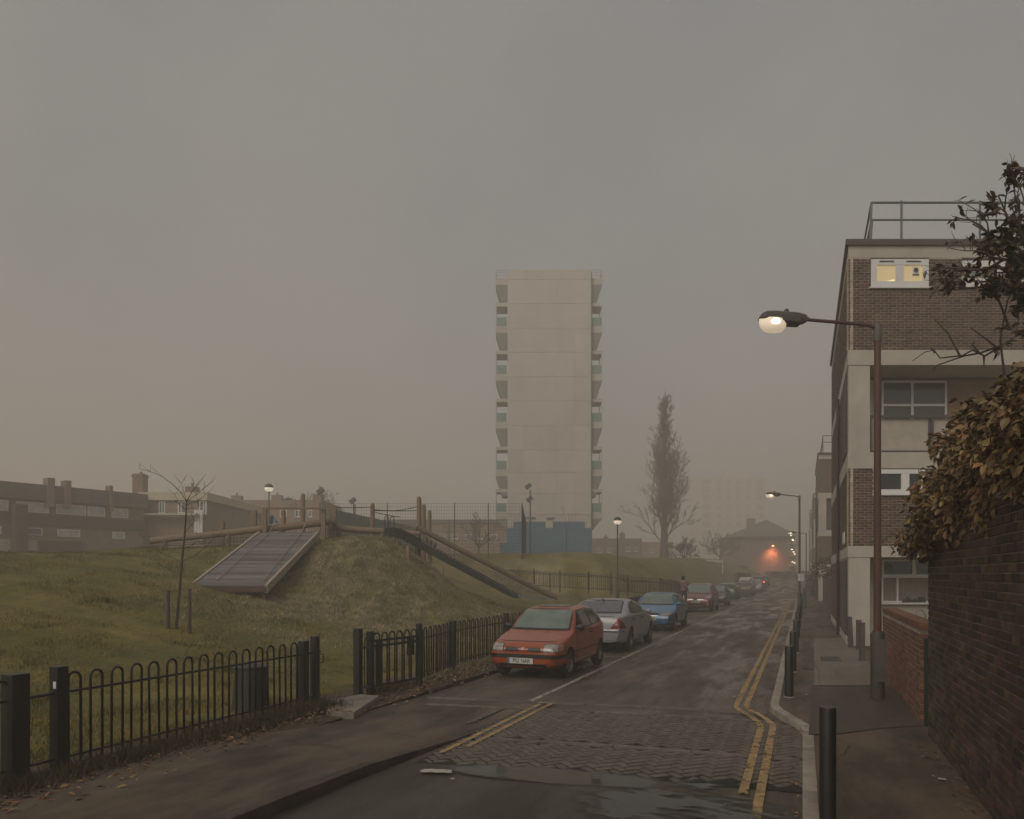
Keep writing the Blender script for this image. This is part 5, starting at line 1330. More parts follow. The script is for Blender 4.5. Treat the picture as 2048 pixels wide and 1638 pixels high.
# single picket gap and gate standing open
gp = [pxv(716, v0), pxv(741, v0+.18), pxv(838, v0+.42)]
t = thing('gate_post', 'single black square post left of the open railing gate', 'post', (gp[0].x, gp[0].y, .1), RZ); b = MB(); b.box(-.058, -.058, -.2, .058, .058, 1.08); b.build('post', m_black, t, bevel=.006)
b = MB(); b.box(-.064, -.064, 1.083, .064, .064, 1.10); b.build('cap', m_black, t); 
for z_ in (.78, .12): b = MB(); b.box(.059, -.015, z_-.02, .26, .015, z_+.02); b.build('hinge_bar', m_black, t)
b = MB(); b.tube([(.13, 0, .1), (.13, 0, .86), (.145, 0, .93), (.175, 0, .96), (.205, 0, .93), (.22, 0, .86), (.22, 0, .1)], .011, 6); b.build('hoop', m_black, t, smooth=60)
gd = (gp[2]-gp[1]); gl = gd.length; ga = math.atan2(gd.y, gd.x)
gt_ = thing('railing_gate', 'black bow topped pedestrian gate with flat bars, right of the entrance gap', 'gate', (gp[1].x, gp[1].y, .05), ga)
for x_, w2, h_ in ((0, .05, 1.10), (gl, .045, 1.16)): b = MB(); b.box(x_-w2, -w2, .0, x_+w2, w2, h_); b.build('stile', m_black, gt_, bevel=.005)
for z_ in (.16, .84, .93): b = MB(); b.box(.05, -.02, z_-.02, gl-.045, .02, z_+.02); b.build('rail', m_black, gt_)
hg = hoop_mesh(.14, 1.06, .14, .015); nh = 6
for k in range(nh): link('hoop', hg, gt_, mat4=Matrix.Translation((.05+(gl-.1)*(k+.5)/nh, 0, 0)))
b = MB(); b.box(.13, -.012, .17, .28, .012, .92); b.build('kick_plate', m_black, gt_)
b = MB(); b.box(gl-.30, -.03, .60, gl-.16, .03, .92); b.build('lock_box', m_black, gt_)
t = thing('latch_keeper', 'small metal latch loop on the end post of the near railings', 'latch', (*pxv(640, v0).xy, .12))
b = MB(); b.tube([(0, 0, .62), (.05, 0, .62), (.05, 0, .75), (0, 0, .75)], .01, 5); b.build('latch', m_black, t)
wp = pxv(118, v0); t = thing('white_sticker', 'small white sticker near the top of the second railing post', 'sticker', (wp.x+.005, wp.y-.075, 1.0), RZ); b = MB(); b.box(-.02, -.004, -.035, .02, .0, .035); b.build('sticker', m_upvc, t)
sgp = pxv(502, v0-.75); t = thing('litter_bin', 'dark tapered litter bin standing on the grass behind the near railings', 'litter bin', (sgp.x, sgp.y, T(sgp.x, sgp.y)-.02), RZ+.4)
b = MB(); b.lathe([(.27, 0), (.255, .30), (.235, .62)], (0, 0, 0), 20); b.build('body', m_dome, t, smooth=40)
b = MB(); b.lathe([(.245, .621), (.25, .66), (.18, .70), (.02, .72)], (0, 0, 0), 20); b.build('lid', m_dome, t, smooth=40)
# curving railings in the dip beyond the mound
hoopB = hoop_mesh(.14, 1.0, .05, .013, n=4)
cv = [(985, 1180), (1010, 1178), (1060, 1172), (1120, 1177), (1180, 1181), (1226, 1186)]
pts_ = [Vector((P(px, 0, Y).x, Y, 0)) for px, Y in ((985, 44), (1050, 42.3), (1130, 41), (1226, 39.6))]
tz = lambda x, y: EYE-(33+ (x/y*F-26)*.0)/F*y*.95
def zc(x, y):
    px = 1024+x/y*F; py = float(np.interp(px, [985, 1000, 1060, 1120, 1226, 1262, 1300, 1345, 1380], [1170, 1171, 1174, 1178, 1184, 1188, 1190, 1193, 1198])); return EYE-(py-1150)/F*y
railings('railings', 'black green railings curving across the dip between mound and hill', pts_, posts=[(*Vector((P(px, 0, Y).x, Y)), .032, 1.1) for px, Y in ((1068, 42.1), (1120, 41.2), (1177, 40.4), (1222, 39.7))], hoop=hoopB, pitch=.24, zfn=zc)
pts2 = [Vector((P(px, 0, Y).x, Y, 0)) for px, Y in ((1237, 40), (1275, 41), (1320, 42), (1352, 44), (1395, 48))]
railings('railings', 'green tinged railings from the globe lamp to behind the red people carrier', pts2, posts=[(*Vector((P(px, 0, Y).x, Y)), .03, 1.05) for px, Y in ((1256, 40.5), (1320, 42.))], hoop=hoopB, pitch=.24, zfn=zc)
for (px, Y) in ((1085, 41.9), (1140, 41)):   # handrail on taller stanchions
    pass
hr = thing('path_handrail', 'thin handrail on stanchions above the curving railings', 'handrail', P(1130, 1150, 41.5)); b = MB()
hp = [(1000, 1141.5, 43.6), (1040, 1142, 42.8), (1100, 1147, 41.8), (1176, 1150, 40.6), (1232, 1154.5, 39.8), (1252, 1163, 40.3), (1300, 1163.5, 41.2), (1326, 1166, 42.), (1352, 1173, 43.6)]
b.tube([P(*q) for q in hp], .024, 5); b.build('rail', m_greensteel, hr, world=True)
for q in hp[1:]:
    p = P(*q); b = MB(); b.tube([p, (p.x, p.y, zc(p.x, p.y)-.2)], .022, 5); b.build('stanchion', m_greensteel, hr, world=True)
# ------------------------------------------------------------------ trees
def grow(mb, rs, p, d, L_, r, lvl, prm):
    n = prm.get('seg', 4); pts = [p]; rr = [r]; dd = d.copy()
    for i in range(n):
        dd = (dd+Vector((rs.gauss(0, 1), rs.gauss(0, 1), rs.gauss(0, 1)))*prm['wob']+Vector((0, 0, prm['up']))).normalized()
        pts.append(pts[-1]+dd*L_/n); rr.append(max(prm['rmin'], r*(1-.55*(i+1)/n)))
    mb.tube(pts, rr, 5 if lvl < 2 else 3, False)
    if lvl >= prm['levels']: return
    for k in range(prm['kids'][lvl]):
        s = rs.uniform(.3, 1.0) if k else 1.0; i = min(n-1, int(s*n)); q = pts[i].lerp(pts[i+1], s*n-i) if i < n else pts[-1]
        base = (pts[i+1]-pts[i]).normalized(); ax = base.orthogonal().normalized(); ax.rotate(Matrix.Rotation(rs.uniform(0, 6.283), 3, base))
        nd = (base*math.cos(prm['ang'])+ax*math.sin(prm['ang']*rs.uniform(.7, 1.2))).normalized()
        grow(mb, rs, q, nd, L_*prm['ratio']*rs.uniform(.7, 1.1), max(prm['rmin'], rr[i]*.6), lvl+1, prm)
def bare_tree(name, label, px, py, Y, h, seed, prm, tr=.2, th=.3, nb=6, cat='tree'):
    p = P(px, py, Y); t = thing(name, label, cat, p); rs = random.Random(seed)
    b = MB(); b.tube([(0, 0, -.5), (0, 0, h*th*.5), (.05, 0, h*th)], [tr*1.25, tr, tr*.85], 8, False); b.build('trunk', m_bark, t, smooth=60)
    b = MB()
    for k in range(nb):
        a = 6.283*k/nb+rs.uniform(-.3, .3); el = prm.get('spread', .9)*rs.uniform(.4, 1.1); d = Vector((math.cos(a)*math.sin(el), math.sin(a)*math.sin(el), math.cos(el)))
        grow(b, rs, Vector((0, 0, h*th*rs.uniform(.85, 1.0))), d, h*(1-th)*prm.get('len', .45), tr*.6, 0, prm)
    b.build('crown', m_twig, t)
P0 = dict(wob=.16, up=.06, rmin=.012, levels=4, kids=[4, 4, 3, 3], ang=.6, ratio=.62)
bare_tree('bare_tree', 'wide bare winter tree in the fog behind the curved lamp', 617, 1150, 92, 13.2, 4, dict(P0, rmin=.02, spread=1.2, up=.05, len=.42), .26, .42, 10)
bare_tree('bare_tree', 'small bare tree inside the ball court', 957, 1112, 70, 4.4, 8, dict(P0, rmin=.012, levels=3, len=.5), .09, .2, 8)
bare_tree('bare_tree', 'low bare tree behind the hill, before the second tower', 1440, 1128, 130, 6.8, 12, dict(P0, rmin=.022, spread=1.3, levels=4), .16, .2, 8)
bare_tree('bare_tree', 'slight bare sapling in front of the tower base', 1133, 1110, 62, 4.6, 22, dict(P0, rmin=.007, levels=2, kids=[2, 2, 2], up=.3, len=.6), .03, .5, 3)
bare_tree('bare_bush', 'dark bare bush to the right of the poplar trunk', 1366, 1120, 95, 3.6, 17, dict(P0, rmin=.02, levels=4, spread=1.4), .1, .1, 10, 'bush')
# poplar: many ascending limbs up a tall trunk
pp = P(1328, 1113, 86); t = thing('poplar_tree', 'tall bare poplar on the hill brow, narrow crown fading upward in fog', 'tree', pp); rs = random.Random(31)
H_ = 19.0; b = MB(); b.tube([(0, 0, -.8), (.02, 0, 1.0), (.1, 0, H_*.5), (0, 0, H_)], [.62, .45, .24, .03], 8, False); b.build('trunk', M('poplar_bark', (.11, .095, .08), .9, var=.3, scale=6, bump=.3), t, smooth=60)
b = MB(); pm_ = dict(wob=.16, up=.12, rmin=.014, levels=3, kids=[6, 6, 4], ang=.55, ratio=.46, seg=5)
for k in range(100):
    s = (k/100)**1.1; z = 1.4+s*(H_-2.6); a = k*2.4+rs.uniform(-.4, .4)
    if 9.8 < z < 11.4 and math.cos(a) > .2: continue
    el = (.72 if z < 3.2 else .42 if z < 8 else .33)*rs.uniform(.7, 1.15); L_ = (4.6 if z < 9 else 4.0)*(1-.72*s)*rs.uniform(.7, 1.15)+.3
    if z < 3.2: L_ *= 1.0
    grow(b, rs, Vector((.1*s, 0, z)), Vector((math.cos(a)*math.sin(el), math.sin(a)*math.sin(el), math.cos(el))), L_, .085*(1-.6*s), 0, pm_)
b.build('crown', M('poplar_twig', (.19, .165, .14), .9, var=.2, bump=0), t)
# young tree with stakes in front of the ramp (drawn limb by limb)
base = R(354, 1258, 12); YT = base.y
t = thing('young_tree', 'slender leafless young tree between two stakes on the grass slope', 'tree', base)
m_yt = M('young_bark', (.045, .038, .026), .85, var=.3, bump=.2)
def px_path(ps, r0, r1, mb, n=5):
    pts = [P(x_, y_, YT+d) for x_, y_, d in ps]; mb.tube(pts, [r0+(r1-r0)*i/(len(pts)-1) for i in range(len(pts))], n, False)
b = MB(); px_path([(352, 1264, 0), (356, 1215, 0), (360, 1170, 0), (364, 1122, 0), (369, 1075, 0), (372, 1030, 0), (373, 1003, 0)], .036, .014, b, 8); b.build('trunk', m_yt, t, world=True, smooth=60)
b = MB()
for ps, r0 in (([(373, 1003, 0), (362, 985, .2), (345, 968, .3), (325, 953, .4), (300, 943, .5), (279, 938, .5)], .011), ([(373, 1003, 0), (383, 985, -.2), (392, 972, -.3), (400, 961, -.3)], .010),
               ([(373, 1001, 0), (368, 985, .3), (363, 967, .4)], .008), ([(374, 1002, 0), (392, 990, .3), (410, 975, .5), (416, 970, .5)], .009), ([(372, 1010, 0), (395, 1003, -.3), (410, 990, -.4)], .007),
               ([(364, 1125, 0), (345, 1115, .3), (322, 1106, .5), (298, 1084, .7)], .009), ([(365, 1122, 0), (390, 1111, -.3), (412, 1094, -.5), (430, 1075, -.6)], .009), ([(368, 1098, 0), (385, 1090, .4), (397, 1076, .6)], .007),
               ([(370, 1065, 0), (382, 1052, .3), (390, 1042, .3)], .007), ([(371, 1020, 0), (360, 1010, -.3), (350, 990, -.4)], .006), ([(371, 1018, 0), (385, 1017, -.2), (398, 1013, -.4)], .006), ([(360, 1150, 0), (340, 1140, .4), (325, 1132, .4)], .006)):
    px_path(ps, r0, .004, b)
    rs = random.Random(int(ps[0][0]*7+ps[1][1]))
    for k in range(7):
        i = rs.randrange(1, len(ps)); x_, y_, d_ = ps[i]; s_ = rs.choice((-1, 1)); l_ = rs.uniform(6, 20)
        px_path([(x_, y_, d_), (x_+s_*l_*.4+(ps[i][0]-ps[i-1][0])*.2, y_-l_*.5, d_+rs.uniform(-.15, .15)), (x_+s_*l_*.7+(ps[i][0]-ps[i-1][0])*.4, y_-l_, d_+rs.uniform(-.3, .3))], .004, .0025, b, 3)
b.build('crown', m_yt, t, world=True)
for px, py, pt, lab in ((336, 1259, 1180, 'left wooden stake of the young tree'), (379, 1266, 1177, 'right wooden stake of the young tree')):
    q = P(px, py, YT-.12); z = T(q.x, q.y); s_ = thing('tree_stake', lab, 'stake', (q.x, q.y, z)); h = P(0, pt, YT).z-z
    b = MB(); b.lathe([(.045, -.3), (.042, h-.02), (.03, h)], (0, 0, 0), 8); b.build('stake', m_fdark, s_, smooth=40)
    b = MB(); b.tube([(0, -.046, h*.8), (.1 if 'left' in lab else -.1, -.05, h*.8)], .012, 4); b.build('tie', m_black, s_)

# ------------------------------------------------------------------ hedge and small tree over the right wall
m_ivy = M('hedge_leaf', (.060, .036, .013), .6, col2=(.23, .142, .055), scale=1.3, bump=.1, rand=.55)
m_dleaf = M('dark_tree_leaf', (.030, .022, .011), .45, col2=(.105, .07, .032), scale=2, bump=.05, rand=.5)
def leaf_mesh(L_, W_, mat, cup=.25, name='leaf'):
    b = MB(); k = 3
    for i in range(k+1):
        s = i/k; w_ = W_*math.sin(math.pi*min(1, s*.92+.06))**.8*(1-.3*s); z = -cup*L_*s*s
        b.v += [Vector((-w_, s*L_, z+abs(w_)*.35)), Vector((0, s*L_, z)), Vector((w_, s*L_, z+abs(w_)*.35))]
    for i in range(k):
        for j in range(2): b.f.append((3*i+j, 3*i+j+1, 3*i+j+4, 3*i+j+3))
    me = b.mesh(name); me.materials.append(mat); me.shade_smooth(); return me
def leaves(parent, spots, meshes, mat):
    """spots: (pos, normal-ish dir, scale); the ones that show largest become single leaves"""
    inv = WM[parent.name].inverted()
    spots.sort(key=lambda s: (s[0]-Vector((0, 0, EYE))).length/s[2])
    rest = MB(); rs = random.Random(9)
    for i, (p, d, s) in enumerate(spots):
        q = d.to_track_quat('Y', 'Z').to_matrix().to_4x4()
        m4 = Matrix.Translation(p) @ q @ Matrix.Rotation(rs.uniform(-1.2, 1.2), 4, 'Y') @ Matrix.Scale(s, 4)
        me = meshes[i % len(meshes)]
        if i < 300: link('leaf', me, parent, mat4=inv @ m4)
        else: rest.add([m4 @ v.co for v in me.vertices], [tuple(pl.vertices) for pl in me.polygons])
    rest.build('foliage', mat, parent, world=True, kind='stuff')
hd = thing('hedge', 'dense brown green evergreen hedge spilling over the dark brick wall', 'hedge', UV(8, 2.0, .1)); rs = random.Random(2)
iv = [leaf_mesh(.062, .024, m_ivy, c_) for c_ in (.15, .35, .6)]
spots = []
def inside(u, v, z):
    """how deep a point lies in the hedge body"""
    top = np.interp(u, [3, 4.2, 5.2, 6.4, 7.4, 8.6, 9.3, 10.1], [3.2, 3.45, 3.62, 3.82, 3.88, 3.75, 3.35, 2.8])
    botl = np.interp(u, [2, 6, 7.5, 9, 10.3], [2.35, 2.30, 2.25, 2.2, 2.1])
    f = np.interp(u, [2, 6, 8.2, 9.5, 10.4], [1.45, 1.36, 1.27, 1.25, 1.45])
    mid = (top+botl)/2; e = abs((z-mid)/(top-mid))**3.2+((v-(f+1.3))/1.35)**2
    return 1-e
tries = 0
while len(spots) < 42000 and tries < 900000:
    tries += 1
    u, v, z = rs.uniform(3., 10.35), rs.uniform(.6, 2.9), rs.uniform(2.05, 4.9)
    nn = noise.noise(Vector((u*1.9, v*1.9, z*1.9)))*.42+noise.noise(Vector((u*5, v*5, z*5)))*.34
    e = inside(u, v, z)+nn
    if not (0 < e < .55): continue
    p = UV(u, v, z); c_ = UV(u, 2.2, 3.2); d = ((p-c_).normalized()*.5+Vector((rs.gauss(0, .7), rs.gauss(0, .7), rs.gauss(-.35, .7)))).normalized()
    spots.append((p, d, rs.choice((.5, .7, .85, 1, 1.1, 1.35))))
leaves(hd, spots, iv, m_ivy)
b = MB()
for i in range(26):
    for j in range(9):
        pass
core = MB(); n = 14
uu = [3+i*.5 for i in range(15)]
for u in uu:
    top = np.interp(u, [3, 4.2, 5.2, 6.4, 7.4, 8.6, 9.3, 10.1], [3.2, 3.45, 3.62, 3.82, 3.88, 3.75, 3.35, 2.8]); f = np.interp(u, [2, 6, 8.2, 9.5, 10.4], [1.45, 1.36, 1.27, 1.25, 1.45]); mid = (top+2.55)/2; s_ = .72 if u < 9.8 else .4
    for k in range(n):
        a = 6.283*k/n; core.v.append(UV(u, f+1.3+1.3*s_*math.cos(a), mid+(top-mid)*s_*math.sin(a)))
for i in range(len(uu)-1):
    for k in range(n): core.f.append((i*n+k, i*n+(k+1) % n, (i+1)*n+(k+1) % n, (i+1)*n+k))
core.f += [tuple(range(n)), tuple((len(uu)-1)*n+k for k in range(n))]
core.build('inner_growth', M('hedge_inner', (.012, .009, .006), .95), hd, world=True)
b = MB()
for k in range(26):
    u = rs.uniform(4.5, 9.6); v = rs.uniform(1.9, 2.6); p = UV(u, v, .1); q = UV(u+rs.uniform(-.3, .3), v, 3); b.tube([p, p.lerp(q, .5)+Vector((.05, .02, 0)), q], .025, 5)
b.build('stems', m_bark, hd, world=True)
# small tree above
st = thing('small_tree', 'dark leaved small tree leaning over the hedge at the right edge', 'tree', UV(6.9, 3.0, .1)); rs = random.Random(6)
b = MB(); crown0 = UV(7.3, 2.7, 4.0); b.tube([UV(6.9, 3.0, -.1), UV(7.0, 2.9, 2.2), crown0], [.09, .075, .06], 8); b.build('trunk', m_bark, st, world=True, smooth=60)
b = MB(); spots = []
def twig(p, d, L_, r, lvl):
    pts = [p]; dd = d.copy()
    for i in range(4):
        dd = (dd+Vector((rs.gauss(0, .22), rs.gauss(0, .22), rs.gauss(0, .22)+.05))).normalized(); pts.append(pts[-1]+dd*L_/4)
    b.tube(pts, [r, r*.85, r*.7, r*.55, r*.4], 5 if lvl < 1 else 3, False)
    if lvl >= 1:
        for k in range(11 if lvl == 2 else 5):
            s = rs.uniform(.2, 1); i = min(3, int(s*4)); q = pts[i].lerp(pts[i+1], s*4-i)
            nd = (dd*.5+Vector((rs.gauss(0, .8), rs.gauss(0, .8), rs.gauss(-.1, .6)))).normalized(); spots.append((q, nd, rs.uniform(.7, 1.25)))
    if lvl < 2:
        for k in range(6 if lvl == 0 else 5):
            s = rs.uniform(.35, 1); i = min(3, int(s*4)); q = pts[i].lerp(pts[i+1], s*4-i)
            nd = (dd+Vector((rs.gauss(0, .6), rs.gauss(0, .6), rs.gauss(0, .6)))).normalized(); twig(q, nd, L_*.36, r*.5, lvl+1)
for k, (px, py, Y) in enumerate(((1940, 505, 7.2), (1955, 465, 7.4), (1975, 450, 7.2), (1995, 440, 7.0), (2015, 435, 7.4), (2045, 440, 7.), (2070, 450, 6.8), (1990, 470, 7.5), (2030, 520, 7.1), (1960, 540, 7.3), (2080, 560, 6.6), (2020, 440, 6.9), (1985, 520, 6.9), (2060, 500, 7.3), (2040, 560, 7), (2000, 590, 7.2), (1950, 500, 7), (2040, 470, 6.8), (2035, 640, 6.9), (2010, 680, 6.8), (2050, 700, 6.6), (2040, 590, 6.6))):
    e = P(px, py, Y); d = e-crown0; pm = crown0+d*.52; twig(pm, d.normalized(), d.length*.46, .018, 0); b.tube([crown0, pm+Vector((.03, 0, -.05)), pm], [.035, .026, .022], 5)
b.build('crown', m_twig, st, world=True)
dl = [leaf_mesh(.070, .021, m_dleaf, c_) for c_ in (.1, .4)]
cc = P(2030, 540, 7.1)
spots = [s for s in spots if rs.random() < (1 if ((s[0].x-cc.x)/.66)**2+((s[0].y-7.1)/.9)**2+((s[0].z-cc.z)/.98)**2 < 1 else .15)*.8 and noise.noise(s[0]*4.0) > -.08]
leaves(st, spots, dl, m_dleaf)
bb = thing('bare_branches', 'bare thorny branches reaching left out of the hedge in front of the white band', 'branches', UV(7.4, 1.6, 3.5)); b = MB()
for ps in ([(2005, 690, 7.4), (1960, 706, 7.5), (1928, 712, 7.6), (1875, 730, 7.8), (1865, 741, 7.8)], [(2005, 690, 7.4), (1970, 712, 7.5), (1945, 700, 7.5), (1925, 711, 7.6), (1880, 716, 7.7), (1868, 700, 7.7), (1850, 704, 7.8), (1825, 722, 7.9)], [(1870, 706, 7.7), (1862, 695, 7.7)], [(1920, 712, 7.6), (1895, 665, 7.7), (1870, 640, 7.9)],
           [(1960, 708, 7.5), (1945, 690, 7.5), (1948, 680, 7.5)], [(2000, 700, 7.4), (1975, 680, 7.5), (1940, 655, 7.6)], [(1968, 712, 7.5), (1968, 735, 7.4)], [(2010, 760, 7.2), (2000, 680, 7.2), (2015, 600, 7.2), (2048, 570, 7.1)], [(2020, 660, 7.2), (1990, 580, 7.3), (1960, 545, 7.3)]):
    pts = [P(*q) for q in ps]; b.tube(pts, [.013-.009*i/(len(pts)-1) for i in range(len(pts))], 5, False)
b.build('branches', m_twig, bb, world=True)
# plants along the street
def shrub(name, label, loc, rx, ry, h, n, mat, cat='shrub', sz=.12, seed=1):
    t = thing(name, label, cat, loc); rs = random.Random(seed); b = MB()
    for _ in range(n):
        a, e = rs.uniform(0, 6.283), rs.uniform(.3, 1); z = rs.uniform(.05, 1); k = math.sqrt(max(.05, 1-(2*z-1)**2*.8))
        p = Vector((rx*k*e*math.cos(a), ry*k*e*math.sin(a), h*z)); d = Vector((rs.gauss(0, 1), rs.gauss(0, 1), rs.gauss(.4, 1))).normalized()*sz*rs.uniform(.6, 1.3); w_ = d.orthogonal().normalized()*sz*.35
        b.add([p-w_, p+d*.5+w_*.2, p+w_, p+d], [(0, 2, 3), (0, 1, 3)])
    b.build('foliage', mat, t, kind='stuff')
    b = MB()
    for k in range(5): a = k*1.3; b.tube([(0, 0, -.1), (.2*rx*math.cos(a), .2*ry*math.sin(a), h*.4), (.6*rx*math.cos(a), .6*ry*math.sin(a), h*.85)], [.03, .02, .01], 4, False)
    b.build('stems', m_bark, t)
m_shr = M('shrub_leaf', (.03, .032, .015), .8, col2=(.08, .07, .035), scale=3, bump=0, rand=.4)
shrub('wall_shrub', 'loose shrub growing over the top of the long garden wall', UV(46.5, 1.55, 1.85), .9, 2.2, 1.3, 500, m_shr, sz=.2)
shrub('hedge', 'dark rounded hedge by the pavement beyond the second block of flats', UV(66, 1.3, .1), .6, 2.6, 2.3, 1500, m_shr, 'hedge', .2, 4)
shrub('bush', 'dark bush between the blue car and the red people carrier, by the railings', UV(35, -7.3, .1), .7, 3.0, .9, 900, m_shr, 'bush', .14, 5)
shrub('bush', 'dusky bush at the foot of the end building near the crossing cars', UV(126, -10, 1.6), 2.0, 3, 2.0, 900, m_shr, 'bush', .3, 6)
# ------------------------------------------------------------------ cars
m_tyre = M('tyre_rubber', (.012, .011, .011), .8, var=.3, scale=10)
m_rim = M('wheel_alloy', (.20, .19, .18), .4, var=.2, metal=.5, bump=0)
m_trim = M('black_car_trim', (.014, .014, .015), .5, var=.2, bump=0)
m_screen = M('dewy_windscreen', (.125, .165, .14), .30, var=.25, scale=2.5, bump=0, spec=.7)
m_cglass = M('car_side_glass', (.016, .018, .018), .08, var=.1, bump=0, spec=.8)
m_head = M('headlamp_glass', (.34, .32, .28), .16, col2=(.12, .12, .115), scale=14, bump=.1, bscale=30, spec=.9)
m_amber = M('amber_lens', (.34, .16, .10), .25, var=.1, bump=0)
m_red = M('red_lens', (.16, .016, .012), .2, var=.2, bump=0)
m_redlit = M('lit_tail_lens', (.5, .05, .03), .3, var=0, bump=0, emit=((1, .10, .04), 2.2))
m_plw = M('white_number_plate', (.52, .52, .49), .5, var=.05, bump=0)
m_ply = M('yellow_number_plate', (.45, .36, .16), .5, var=.1, bump=0)
m_bluep = M('blue_plate_band', (.03, .12, .28), .5, var=.05, bump=0)
m_ink = M('plate_ink', (.012, .012, .014), .6, var=0, bump=0)
m_chrome = M('chrome_trim', (.5, .49, .47), .2, var=.05, metal=.9, bump=0)
def text_obj(s, size, mat, parent, m4):
    cu = bpy.data.curves.new('lettering', 'FONT'); cu.body = s; cu.size = size; cu.align_x = 'CENTER'; cu.align_y = 'CENTER'; cu.extrude = .002; cu.offset = size*.012
    o = bpy.data.objects.new('tmp', cu); C.objects.link(o); dg = bpy.context.evaluated_depsgraph_get()
    me = bpy.data.meshes.new_from_object(o.evaluated_get(dg)); bpy.data.objects.remove(o); me.name = 'lettering'
    me.materials.clear(); me.materials.append(mat); return link('lettering', me, parent, mat4=m4)
def wheel_meshes(r, wd):
    b = MB(); h = wd/2; b.lathe([(r*.62, -h), (r*.9, -h), (r, -h*.7), (r, h*.7), (r*.9, h), (r*.62, h), (r*.60, h*.4), (r*.60, -h*.4), (r*.62, -h)], (0, 0, 0), 24, 'y'); ty = b.mesh('tyre'); ty.materials.append(m_tyre); ty.shade_smooth(); ty.set_sharp_from_angle(angle=.7)
    b = MB(); b.lathe([(.005, h*.55), (r*.14, h*.58), (r*.16, h*.4)], (0, 0, 0), 16, 'y')
    b.lathe([(r*.60, h*.5), (r*.60, h*.9), (r*.55, h*.92), (r*.52, h*.5)], (0, 0, 0), 24, 'y')
    for k in range(7):
        a = 6.283*k/7; d = Vector((math.cos(a), 0, math.sin(a))); n = Vector((-math.sin(a), 0, math.cos(a)))*r*.07
        b.obox(d*r*.12-n+Vector((0, h*.38, 0)), d*r*.42, n*2, Vector((0, h*.35, 0)))
    b.lathe([(.001, h*.25), (r*.58, h*.25)], (0, 0, 0), 16, 'y'); rm = b.mesh('rim'); rm.materials.append(m_rim); return ty, rm
WHEELS = {}
def car(name, label, u, v, yaw, p, col, cat='car', detail=2):
    """p: L W H, top profile, belt; local +x forward"""
    L_, W_, H_ = p['L'], p['W'], p['H']; hl = L_/2
    loc = UV(u, v, road_z(v)+zr(u)) if 'loc' not in p else p['loc']
    t = thing(name, label, cat, loc, yaw)
    top = p['top']; X = [q[0] for q in top]; Zt = [q[1] for q in top]
    gz = p.get('gz', .2); bel = p['belt']; tum = p.get('tum', .13)
    def wid(x):
        s = abs(x)/hl; return W_/2*(1-.16*max(0, (s-.62)/.38)**2.2)
    st = sorted(set(X+p.get('extra', [])), reverse=True)
    ztop = lambda x: float(np.interp(-x, [-a for a in X], Zt))
    belt = lambda x: float(np.interp(-x, [-a for a, _ in bel], [z for _, z in bel]))
    b = MB(); ring = []
    for x in st:
        w_, zt, zb = wid(x), ztop(x), belt(x); s = abs(x)/hl; g0 = gz+.10*max(0, (s-.8)/.2)
        if zt > zb+.06:
            hg = min(1, (zt-zb)/(H_-zb)); wt = w_-.035-tum*hg
            rows = [(0, g0), (w_*.86, g0), (w_*.97, g0+.08), (w_, (g0+zb)*.55), (w_*.985, zb-.03), (w_-.035, zb+.015), (wt, zt-.07*hg-.01), (wt-.10, zt-.008), (0, zt)]
        else:
            rows = [(0, g0), (w_*.86, g0), (w_*.97, g0+.08), (w_, (g0+zb)*.55), (w_*.985, zt-.09), (w_*.93, zt-.035), (w_*.75, zt-.012), (w_*.4, zt-.002), (0, zt)]
        full = [Vector((x, -y, z)) for y, z in rows]+[Vector((x, y, z)) for y, z in rows[7:0:-1]]
        ring.append(full); b.v += full
    n = 16
    for i in range(len(st)-1):
        for k in range(n):
            a, c = i*n+k, i*n+(k+1) % n; b.f.append((a, c, c+n, a+n))
    for i, rev in ((0, 1), (len(st)-1, 0)):
        o = i*n; fs = [(o+1, o, o+15)]+[(o+k+1, o+k, o+16-k, o+15-k) for k in range(1, 7)]+[(o+8, o+7, o+9)]
        b.f += [f if rev else f[::-1] for f in fs]
    me = b.mesh('tmp'); me.materials.append(col); bm = bmesh.new(); bm.from_mesh(me); bmesh.ops.recalc_face_normals(bm, faces=bm.faces[:])
    cl = bm.edges.layers.float.new('crease_edge')
    for e in bm.edges:
        xs_ = {round(v.co.x, 4) for v in e.verts}
        if len(xs_) == 1 and (round(st[0], 4) in xs_ or round(st[-1], 4) in xs_) and len(e.link_faces) == 2:
            if any(abs(f.normal.x) < .7 for f in e.link_faces): e[cl] = p.get('crease', .35)
    bm.to_mesh(me); bm.free()
    o = bpy.data.objects.new('tmp', me); C.objects.link(o)
    sm_ = o.modifiers.new('s', 'SUBSURF'); sm_.levels = sm_.render_levels = 2
    wr = p['wr']; cut = MB(); wxs = p['wheels']
    for wx in wxs:
        for s in (-1, 1): cut.lathe([(wr*1.16, s*(W_/2-.26)), (wr*1.16, s*(W_/2+.2))][::s], (wx, 0, wr+.015), 28, 'y')
    cme = cut.mesh('cut'); cme.materials.append(m_trim); bm = bmesh.new(); bm.from_mesh(cme); bmesh.ops.recalc_face_normals(bm, faces=bm.faces[:]); bm.to_mesh(cme); bm.free()
    co = bpy.data.objects.new('cut', cme); C.objects.link(co)
    bo = o.modifiers.new('b', 'BOOLEAN'); bo.operation = 'DIFFERENCE'; bo.object = co; bo.solver = 'EXACT'; bo.material_mode = 'TRANSFER'
    dg = bpy.context.evaluated_depsgraph_get(); ev = o.evaluated_get(dg)
    bme = bpy.data.meshes.new_from_object(ev, preserve_all_data_layers=True, depsgraph=dg); bme.name = 'body'
    sm_only = o.modifiers.remove(bo); dg = bpy.context.evaluated_depsgraph_get(); tme = bpy.data.meshes.new_from_object(o.evaluated_get(dg), depsgraph=dg)
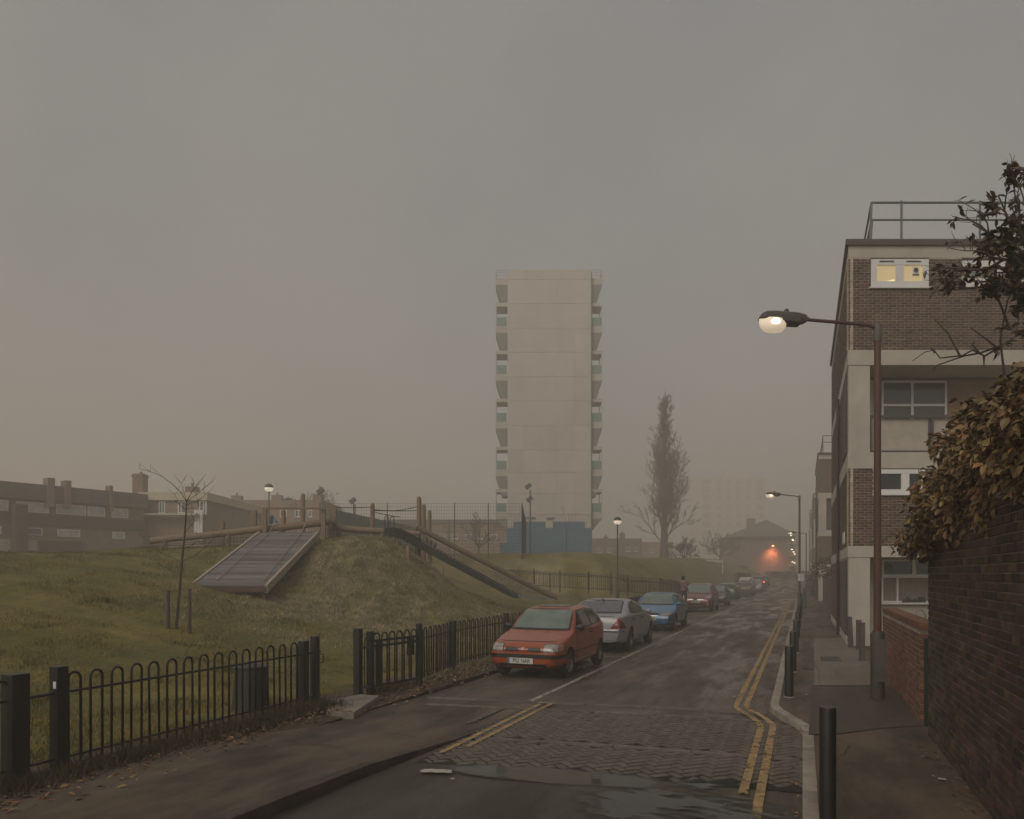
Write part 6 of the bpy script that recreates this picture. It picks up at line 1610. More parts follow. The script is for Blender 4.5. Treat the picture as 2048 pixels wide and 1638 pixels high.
    tree = BVHTree.FromPolygons([vv_.co.copy() for vv_ in tme.vertices], [tuple(pl.vertices) for pl in tme.polygons])
    bpy.data.meshes.remove(tme); bpy.data.objects.remove(o); bpy.data.objects.remove(co)
    bme.shade_smooth(); bme.set_sharp_from_angle(angle=math.radians(38)); link('body', bme, t)
    AX = {'+y': (Vector((0, -1, 0)), lambda a, c: Vector((a, 5, c))), '-y': (Vector((0, 1, 0)), lambda a, c: Vector((a, -5, c))),
          '+x': (Vector((-1, 0, 0)), lambda a, c: Vector((9, a, c))), '-x': (Vector((1, 0, 0)), lambda a, c: Vector((-9, a, c))), '+z': (Vector((0, 0, -1)), lambda a, c: Vector((a, c, 9)))}
    def patch(nm, q, ax, mat, off=.006, nu=8, nv=6, par=t, bow=0.):
        d, f = AX[ax]; mb = MB(); idx = {}
        for j in range(nv+1):
            for i in range(nu+1):
                s, r_ = i/nu, j/nv; a = Vector(q[0]).lerp(Vector(q[1]), s).lerp(Vector(q[3]).lerp(Vector(q[2]), s), r_)
                bw = bow*math.sin(math.pi*s)*(r_-.0)
                hit = tree.ray_cast(f(a.x, a.y+bw), d)
                if hit[0] is not None: idx[(i, j)] = len(mb.v); mb.v.append(hit[0]+hit[1]*(off if hit[1].dot(d) < 0 else -off))
        for j in range(nv):
            for i in range(nu):
                k = [(i, j), (i+1, j), (i+1, j+1), (i, j+1)]
                if all(z in idx for z in k): mb.f.append(tuple(idx[z] for z in k))
        if not mb.f: return None
        return mb.build(nm, mat, par, smooth=60)
    def front_x(y, z, s=1):
        h = tree.ray_cast(Vector((9*s, y, z)), Vector((-s, 0, 0))); return h[0].x if h[0] is not None else s*hl
    P_ = dict(patch=patch, t=t, fx=front_x, tree=tree, top=ztop, belt=belt, wid=wid)
    key = (wr, p.get('tw', .18))
    if key not in WHEELS: WHEELS[key] = wheel_meshes(*key)
    ty, rm = WHEELS[key]
    for wx in wxs:
        for s in (-1, 1):
            y = s*(W_/2-key[1]/2-.025); m4 = Matrix.Translation((wx, y, wr))
            if wx > 0 and p.get('steer'): m4 = m4 @ Matrix.Rotation(p['steer'], 4, 'Z')
            if s < 0: m4 = m4 @ Matrix.Rotation(math.pi, 4, 'Z')
            we = bpy.data.objects.new('wheel', None); C.objects.link(we); we.parent = t; we.matrix_local = m4; WM[we.name] = WM[t.name] @ m4
            link('tyre', ty, we); link('rim', rm, we)
    return P_
def glazing(K, p, ws, rs_, sides, m_ws=m_screen, m_rw=m_cglass, sw=m_cglass):
    """windscreen and rear screen as (half width low, z low, half width top, z top); side windows as (x,z) quads"""
    pt = K['patch']
    a, z0, c, z1 = ws; pt('screen_trim', [(-a-.04, z0-.035), (a+.04, z0-.035), (c+.035, z1+.03), (-c-.035, z1+.03)], '+x', m_trim, .004, 10, 6); pt('windscreen', [(-a, z0), (a, z0), (c, z1), (-c, z1)], '+x', m_ws, .009, 10, 6)
    a, z0, c, z1 = rs_; pt('screen_trim', [(-a-.03, z0-.03), (a+.03, z0-.03), (c+.03, z1+.03), (-c-.03, z1+.03)], '-x', m_trim, .004, 10, 6); pt('rear_window', [(-a, z0), (a, z0), (c, z1), (-c, z1)], '-x', m_rw, .009, 10, 6)
    for ax in ('+y', '-y'):
        for q in sides:
            cx = sum(k[0] for k in q)/4; cz = sum(k[1] for k in q)/4; g = [(cx+(x-cx)*1.06+(.012 if x > cx else -.012), cz+(z-cz)*1.10) for x, z in q]
            pt('window_trim', g, ax, m_trim, .004, 8, 5); pt('side_window', q, ax, sw, .009, 8, 5)
def doors(K, p, col, qs, hz, handle=True):
    for ax, s in (('+y', 1), ('-y', -1)):
        for q in qs:
            cx = sum(k[0] for k in q)/4; cz = sum(k[1] for k in q)/4
            g = [(x+(.014 if x > cx else -.014), z+(.014 if z > cz else -.014)) for x, z in q]
            K['patch']('door_shut_line', g, ax, m_trim, .0025, 8, 6); d = K['patch']('door', q, ax, col, .006, 8, 6)
            if d and handle:
                hx = min(k[0] for k in q)+.16; h = K['tree'].ray_cast(Vector((hx, s*5, hz)), Vector((0, -s, 0)))[0]
                if h: b = MB(); b.box(hx-.09, h.y-.012, hz-.018, hx+.09, h.y+.022 if s > 0 else h.y-.022, hz+.018) if s > 0 else b.box(hx-.09, h.y-.024, hz-.018, hx+.09, h.y+.012, hz+.018); b.build('handle', m_trim, d)
def mirrors(K, p, x, z, mat, sz=.1):
    for s in (-1, 1):
        h = K['tree'].ray_cast(Vector((x, s*5, z)), Vector((0, -s, 0)))[0]; y = h.y if h else s*p['W']/2
        b = MB(); secs = [(0, .02), (.05, .055), (.12, .075), (.18, .055), (.20, .02)]
        o0 = len(b.v); n = 8
        for dy, r_ in secs:
            for k in range(n): a = 6.283*k/n; b.v.append(Vector((x+math.cos(a)*r_*.75, y+s*(dy-.01), z+.03+math.sin(a)*r_)))
        for i in range(len(secs)-1):
            for k in range(n): a_, c_ = i*n+k, i*n+(k+1) % n; b.f.append((a_, c_, c_+n, a_+n))
        b.f += [tuple(range(n)), tuple((len(secs)-1)*n+k for k in range(n))]
        b.build('mirror', mat, K['t'], smooth=60)
def plate(K, z, s, mat, txt=None, y=0., w=.52, h=.11, band=False, dx=.012, marks=0):
    x = K['fx'](y, z, s)+s*dx; b = MB(); b.box(min(x, x-s*.01), y-w/2, z-h/2, max(x, x-s*.01), y+w/2, z+h/2); o = b.build('number_plate', mat, K['t'])
    rot = Matrix.Translation((x+s*.001, y, z)) @ (Matrix.Rotation(math.radians(90), 4, 'Z') if s > 0 else Matrix.Rotation(math.radians(-90), 4, 'Z')) @ Matrix.Rotation(math.radians(90), 4, 'X')
    if txt: text_obj(txt, .105, m_ink, o, rot @ Matrix.Translation((.02 if band else 0, 0, 0)))
    if band: b = MB(); b.box(x, y-w/2+.002, z-h/2+.002, x+.002, y-w/2+.045, z+h/2-.002); b.build('plate_band', m_bluep, o)
    for k in range(marks):
        b = MB(); yy = y-w*.38+k*w*.76/(marks-1); b.box(min(x, x+s*.002), yy-.018, z-.032, max(x, x+s*.002), yy+.018, z+.032) if k != 4 else b.box(min(x, x+s*.002), yy-.012, z-.032, max(x, x+s*.002), yy+.012, z+.032); b.build('lettering', m_fdark, o)
FACE = math.atan2(-DV.y, -DV.x); AWAY = math.atan2(DV.y, DV.x)
def wiper(K, y0, y1, z0, z1):
    b = MB(); pts = []
    for i in range(7):
        y, z = y0+(y1-y0)*i/6, z0+(z1-z0)*i/6; pts.append(Vector((K['fx'](y, z)+.02, y, z)))
    b.tube(pts, .012, 5); b.build('wiper', m_trim, K['t'])

# 1 red hatchback facing the camera
c_red = paint('orange_red_car_paint', (.27, .055, .014))
hp_ = dict(L=3.72, W=1.585, H=1.43, wr=.285, tw=.17, wheels=(1.17, -1.19), gz=.19, tum=.15, crease=.3, steer=math.radians(-6),
           top=[(1.86, .60), (1.80, .70), (1.66, .755), (1.35, .83), (1.0, .905), (.86, .945), (.55, 1.16), (.27, 1.33), (.1, 1.39), (-.35, 1.43), (-.9, 1.41), (-1.2, 1.36), (-1.5, 1.18), (-1.68, 1.0), (-1.80, .85), (-1.86, .55)],
           belt=[(1.86, .72), (.9, .90), (0, .93), (-1.5, .97), (-1.86, .95)])
K = car('parked_car', 'orange red three door hatchback facing out at the head of the parked row', 15.15, -5.17, FACE, hp_, c_red)
glazing(K, hp_, (.62, .965, .525, 1.325), (.52, 1.02, .45, 1.27), [[(.60, .965), (-.42, .985), (-.36, 1.34), (.17, 1.30)], [(-.50, .99), (-1.42, 1.03), (-1.18, 1.29), (-.44, 1.34)]])
doors(K, hp_, c_red, [[(.72, .36), (-.46, .36), (-.46, .90), (.72, .88)]], .84)
pt = K['patch']
for s in (-1, 1):
    pt('headlamp_trim', [(s*.415, .555), (s*.765, .57), (s*.75, .72), (s*.425, .715)], '+x', m_trim, .006); hl_ = pt('headlamp', [(s*.43, .565), (s*.70, .578), (s*.69, .71), (s*.438, .705)], '+x', m_head, .012)
    if hl_: pt('indicator', [(s*.705, .578), (s*.755, .585), (s*.742, .708), (s*.695, .708)], '+x', m_amber, .012, par=hl_)
    pt('grille', [(s*.07, .575), (s*.385, .565), (s*.365, .64), (s*.13, .64)], '+x', m_trim, .010); pt('grille_rim', [(s*.05, .642), (s*.40, .65), (s*.40, .665), (s*.06, .657)], '+x', c_red, .014)
pt('badge', [(-.035, .60), (.035, .60), (.03, .645), (-.03, .645)], '+x', m_rim, .014, 4, 4)
pt('bonnet_shut_line', [(-.60, .752), (.60, .752), (.60, .760), (-.60, .760)], '+x', m_trim, .004, 12, 1)
# bumper with its black strip
bmp = pt('bumper', [(-.755, .25), (.755, .25), (.76, .545), (-.76, .545)], '+x', c_red, .035, 18, 8)
pt('bumper_strip', [(-.758, .445), (.758, .445), (.758, .52), (-.758, .52)], '+x', m_trim, .048, 18, 2, par=bmp)
pt('air_intake', [(-.48, .275), (.48, .275), (.50, .335), (-.50, .335)], '+x', m_trim, .042, 10, 2, par=bmp)
for ax in ('+y', '-y'): pt('bumper_strip', [(1.50, .445), (1.80, .445), (1.80, .52), (1.50, .52)], ax, m_trim, .02, 8, 2, par=bmp)
x = K['fx'](0, .39)+.055; b = MB(); b.box(x, -.30, .335, x+.012, .24, .445); o_ = b.build('number_plate', m_plw, K['t'])
text_obj('P52 NAR', .112, m_ink, o_, Matrix.Translation((x+.013, -.005, .388)) @ Matrix.Rotation(math.radians(90), 4, 'Z') @ Matrix.Rotation(math.radians(90), 4, 'X') @ Matrix.Scale(.86, 4, (1, 0, 0)))
b = MB(); b.box(x+.0125, -.298, .337, x+.0145, -.255, .443); b.build('plate_band', m_bluep, o_)
mirrors(K, hp_, .62, .96, m_trim)
pt('sunroof', [(.02, -.36), (-.55, -.36), (-.55, .36), (.02, .36)], '+z', m_cglass, .008)
wiper(K, -.50, .02, .965, .95); wiper(K, .05, .55, .96, .95)
for ax in ('+y', '-y'): pt('side_moulding', [(.85, .50), (-.85, .50), (-.85, .525), (.85, .525)], ax, m_trim, .012, 12, 1)
pt('washer_jet', [(1.05, .20), (1.0, .20), (1.0, .24), (1.05, .24)], '+z', m_trim, .01, 1, 1); pt('washer_jet', [(1.05, -.24), (1.0, -.24), (1.0, -.20), (1.05, -.20)], '+z', m_trim, .01, 1, 1)

# 2 silver saloon, tail to the camera
c_sil = paint('silver_car_paint', (.235, .228, .245), .3)
sp_ = dict(L=4.70, W=1.80, H=1.43, wr=.31, tw=.2, wheels=(1.37, -1.38), gz=.20, tum=.17, crease=.45,
           top=[(2.35, .55), (2.28, .68), (2.0, .79), (1.5, .90), (1.15, .95), (.6, 1.20), (.1, 1.38), (-.3, 1.43), (-.8, 1.41), (-1.2, 1.30), (-1.75, 1.07), (-1.95, 1.03), (-2.22, 1.02), (-2.30, .93), (-2.35, .5)],
           belt=[(2.35, .74), (1.1, .92), (0, .95), (-1.7, 1.0), (-2.35, 1.0)])
K = car('parked_car', 'silver grey saloon with its tail lamps towards us, second in the parked row', 20.95, -5.27, AWAY, sp_, c_sil)
m_rw = M('grey_rear_window', (.085, .085, .095), .22, var=.15, bump=0, spec=.8)
glazing(K, sp_, (.70, .99, .56, 1.35), (.67, 1.075, .54, 1.35), [[(.85, 1.0), (-.12, 1.01), (-.08, 1.35), (.26, 1.32)], [(-.2, 1.01), (-.98, 1.04), (-.92, 1.31), (-.16, 1.355)], [(-1.04, 1.045), (-1.32, 1.06), (-1.12, 1.22), (-.98, 1.28)]], m_rw=m_rw)
doors(K, sp_, c_sil, [[(.98, .36), (-.15, .36), (-.15, .93), (.98, .91)], [(-.19, .36), (-1.15, .45), (-1.2, .95), (-.19, .93)]], .86)
pt = K['patch']
for s in (-1, 1):
    tl_ = pt('tail_lamp', [(s*.52, .66), (s*.85, .66), (s*.83, .80), (s*.745, .955)], '-x', m_red, .010, 10, 8)
    if tl_: pt('reversing_lamp', [(s*.66, .76), (s*.74, .76), (s*.74, .79), (s*.66, .79)], '-x', m_head, .014, 3, 2, par=tl_)
    pt('tail_lamp', [(-2.25, .665), (-2.05, .71), (-2.08, .78), (-2.21, .89)], '+y' if s > 0 else '-y', m_red, .010, 6, 5)
pt('bumper_strip', [(-.83, .57), (.83, .57), (.83, .605), (-.83, .605)], '-x', m_trim, .022, 14, 1)
pt('bumper', [(-.83, .36), (.83, .36), (.84, .648), (-.84, .648)], '-x', c_sil, .016, 14, 6)
pt('bumper_shadow_gap', [(-.86, .645), (.86, .645), (.86, .655), (-.86, .655)], '-x', m_trim, .009, 14, 1)
pt('boot_recess', [(-.30, .70), (.30, .70), (.33, .86), (-.33, .86)], '-x', M('silver_recess', (.16, .155, .165), .4, var=.05, bump=0), .008)
pt('boot_handle', [(-.22, .85), (.22, .85), (.22, .875), (-.22, .875)], '-x', m_chrome, .02, 6, 1)
pt('boot_shut_line', [(-.60, .975), (.60, .975), (.60, .985), (-.60, .985)], '-x', m_trim, .005, 10, 1)
plate(K, .775, -1, m_ply); mirrors(K, sp_, .82, .98, c_sil)
b = MB(); h = K['tree'].ray_cast(Vector((-1.0, 0, 9)), Vector((0, 0, -1)))[0]; b.tube([h, h+Vector((-.06, 0, .06))], .02, 6); b.build('aerial', m_trim, K['t'])

# 3 blue saloon facing the camera
c_blue = paint('blue_car_paint', (.016, .13, .25), .28)
bp_ = dict(L=4.48, W=1.735, H=1.42, wr=.305, tw=.19, wheels=(1.33, -1.28), gz=.19, tum=.18, crease=.35,
           top=[(2.24, .52), (2.19, .66), (2.0, .73), (1.5, .84), (1.05, .93), (.9, .96), (.55, 1.16), (.15, 1.36), (-.1, 1.40), (-.4, 1.42), (-.9, 1.38), (-1.3, 1.22), (-1.62, 1.02), (-1.9, .98), (-2.15, .96), (-2.24, .55)],
           belt=[(2.24, .70), (1.0, .90), (0, .94), (-1.6, .98), (-2.24, .95)])
K = car('parked_car', 'blue saloon with a ringed grille badge facing us, third in the row', 28.6, -5.27, FACE, bp_, c_blue)
glazing(K, bp_, (.66, .985, .52, 1.345), (.6, 1.06, .5, 1.33), [[(.72, .98), (-.15, 1.0), (-.12, 1.335), (.14, 1.31)], [(-.22, 1.0), (-1.2, 1.03), (-.9, 1.29), (-.2, 1.34)]])
doors(K, bp_, c_blue, [[(.92, .36), (-.18, .36), (-.18, .92), (.92, .89)], [(-.22, .36), (-1.1, .45), (-1.15, .94), (-.22, .92)]], .84)
pt = K['patch']
gr = pt('grille', [(-.30, .60), (.30, .60), (.36, .69), (-.36, .69)], '+x', m_trim, .012, 10, 4)
pt('grille_frame', [(-.33, .585), (.33, .585), (.33, .60), (-.33, .60)], '+x', m_chrome, .016, 8, 1); pt('grille_frame', [(-.385, .69), (.385, .69), (.385, .705), (-.385, .705)], '+x', m_chrome, .016, 8, 1)
for k in range(4):
    y = (k-1.5)*.052; x = K['fx'](y, .645)+.022; b = MB(); b.tube([(x, y+.036*math.cos(a), .645+.036*math.sin(a)) for a in [i*.5236 for i in range(13)]], .005, 4, False); b.build('badge_ring', m_chrome, gr or K['t'])
for s in (-1, 1):
    hl_ = pt('headlamp', [(s*.44, .595), (s*.80, .605), (s*.80, .69), (s*.43, .695)], '+x', m_head, .010); pt('indicator', [(s*.72, .612), (s*.795, .615), (s*.795, .68), (s*.72, .685)], '+x', m_amber, .014, par=hl_ or K['t'])
pt('bumper', [(-.83, .33), (.83, .33), (.83, .575), (-.83, .575)], '+x', c_blue, .02, 14, 5); pt('air_intake', [(-.5, .34), (.5, .34), (.5, .40), (-.5, .40)], '+x', m_trim, .026, 10, 2)
pt('bumper_strip', [(-.82, .455), (-.34, .455), (-.34, .475), (-.82, .475)], '+x', m_trim, .025, 8, 1); pt('bumper_strip', [(.34, .455), (.82, .455), (.82, .475), (.34, .475)], '+x', m_trim, .025, 8, 1)
plate(K, .50, 1, m_ply, dx=.035, marks=7); mirrors(K, bp_, .72, .97, c_blue); wiper(K, -.5, .55, .985, .975)

# 4 red people carrier facing the camera
c_dred = paint('deep_red_car_paint', (.14, .016, .014), .28)
mp_ = dict(L=4.45, W=1.80, H=1.62, wr=.315, tw=.19, wheels=(1.33, -1.35), gz=.20, tum=.17, crease=.3,
           top=[(2.22, .60), (2.17, .78), (2.0, .86), (1.6, .98), (1.35, 1.05), (.9, 1.30), (.45, 1.52), (.15, 1.58), (-.4, 1.62), (-1.2, 1.59), (-1.75, 1.48), (-2.02, 1.2), (-2.15, .95), (-2.22, .55)],
           belt=[(2.22, .86), (1.2, .98), (0, 1.02), (-1.8, 1.08), (-2.22, 1.05)])
K = car('parked_car', 'dark red people carrier with swept headlamps facing us, fourth in the row', 43.2, -5.57, FACE, mp_, c_dred)
glazing(K, mp_, (.72, 1.075, .58, 1.515), (.62, 1.12, .54, 1.45), [[(1.0, 1.06), (.05, 1.09), (.05, 1.49), (.42, 1.47)], [(-.02, 1.09), (-.95, 1.12), (-.95, 1.50), (-.02, 1.50)], [(-1.02, 1.13), (-1.75, 1.16), (-1.6, 1.42), (-1.02, 1.49)]])
doors(K, mp_, c_dred, [[(1.1, .38), (.0, .38), (.0, 1.0), (1.1, .97)], [(-.04, .38), (-1.0, .42), (-1.05, 1.04), (-.04, 1.0)]], .92)
pt = K['patch']
for s in (-1, 1):
    pt('headlamp', [(s*.46, .74), (s*.82, .80), (s*.80, .96), (s*.60, .90)], '+x', m_head, .010)
    pt('grille_bar', [(s*.10, .765), (s*.50, .765), (s*.50, .785), (s*.10, .80)], '+x', m_chrome, .016, 8, 1); pt('grille_bar', [(s*.10, .70), (s*.50, .715), (s*.50, .733), (s*.10, .72)], '+x', m_chrome, .016, 8, 1)
    pt('fog_lamp', [(s*.60, .42), (s*.72, .42), (s*.72, .50), (s*.60, .50)], '+x', m_head, .03, 3, 3)
bd = pt('badge', [(-.10, .70), (.10, .70), (.10, .80), (-.10, .80)], '+x', m_dkc, .010, 4, 3)
for z_ in (.76, .70):
    b = MB(); b.tube([Vector((K['fx'](y, z_)+.024, y, z_+q)) for y, q in ((-.10, 0), (0, .06), (.10, 0))], .012, 4); b.build('badge_chevron', m_chrome, bd or K['t'])
pt('grille', [(-.48, .733), (.48, .733), (.48, .765), (-.48, .765)], '+x', m_trim, .008, 8, 1); pt('air_intake', [(-.62, .38), (.62, .38), (.55, .50), (-.55, .50)], '+x', m_trim, .014, 10, 3)
pt('bumper_lip', [(-.8, .33), (.8, .33), (.8, .36), (-.8, .36)], '+x', m_trim, .014, 10, 1)
plate(K, .60, 1, m_plw, dx=.025, marks=7); mirrors(K, mp_, .95, 1.06, c_dred); wiper(K, -.5, .6, 1.08, 1.07)
# generic smaller cars farther on
def gen(label, u, v, yaw, L_, W_, H_, col, kind='hatch', tail=None, lit=False, platem=None, pz=.8, cat='car', roofcol=None, loc=None, ws=m_screen):
    hl = L_/2; f = H_/1.43
    if kind == 'saloon': top = [(hl, .55), (hl-.06, .66), (hl-.3, .76), (hl-1.1, .92), (hl-1.6, 1.2*f), (hl-2.05, 1.38*f), (hl-2.5, H_), (-hl+1.5, 1.36*f), (-hl+.95, 1.14*f), (-hl+.6, 1.0), (-hl+.1, .97), (-hl+.03, .88), (-hl, .5)]
    elif kind == 'estate': top = [(hl, .55), (hl-.06, .68), (hl-.3, .78), (hl-1.1, .94), (hl-1.55, 1.2*f), (hl-1.95, 1.38*f), (hl-2.4, H_), (-hl+.8, 1.41*f), (-hl+.35, 1.30*f), (-hl+.12, .98), (-hl+.03, .86), (-hl, .5)]
    elif kind == 'van': top = [(hl, .6), (hl-.06, .80), (hl-.35, .95), (hl-.7, 1.05), (hl-1.1, .78*H_), (hl-1.45, .94*H_), (hl-1.8, H_), (-hl+.3, .99*H_), (-hl+.08, .93*H_), (-hl+.03, .9), (-hl, .5)]
    else: top = [(hl, .55), (hl-.06, .68), (hl-.25, .76), (hl-.85, .92), (hl-1.25, 1.2*f), (hl-1.6, 1.37*f), (hl-2.1, H_), (-hl+.8, 1.39*f), (-hl+.35, 1.22*f), (-hl+.14, .97), (-hl+.04, .86), (-hl, .5)]
    p = dict(L=L_, W=W_, H=H_, wr=.29, tw=.18, wheels=(hl-.72, -hl+.70), gz=.2, tum=.15, top=top, belt=[(hl, .72), (hl-1, .90), (0, .94), (-hl, .98)])
    if loc is not None: p['loc'] = loc
    K = car('parked_car', label, u, v, yaw, p, col); pt = K['patch']; w_ = W_/2
    za, zb = (.97, 1.33*f) if kind != 'van' else (1.12, .92*H_)
    glazing(K, p, (w_-.17, za+.02, w_-.27, zb), (w_-.19, za+.09, w_-.30, zb-.06), [[(hl-1.42, .985), (hl-2.2, 1.0), (hl-2.2, 1.33*f), (hl-1.8, 1.31*f)], [(hl-2.28, 1.0), (-hl+(1.0 if kind != 'saloon' else 1.3), 1.02), (-hl+(1.05 if kind != 'saloon' else 1.5), 1.27*f), (hl-2.28, 1.33*f)]] if kind != 'van' else [[(hl-1.05, 1.1), (hl-1.75, 1.1), (hl-1.75, .86*H_), (hl-1.4, .84*H_)]], m_ws=ws)
    doors(K, p, col, [[(hl-1.28, .36), (hl-2.24, .36), (hl-2.24, .92), (hl-1.28, .90)]], .84)
    for s in (-1, 1):
        pt('headlamp', [(s*(w_-.38), .585), (s*(w_-.06), .60), (s*(w_-.07), .70), (s*(w_-.36), .695)], '+x', m_head, .01, 5, 4)
        pt('tail_lamp', [(s*(w_-.30), .70), (s*(w_-.05), .70), (s*(w_-.07), .92), (s*(w_-.24), .92)] if kind != 'estate' else [(s*(w_-.22), .74), (s*(w_-.05), .74), (s*(w_-.07), 1.0), (s*(w_-.2), 1.0)], '-x', m_redlit if (lit and s == -1) else m_red, .012, 5, 4)
    pt('grille', [(-.36, .60), (.36, .60), (.36, .67), (-.36, .67)], '+x', m_trim, .01, 6, 2)
    pt('bumper', [(-w_+.04, .36), (w_-.04, .36), (w_-.04, .55), (-w_+.04, .55)], '+x', col, .02, 8, 3); pt('bumper', [(-w_+.04, .36), (w_-.04, .36), (w_-.04, .56), (-w_+.04, .56)], '-x', col, .02, 8, 3)
    pt('bumper_strip', [(-w_+.05, .45), (w_-.05, .45), (w_-.05, .49), (-w_+.05, .49)], '+x', m_trim, .03, 8, 1); pt('bumper_strip', [(-w_+.05, .45), (w_-.05, .45), (w_-.05, .49), (-w_+.05, .49)], '-x', m_trim, .03, 8, 1)
    plate(K, pz, -1, m_ply); plate(K, .46, 1, m_plw, dx=.035); mirrors(K, p, hl-1.35, .97, m_trim)
    return K
c_blk = paint('black_green_car_paint', (.018, .022, .019), .3); c_grn = paint('bright_green_car_paint', (.022, .105, .058), .35)
c_dgn = paint('dark_green_car_paint', (.022, .048, .034), .35); c_wht = paint('white_car_paint', (.46, .45, .43), .4); c_sil2 = paint('pale_silver_car_paint', (.27, .275, .27), .35)
c_drk = paint('charcoal_car_paint', (.04, .042, .045), .35); c_bl2 = paint('faded_blue_car_paint', (.05, .10, .13), .35)
gen('small black hatchback facing us behind the dark red people carrier', 50.6, -5.45, FACE, 3.7, 1.62, 1.40, c_blk)
gen('bright green hatchback showing its tail, after the small black car', 65.2, -6.0, AWAY, 4.0, 1.7, 1.44, c_grn, ws=m_cglass)
gen('dark green saloon with a yellow boot plate, parked beyond the bright green hatchback', 74.9, -5.35, AWAY, 4.5, 1.75, 1.42, c_dgn, 'saloon', pz=.80)
gen('white van standing tall beyond the dark green saloon', 81.5, -5.6, AWAY, 4.3, 1.78, 1.82, c_wht, 'van')
gen('pale silver small car facing us beyond the white van', 87.6, -5.1, FACE, 3.8, 1.66, 1.44, c_sil2)
gen('charcoal estate car with one tail lamp glowing red', 96, -5.2, AWAY, 4.6, 1.75, 1.62, c_drk, 'estate', lit=True)
gen('dim dark car at the far end of the parked row', 104, -5.0, AWAY, 4.2, 1.7, 1.48, c_blk)
for k, (px, Y, yw, cc, lab) in enumerate(((1553, 124, .15, c_drk, 'charcoal car standing crosswise at the road end, before the end building'), (1574, 127, .35, c_bl2, 'faded blue car crosswise beside the charcoal one at the end of the road'), (1615, 126, .0, c_drk, 'hazy dark car crosswise beyond the second lamp post'))):
    q = P(px, 0, Y); uu, vv_ = toUV(q.x, q.y); gen(lab, uu, vv_, yw, 4.3, 1.72, 1.45, cc, 'saloon' if k == 1 else 'estate', loc=(q.x, q.y, zr(uu)+.01))

# ------------------------------------------------------------------ person on the left side, walking behind the cars
pl_ = P(1367, 0, 39.); zg = EYE-(1153.-1150)/F*39-1.70
pz = thing('person', 'person with dark hair in a dusty pink top, seen behind the red people carrier', 'person', (pl_.x, 39., zg), RZ-.5)
m_skin = M('skin', (.30, .17, .115), .6, var=.08, bump=0); m_hair = M('dark_hair', (.012, .009, .007), .6, var=.3, stretch=(20, 20, 2), bump=.2)
m_pink = M('dusty_pink_top', (.16, .09, .10), .9, var=.2, scale=6, bump=.1); m_jean = M('dark_trousers', (.02, .022, .03), .9, var=.2)
def skin(name, V, E, Rr, mat, parent, sub=2, root=0):
    me = bpy.data.meshes.new(name); me.from_pydata(V, E, []); o = bpy.data.objects.new('tmp', me); C.objects.link(o)
    o.modifiers.new('k', 'SKIN'); s_ = o.modifiers.new('s', 'SUBSURF'); s_.levels = s_.render_levels = sub
    for i, r_ in enumerate(Rr): me.skin_vertices[0].data[i].radius = (r_, r_) if not isinstance(r_, tuple) else r_
    me.skin_vertices[0].data[root].use_root = True
    dg = bpy.context.evaluated_depsgraph_get(); m2 = bpy.data.meshes.new_from_object(o.evaluated_get(dg), depsgraph=dg); bpy.data.objects.remove(o)
    m2.name = name; m2.materials.clear(); m2.materials.append(mat); m2.shade_smooth(); return link(name, m2, parent)
bodyV = [(0, 0, .93), (0, .01, 1.1), (0, .0, 1.3), (0, -.01, 1.42), (0, .01, 1.50), (0, .03, 1.58), (0, .035, 1.67),
         (.09, 0, .88), (.10, .10, .48), (.10, -.05, .09), (.10, .07, .04), (-.09, 0, .88), (-.10, -.06, .48), (-.10, -.28, .12), (-.10, -.17, .05),
         (.17, 0, 1.39), (.22, -.06, 1.12), (.21, .12, .94), (.20, .18, .87), (-.17, 0, 1.39), (-.22, .07, 1.12), (-.21, .20, .95), (-.20, .25, .88)]
bodyE = [(0, 1), (1, 2), (2, 3), (3, 4), (4, 5), (5, 6), (0, 7), (7, 8), (8, 9), (9, 10), (0, 11), (11, 12), (12, 13), (13, 14), (3, 15), (15, 16), (16, 17), (17, 18), (3, 19), (19, 20), (20, 21), (21, 22)]
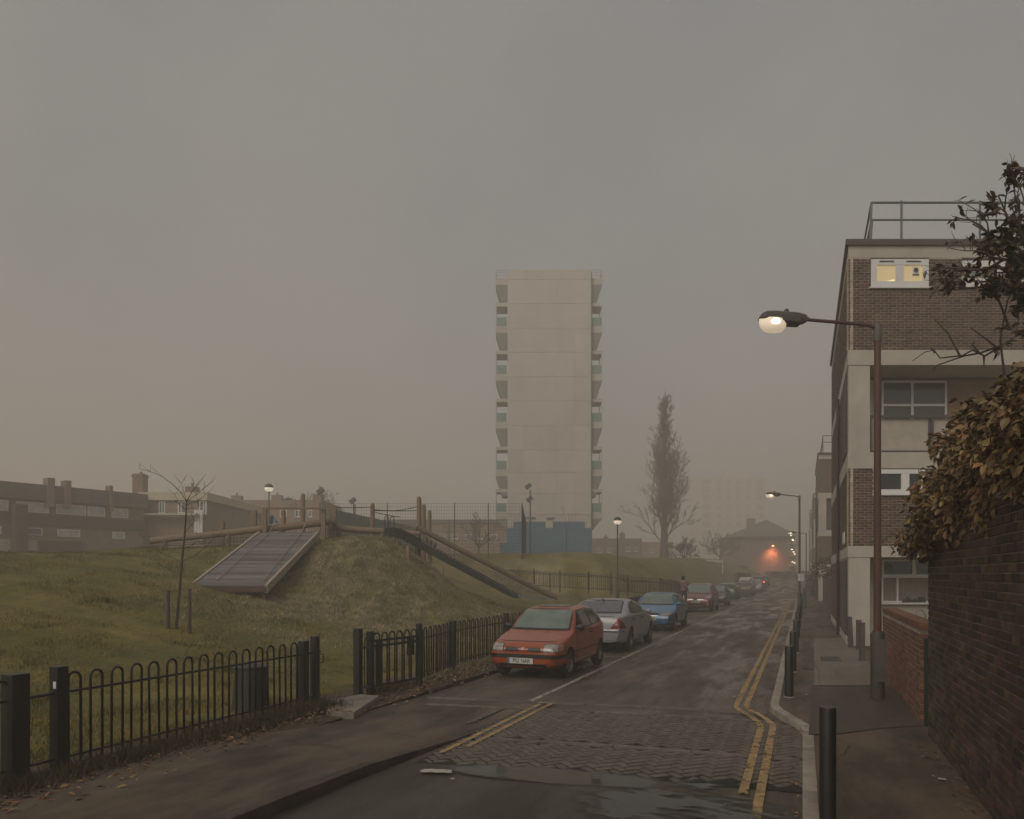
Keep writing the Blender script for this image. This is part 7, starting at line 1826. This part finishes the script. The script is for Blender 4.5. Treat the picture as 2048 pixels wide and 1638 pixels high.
bodyR = [(.15, .11), (.12, .09), (.15, .105), (.13, .09), .05, .085, .075, .085, .06, .042, .035, .085, .06, .042, .035, .055, .042, .033, .035, .055, .042, .033, .035]
skin('body', bodyV, bodyE, bodyR, m_skin, pz)
skin('top', bodyV[:4]+[(0, .0, 1.46)]+[bodyV[15], bodyV[16], bodyV[17], bodyV[19], bodyV[20], bodyV[21]], [(0, 1), (1, 2), (2, 3), (3, 4), (3, 5), (5, 6), (6, 7), (3, 8), (8, 9), (9, 10)], [(.17, .13), (.145, .11), (.17, .125), (.145, .105), .065, .07, .057, .047, .07, .057, .047], m_pink, pz)
skin('trousers', [bodyV[0], bodyV[7], bodyV[8], bodyV[9], bodyV[11], bodyV[12], bodyV[13]], [(0, 1), (1, 2), (2, 3), (0, 4), (4, 5), (5, 6)], [(.155, .12), .10, .075, .06, .10, .075, .06], m_jean, pz)
b = MB(); b.lathe([(.01, 1.49), (.075, 1.50), (.105, 1.56), (.112, 1.63), (.10, 1.70), (.06, 1.745), (.005, 1.755)], (0, .005, 0), 14)
for q in b.v: q.y = q.y-.02 if q.y < .05 else q.y-.015-(.03 if q.z < 1.66 else 0)
b.build('hair', m_hair, pz, smooth=60)
for s in (-1, 1): b = MB(); b.lathe([(.005, -.016), (.014, 0), (.005, .016)], (s*.032, .115, 1.625), 8); b.build('eye', m_trim, pz)
b = MB(); b.lathe([(.005, -.03), (.016, -.015), (.008, .02)], (0, .122, 1.595), 8); b.build('nose', m_skin, pz, smooth=60)
b = MB(); b.box(-.025, .105, 1.545, .025, .118, 1.555); b.build('mouth', m_red, pz)

# ------------------------------------------------------------------ the fog
hz = MB(); hz.box(-260, -25, -1.6, 260, 430, 58); hzm = bpy.data.materials.new('fog'); hzm.use_nodes = True
hn = hzm.node_tree; hn.nodes.remove(hn.nodes['Principled BSDF']); pv = hn.nodes.new('ShaderNodeVolumePrincipled')
pv.inputs['Density'].default_value = FOG_D; pv.inputs['Color'].default_value = FOG_C; pv.inputs['Anisotropy'].default_value = .2
hn.links.new(pv.outputs[0], hn.nodes['Material Output'].inputs['Volume'])
hz.build('haze', hzm, kind='stuff')
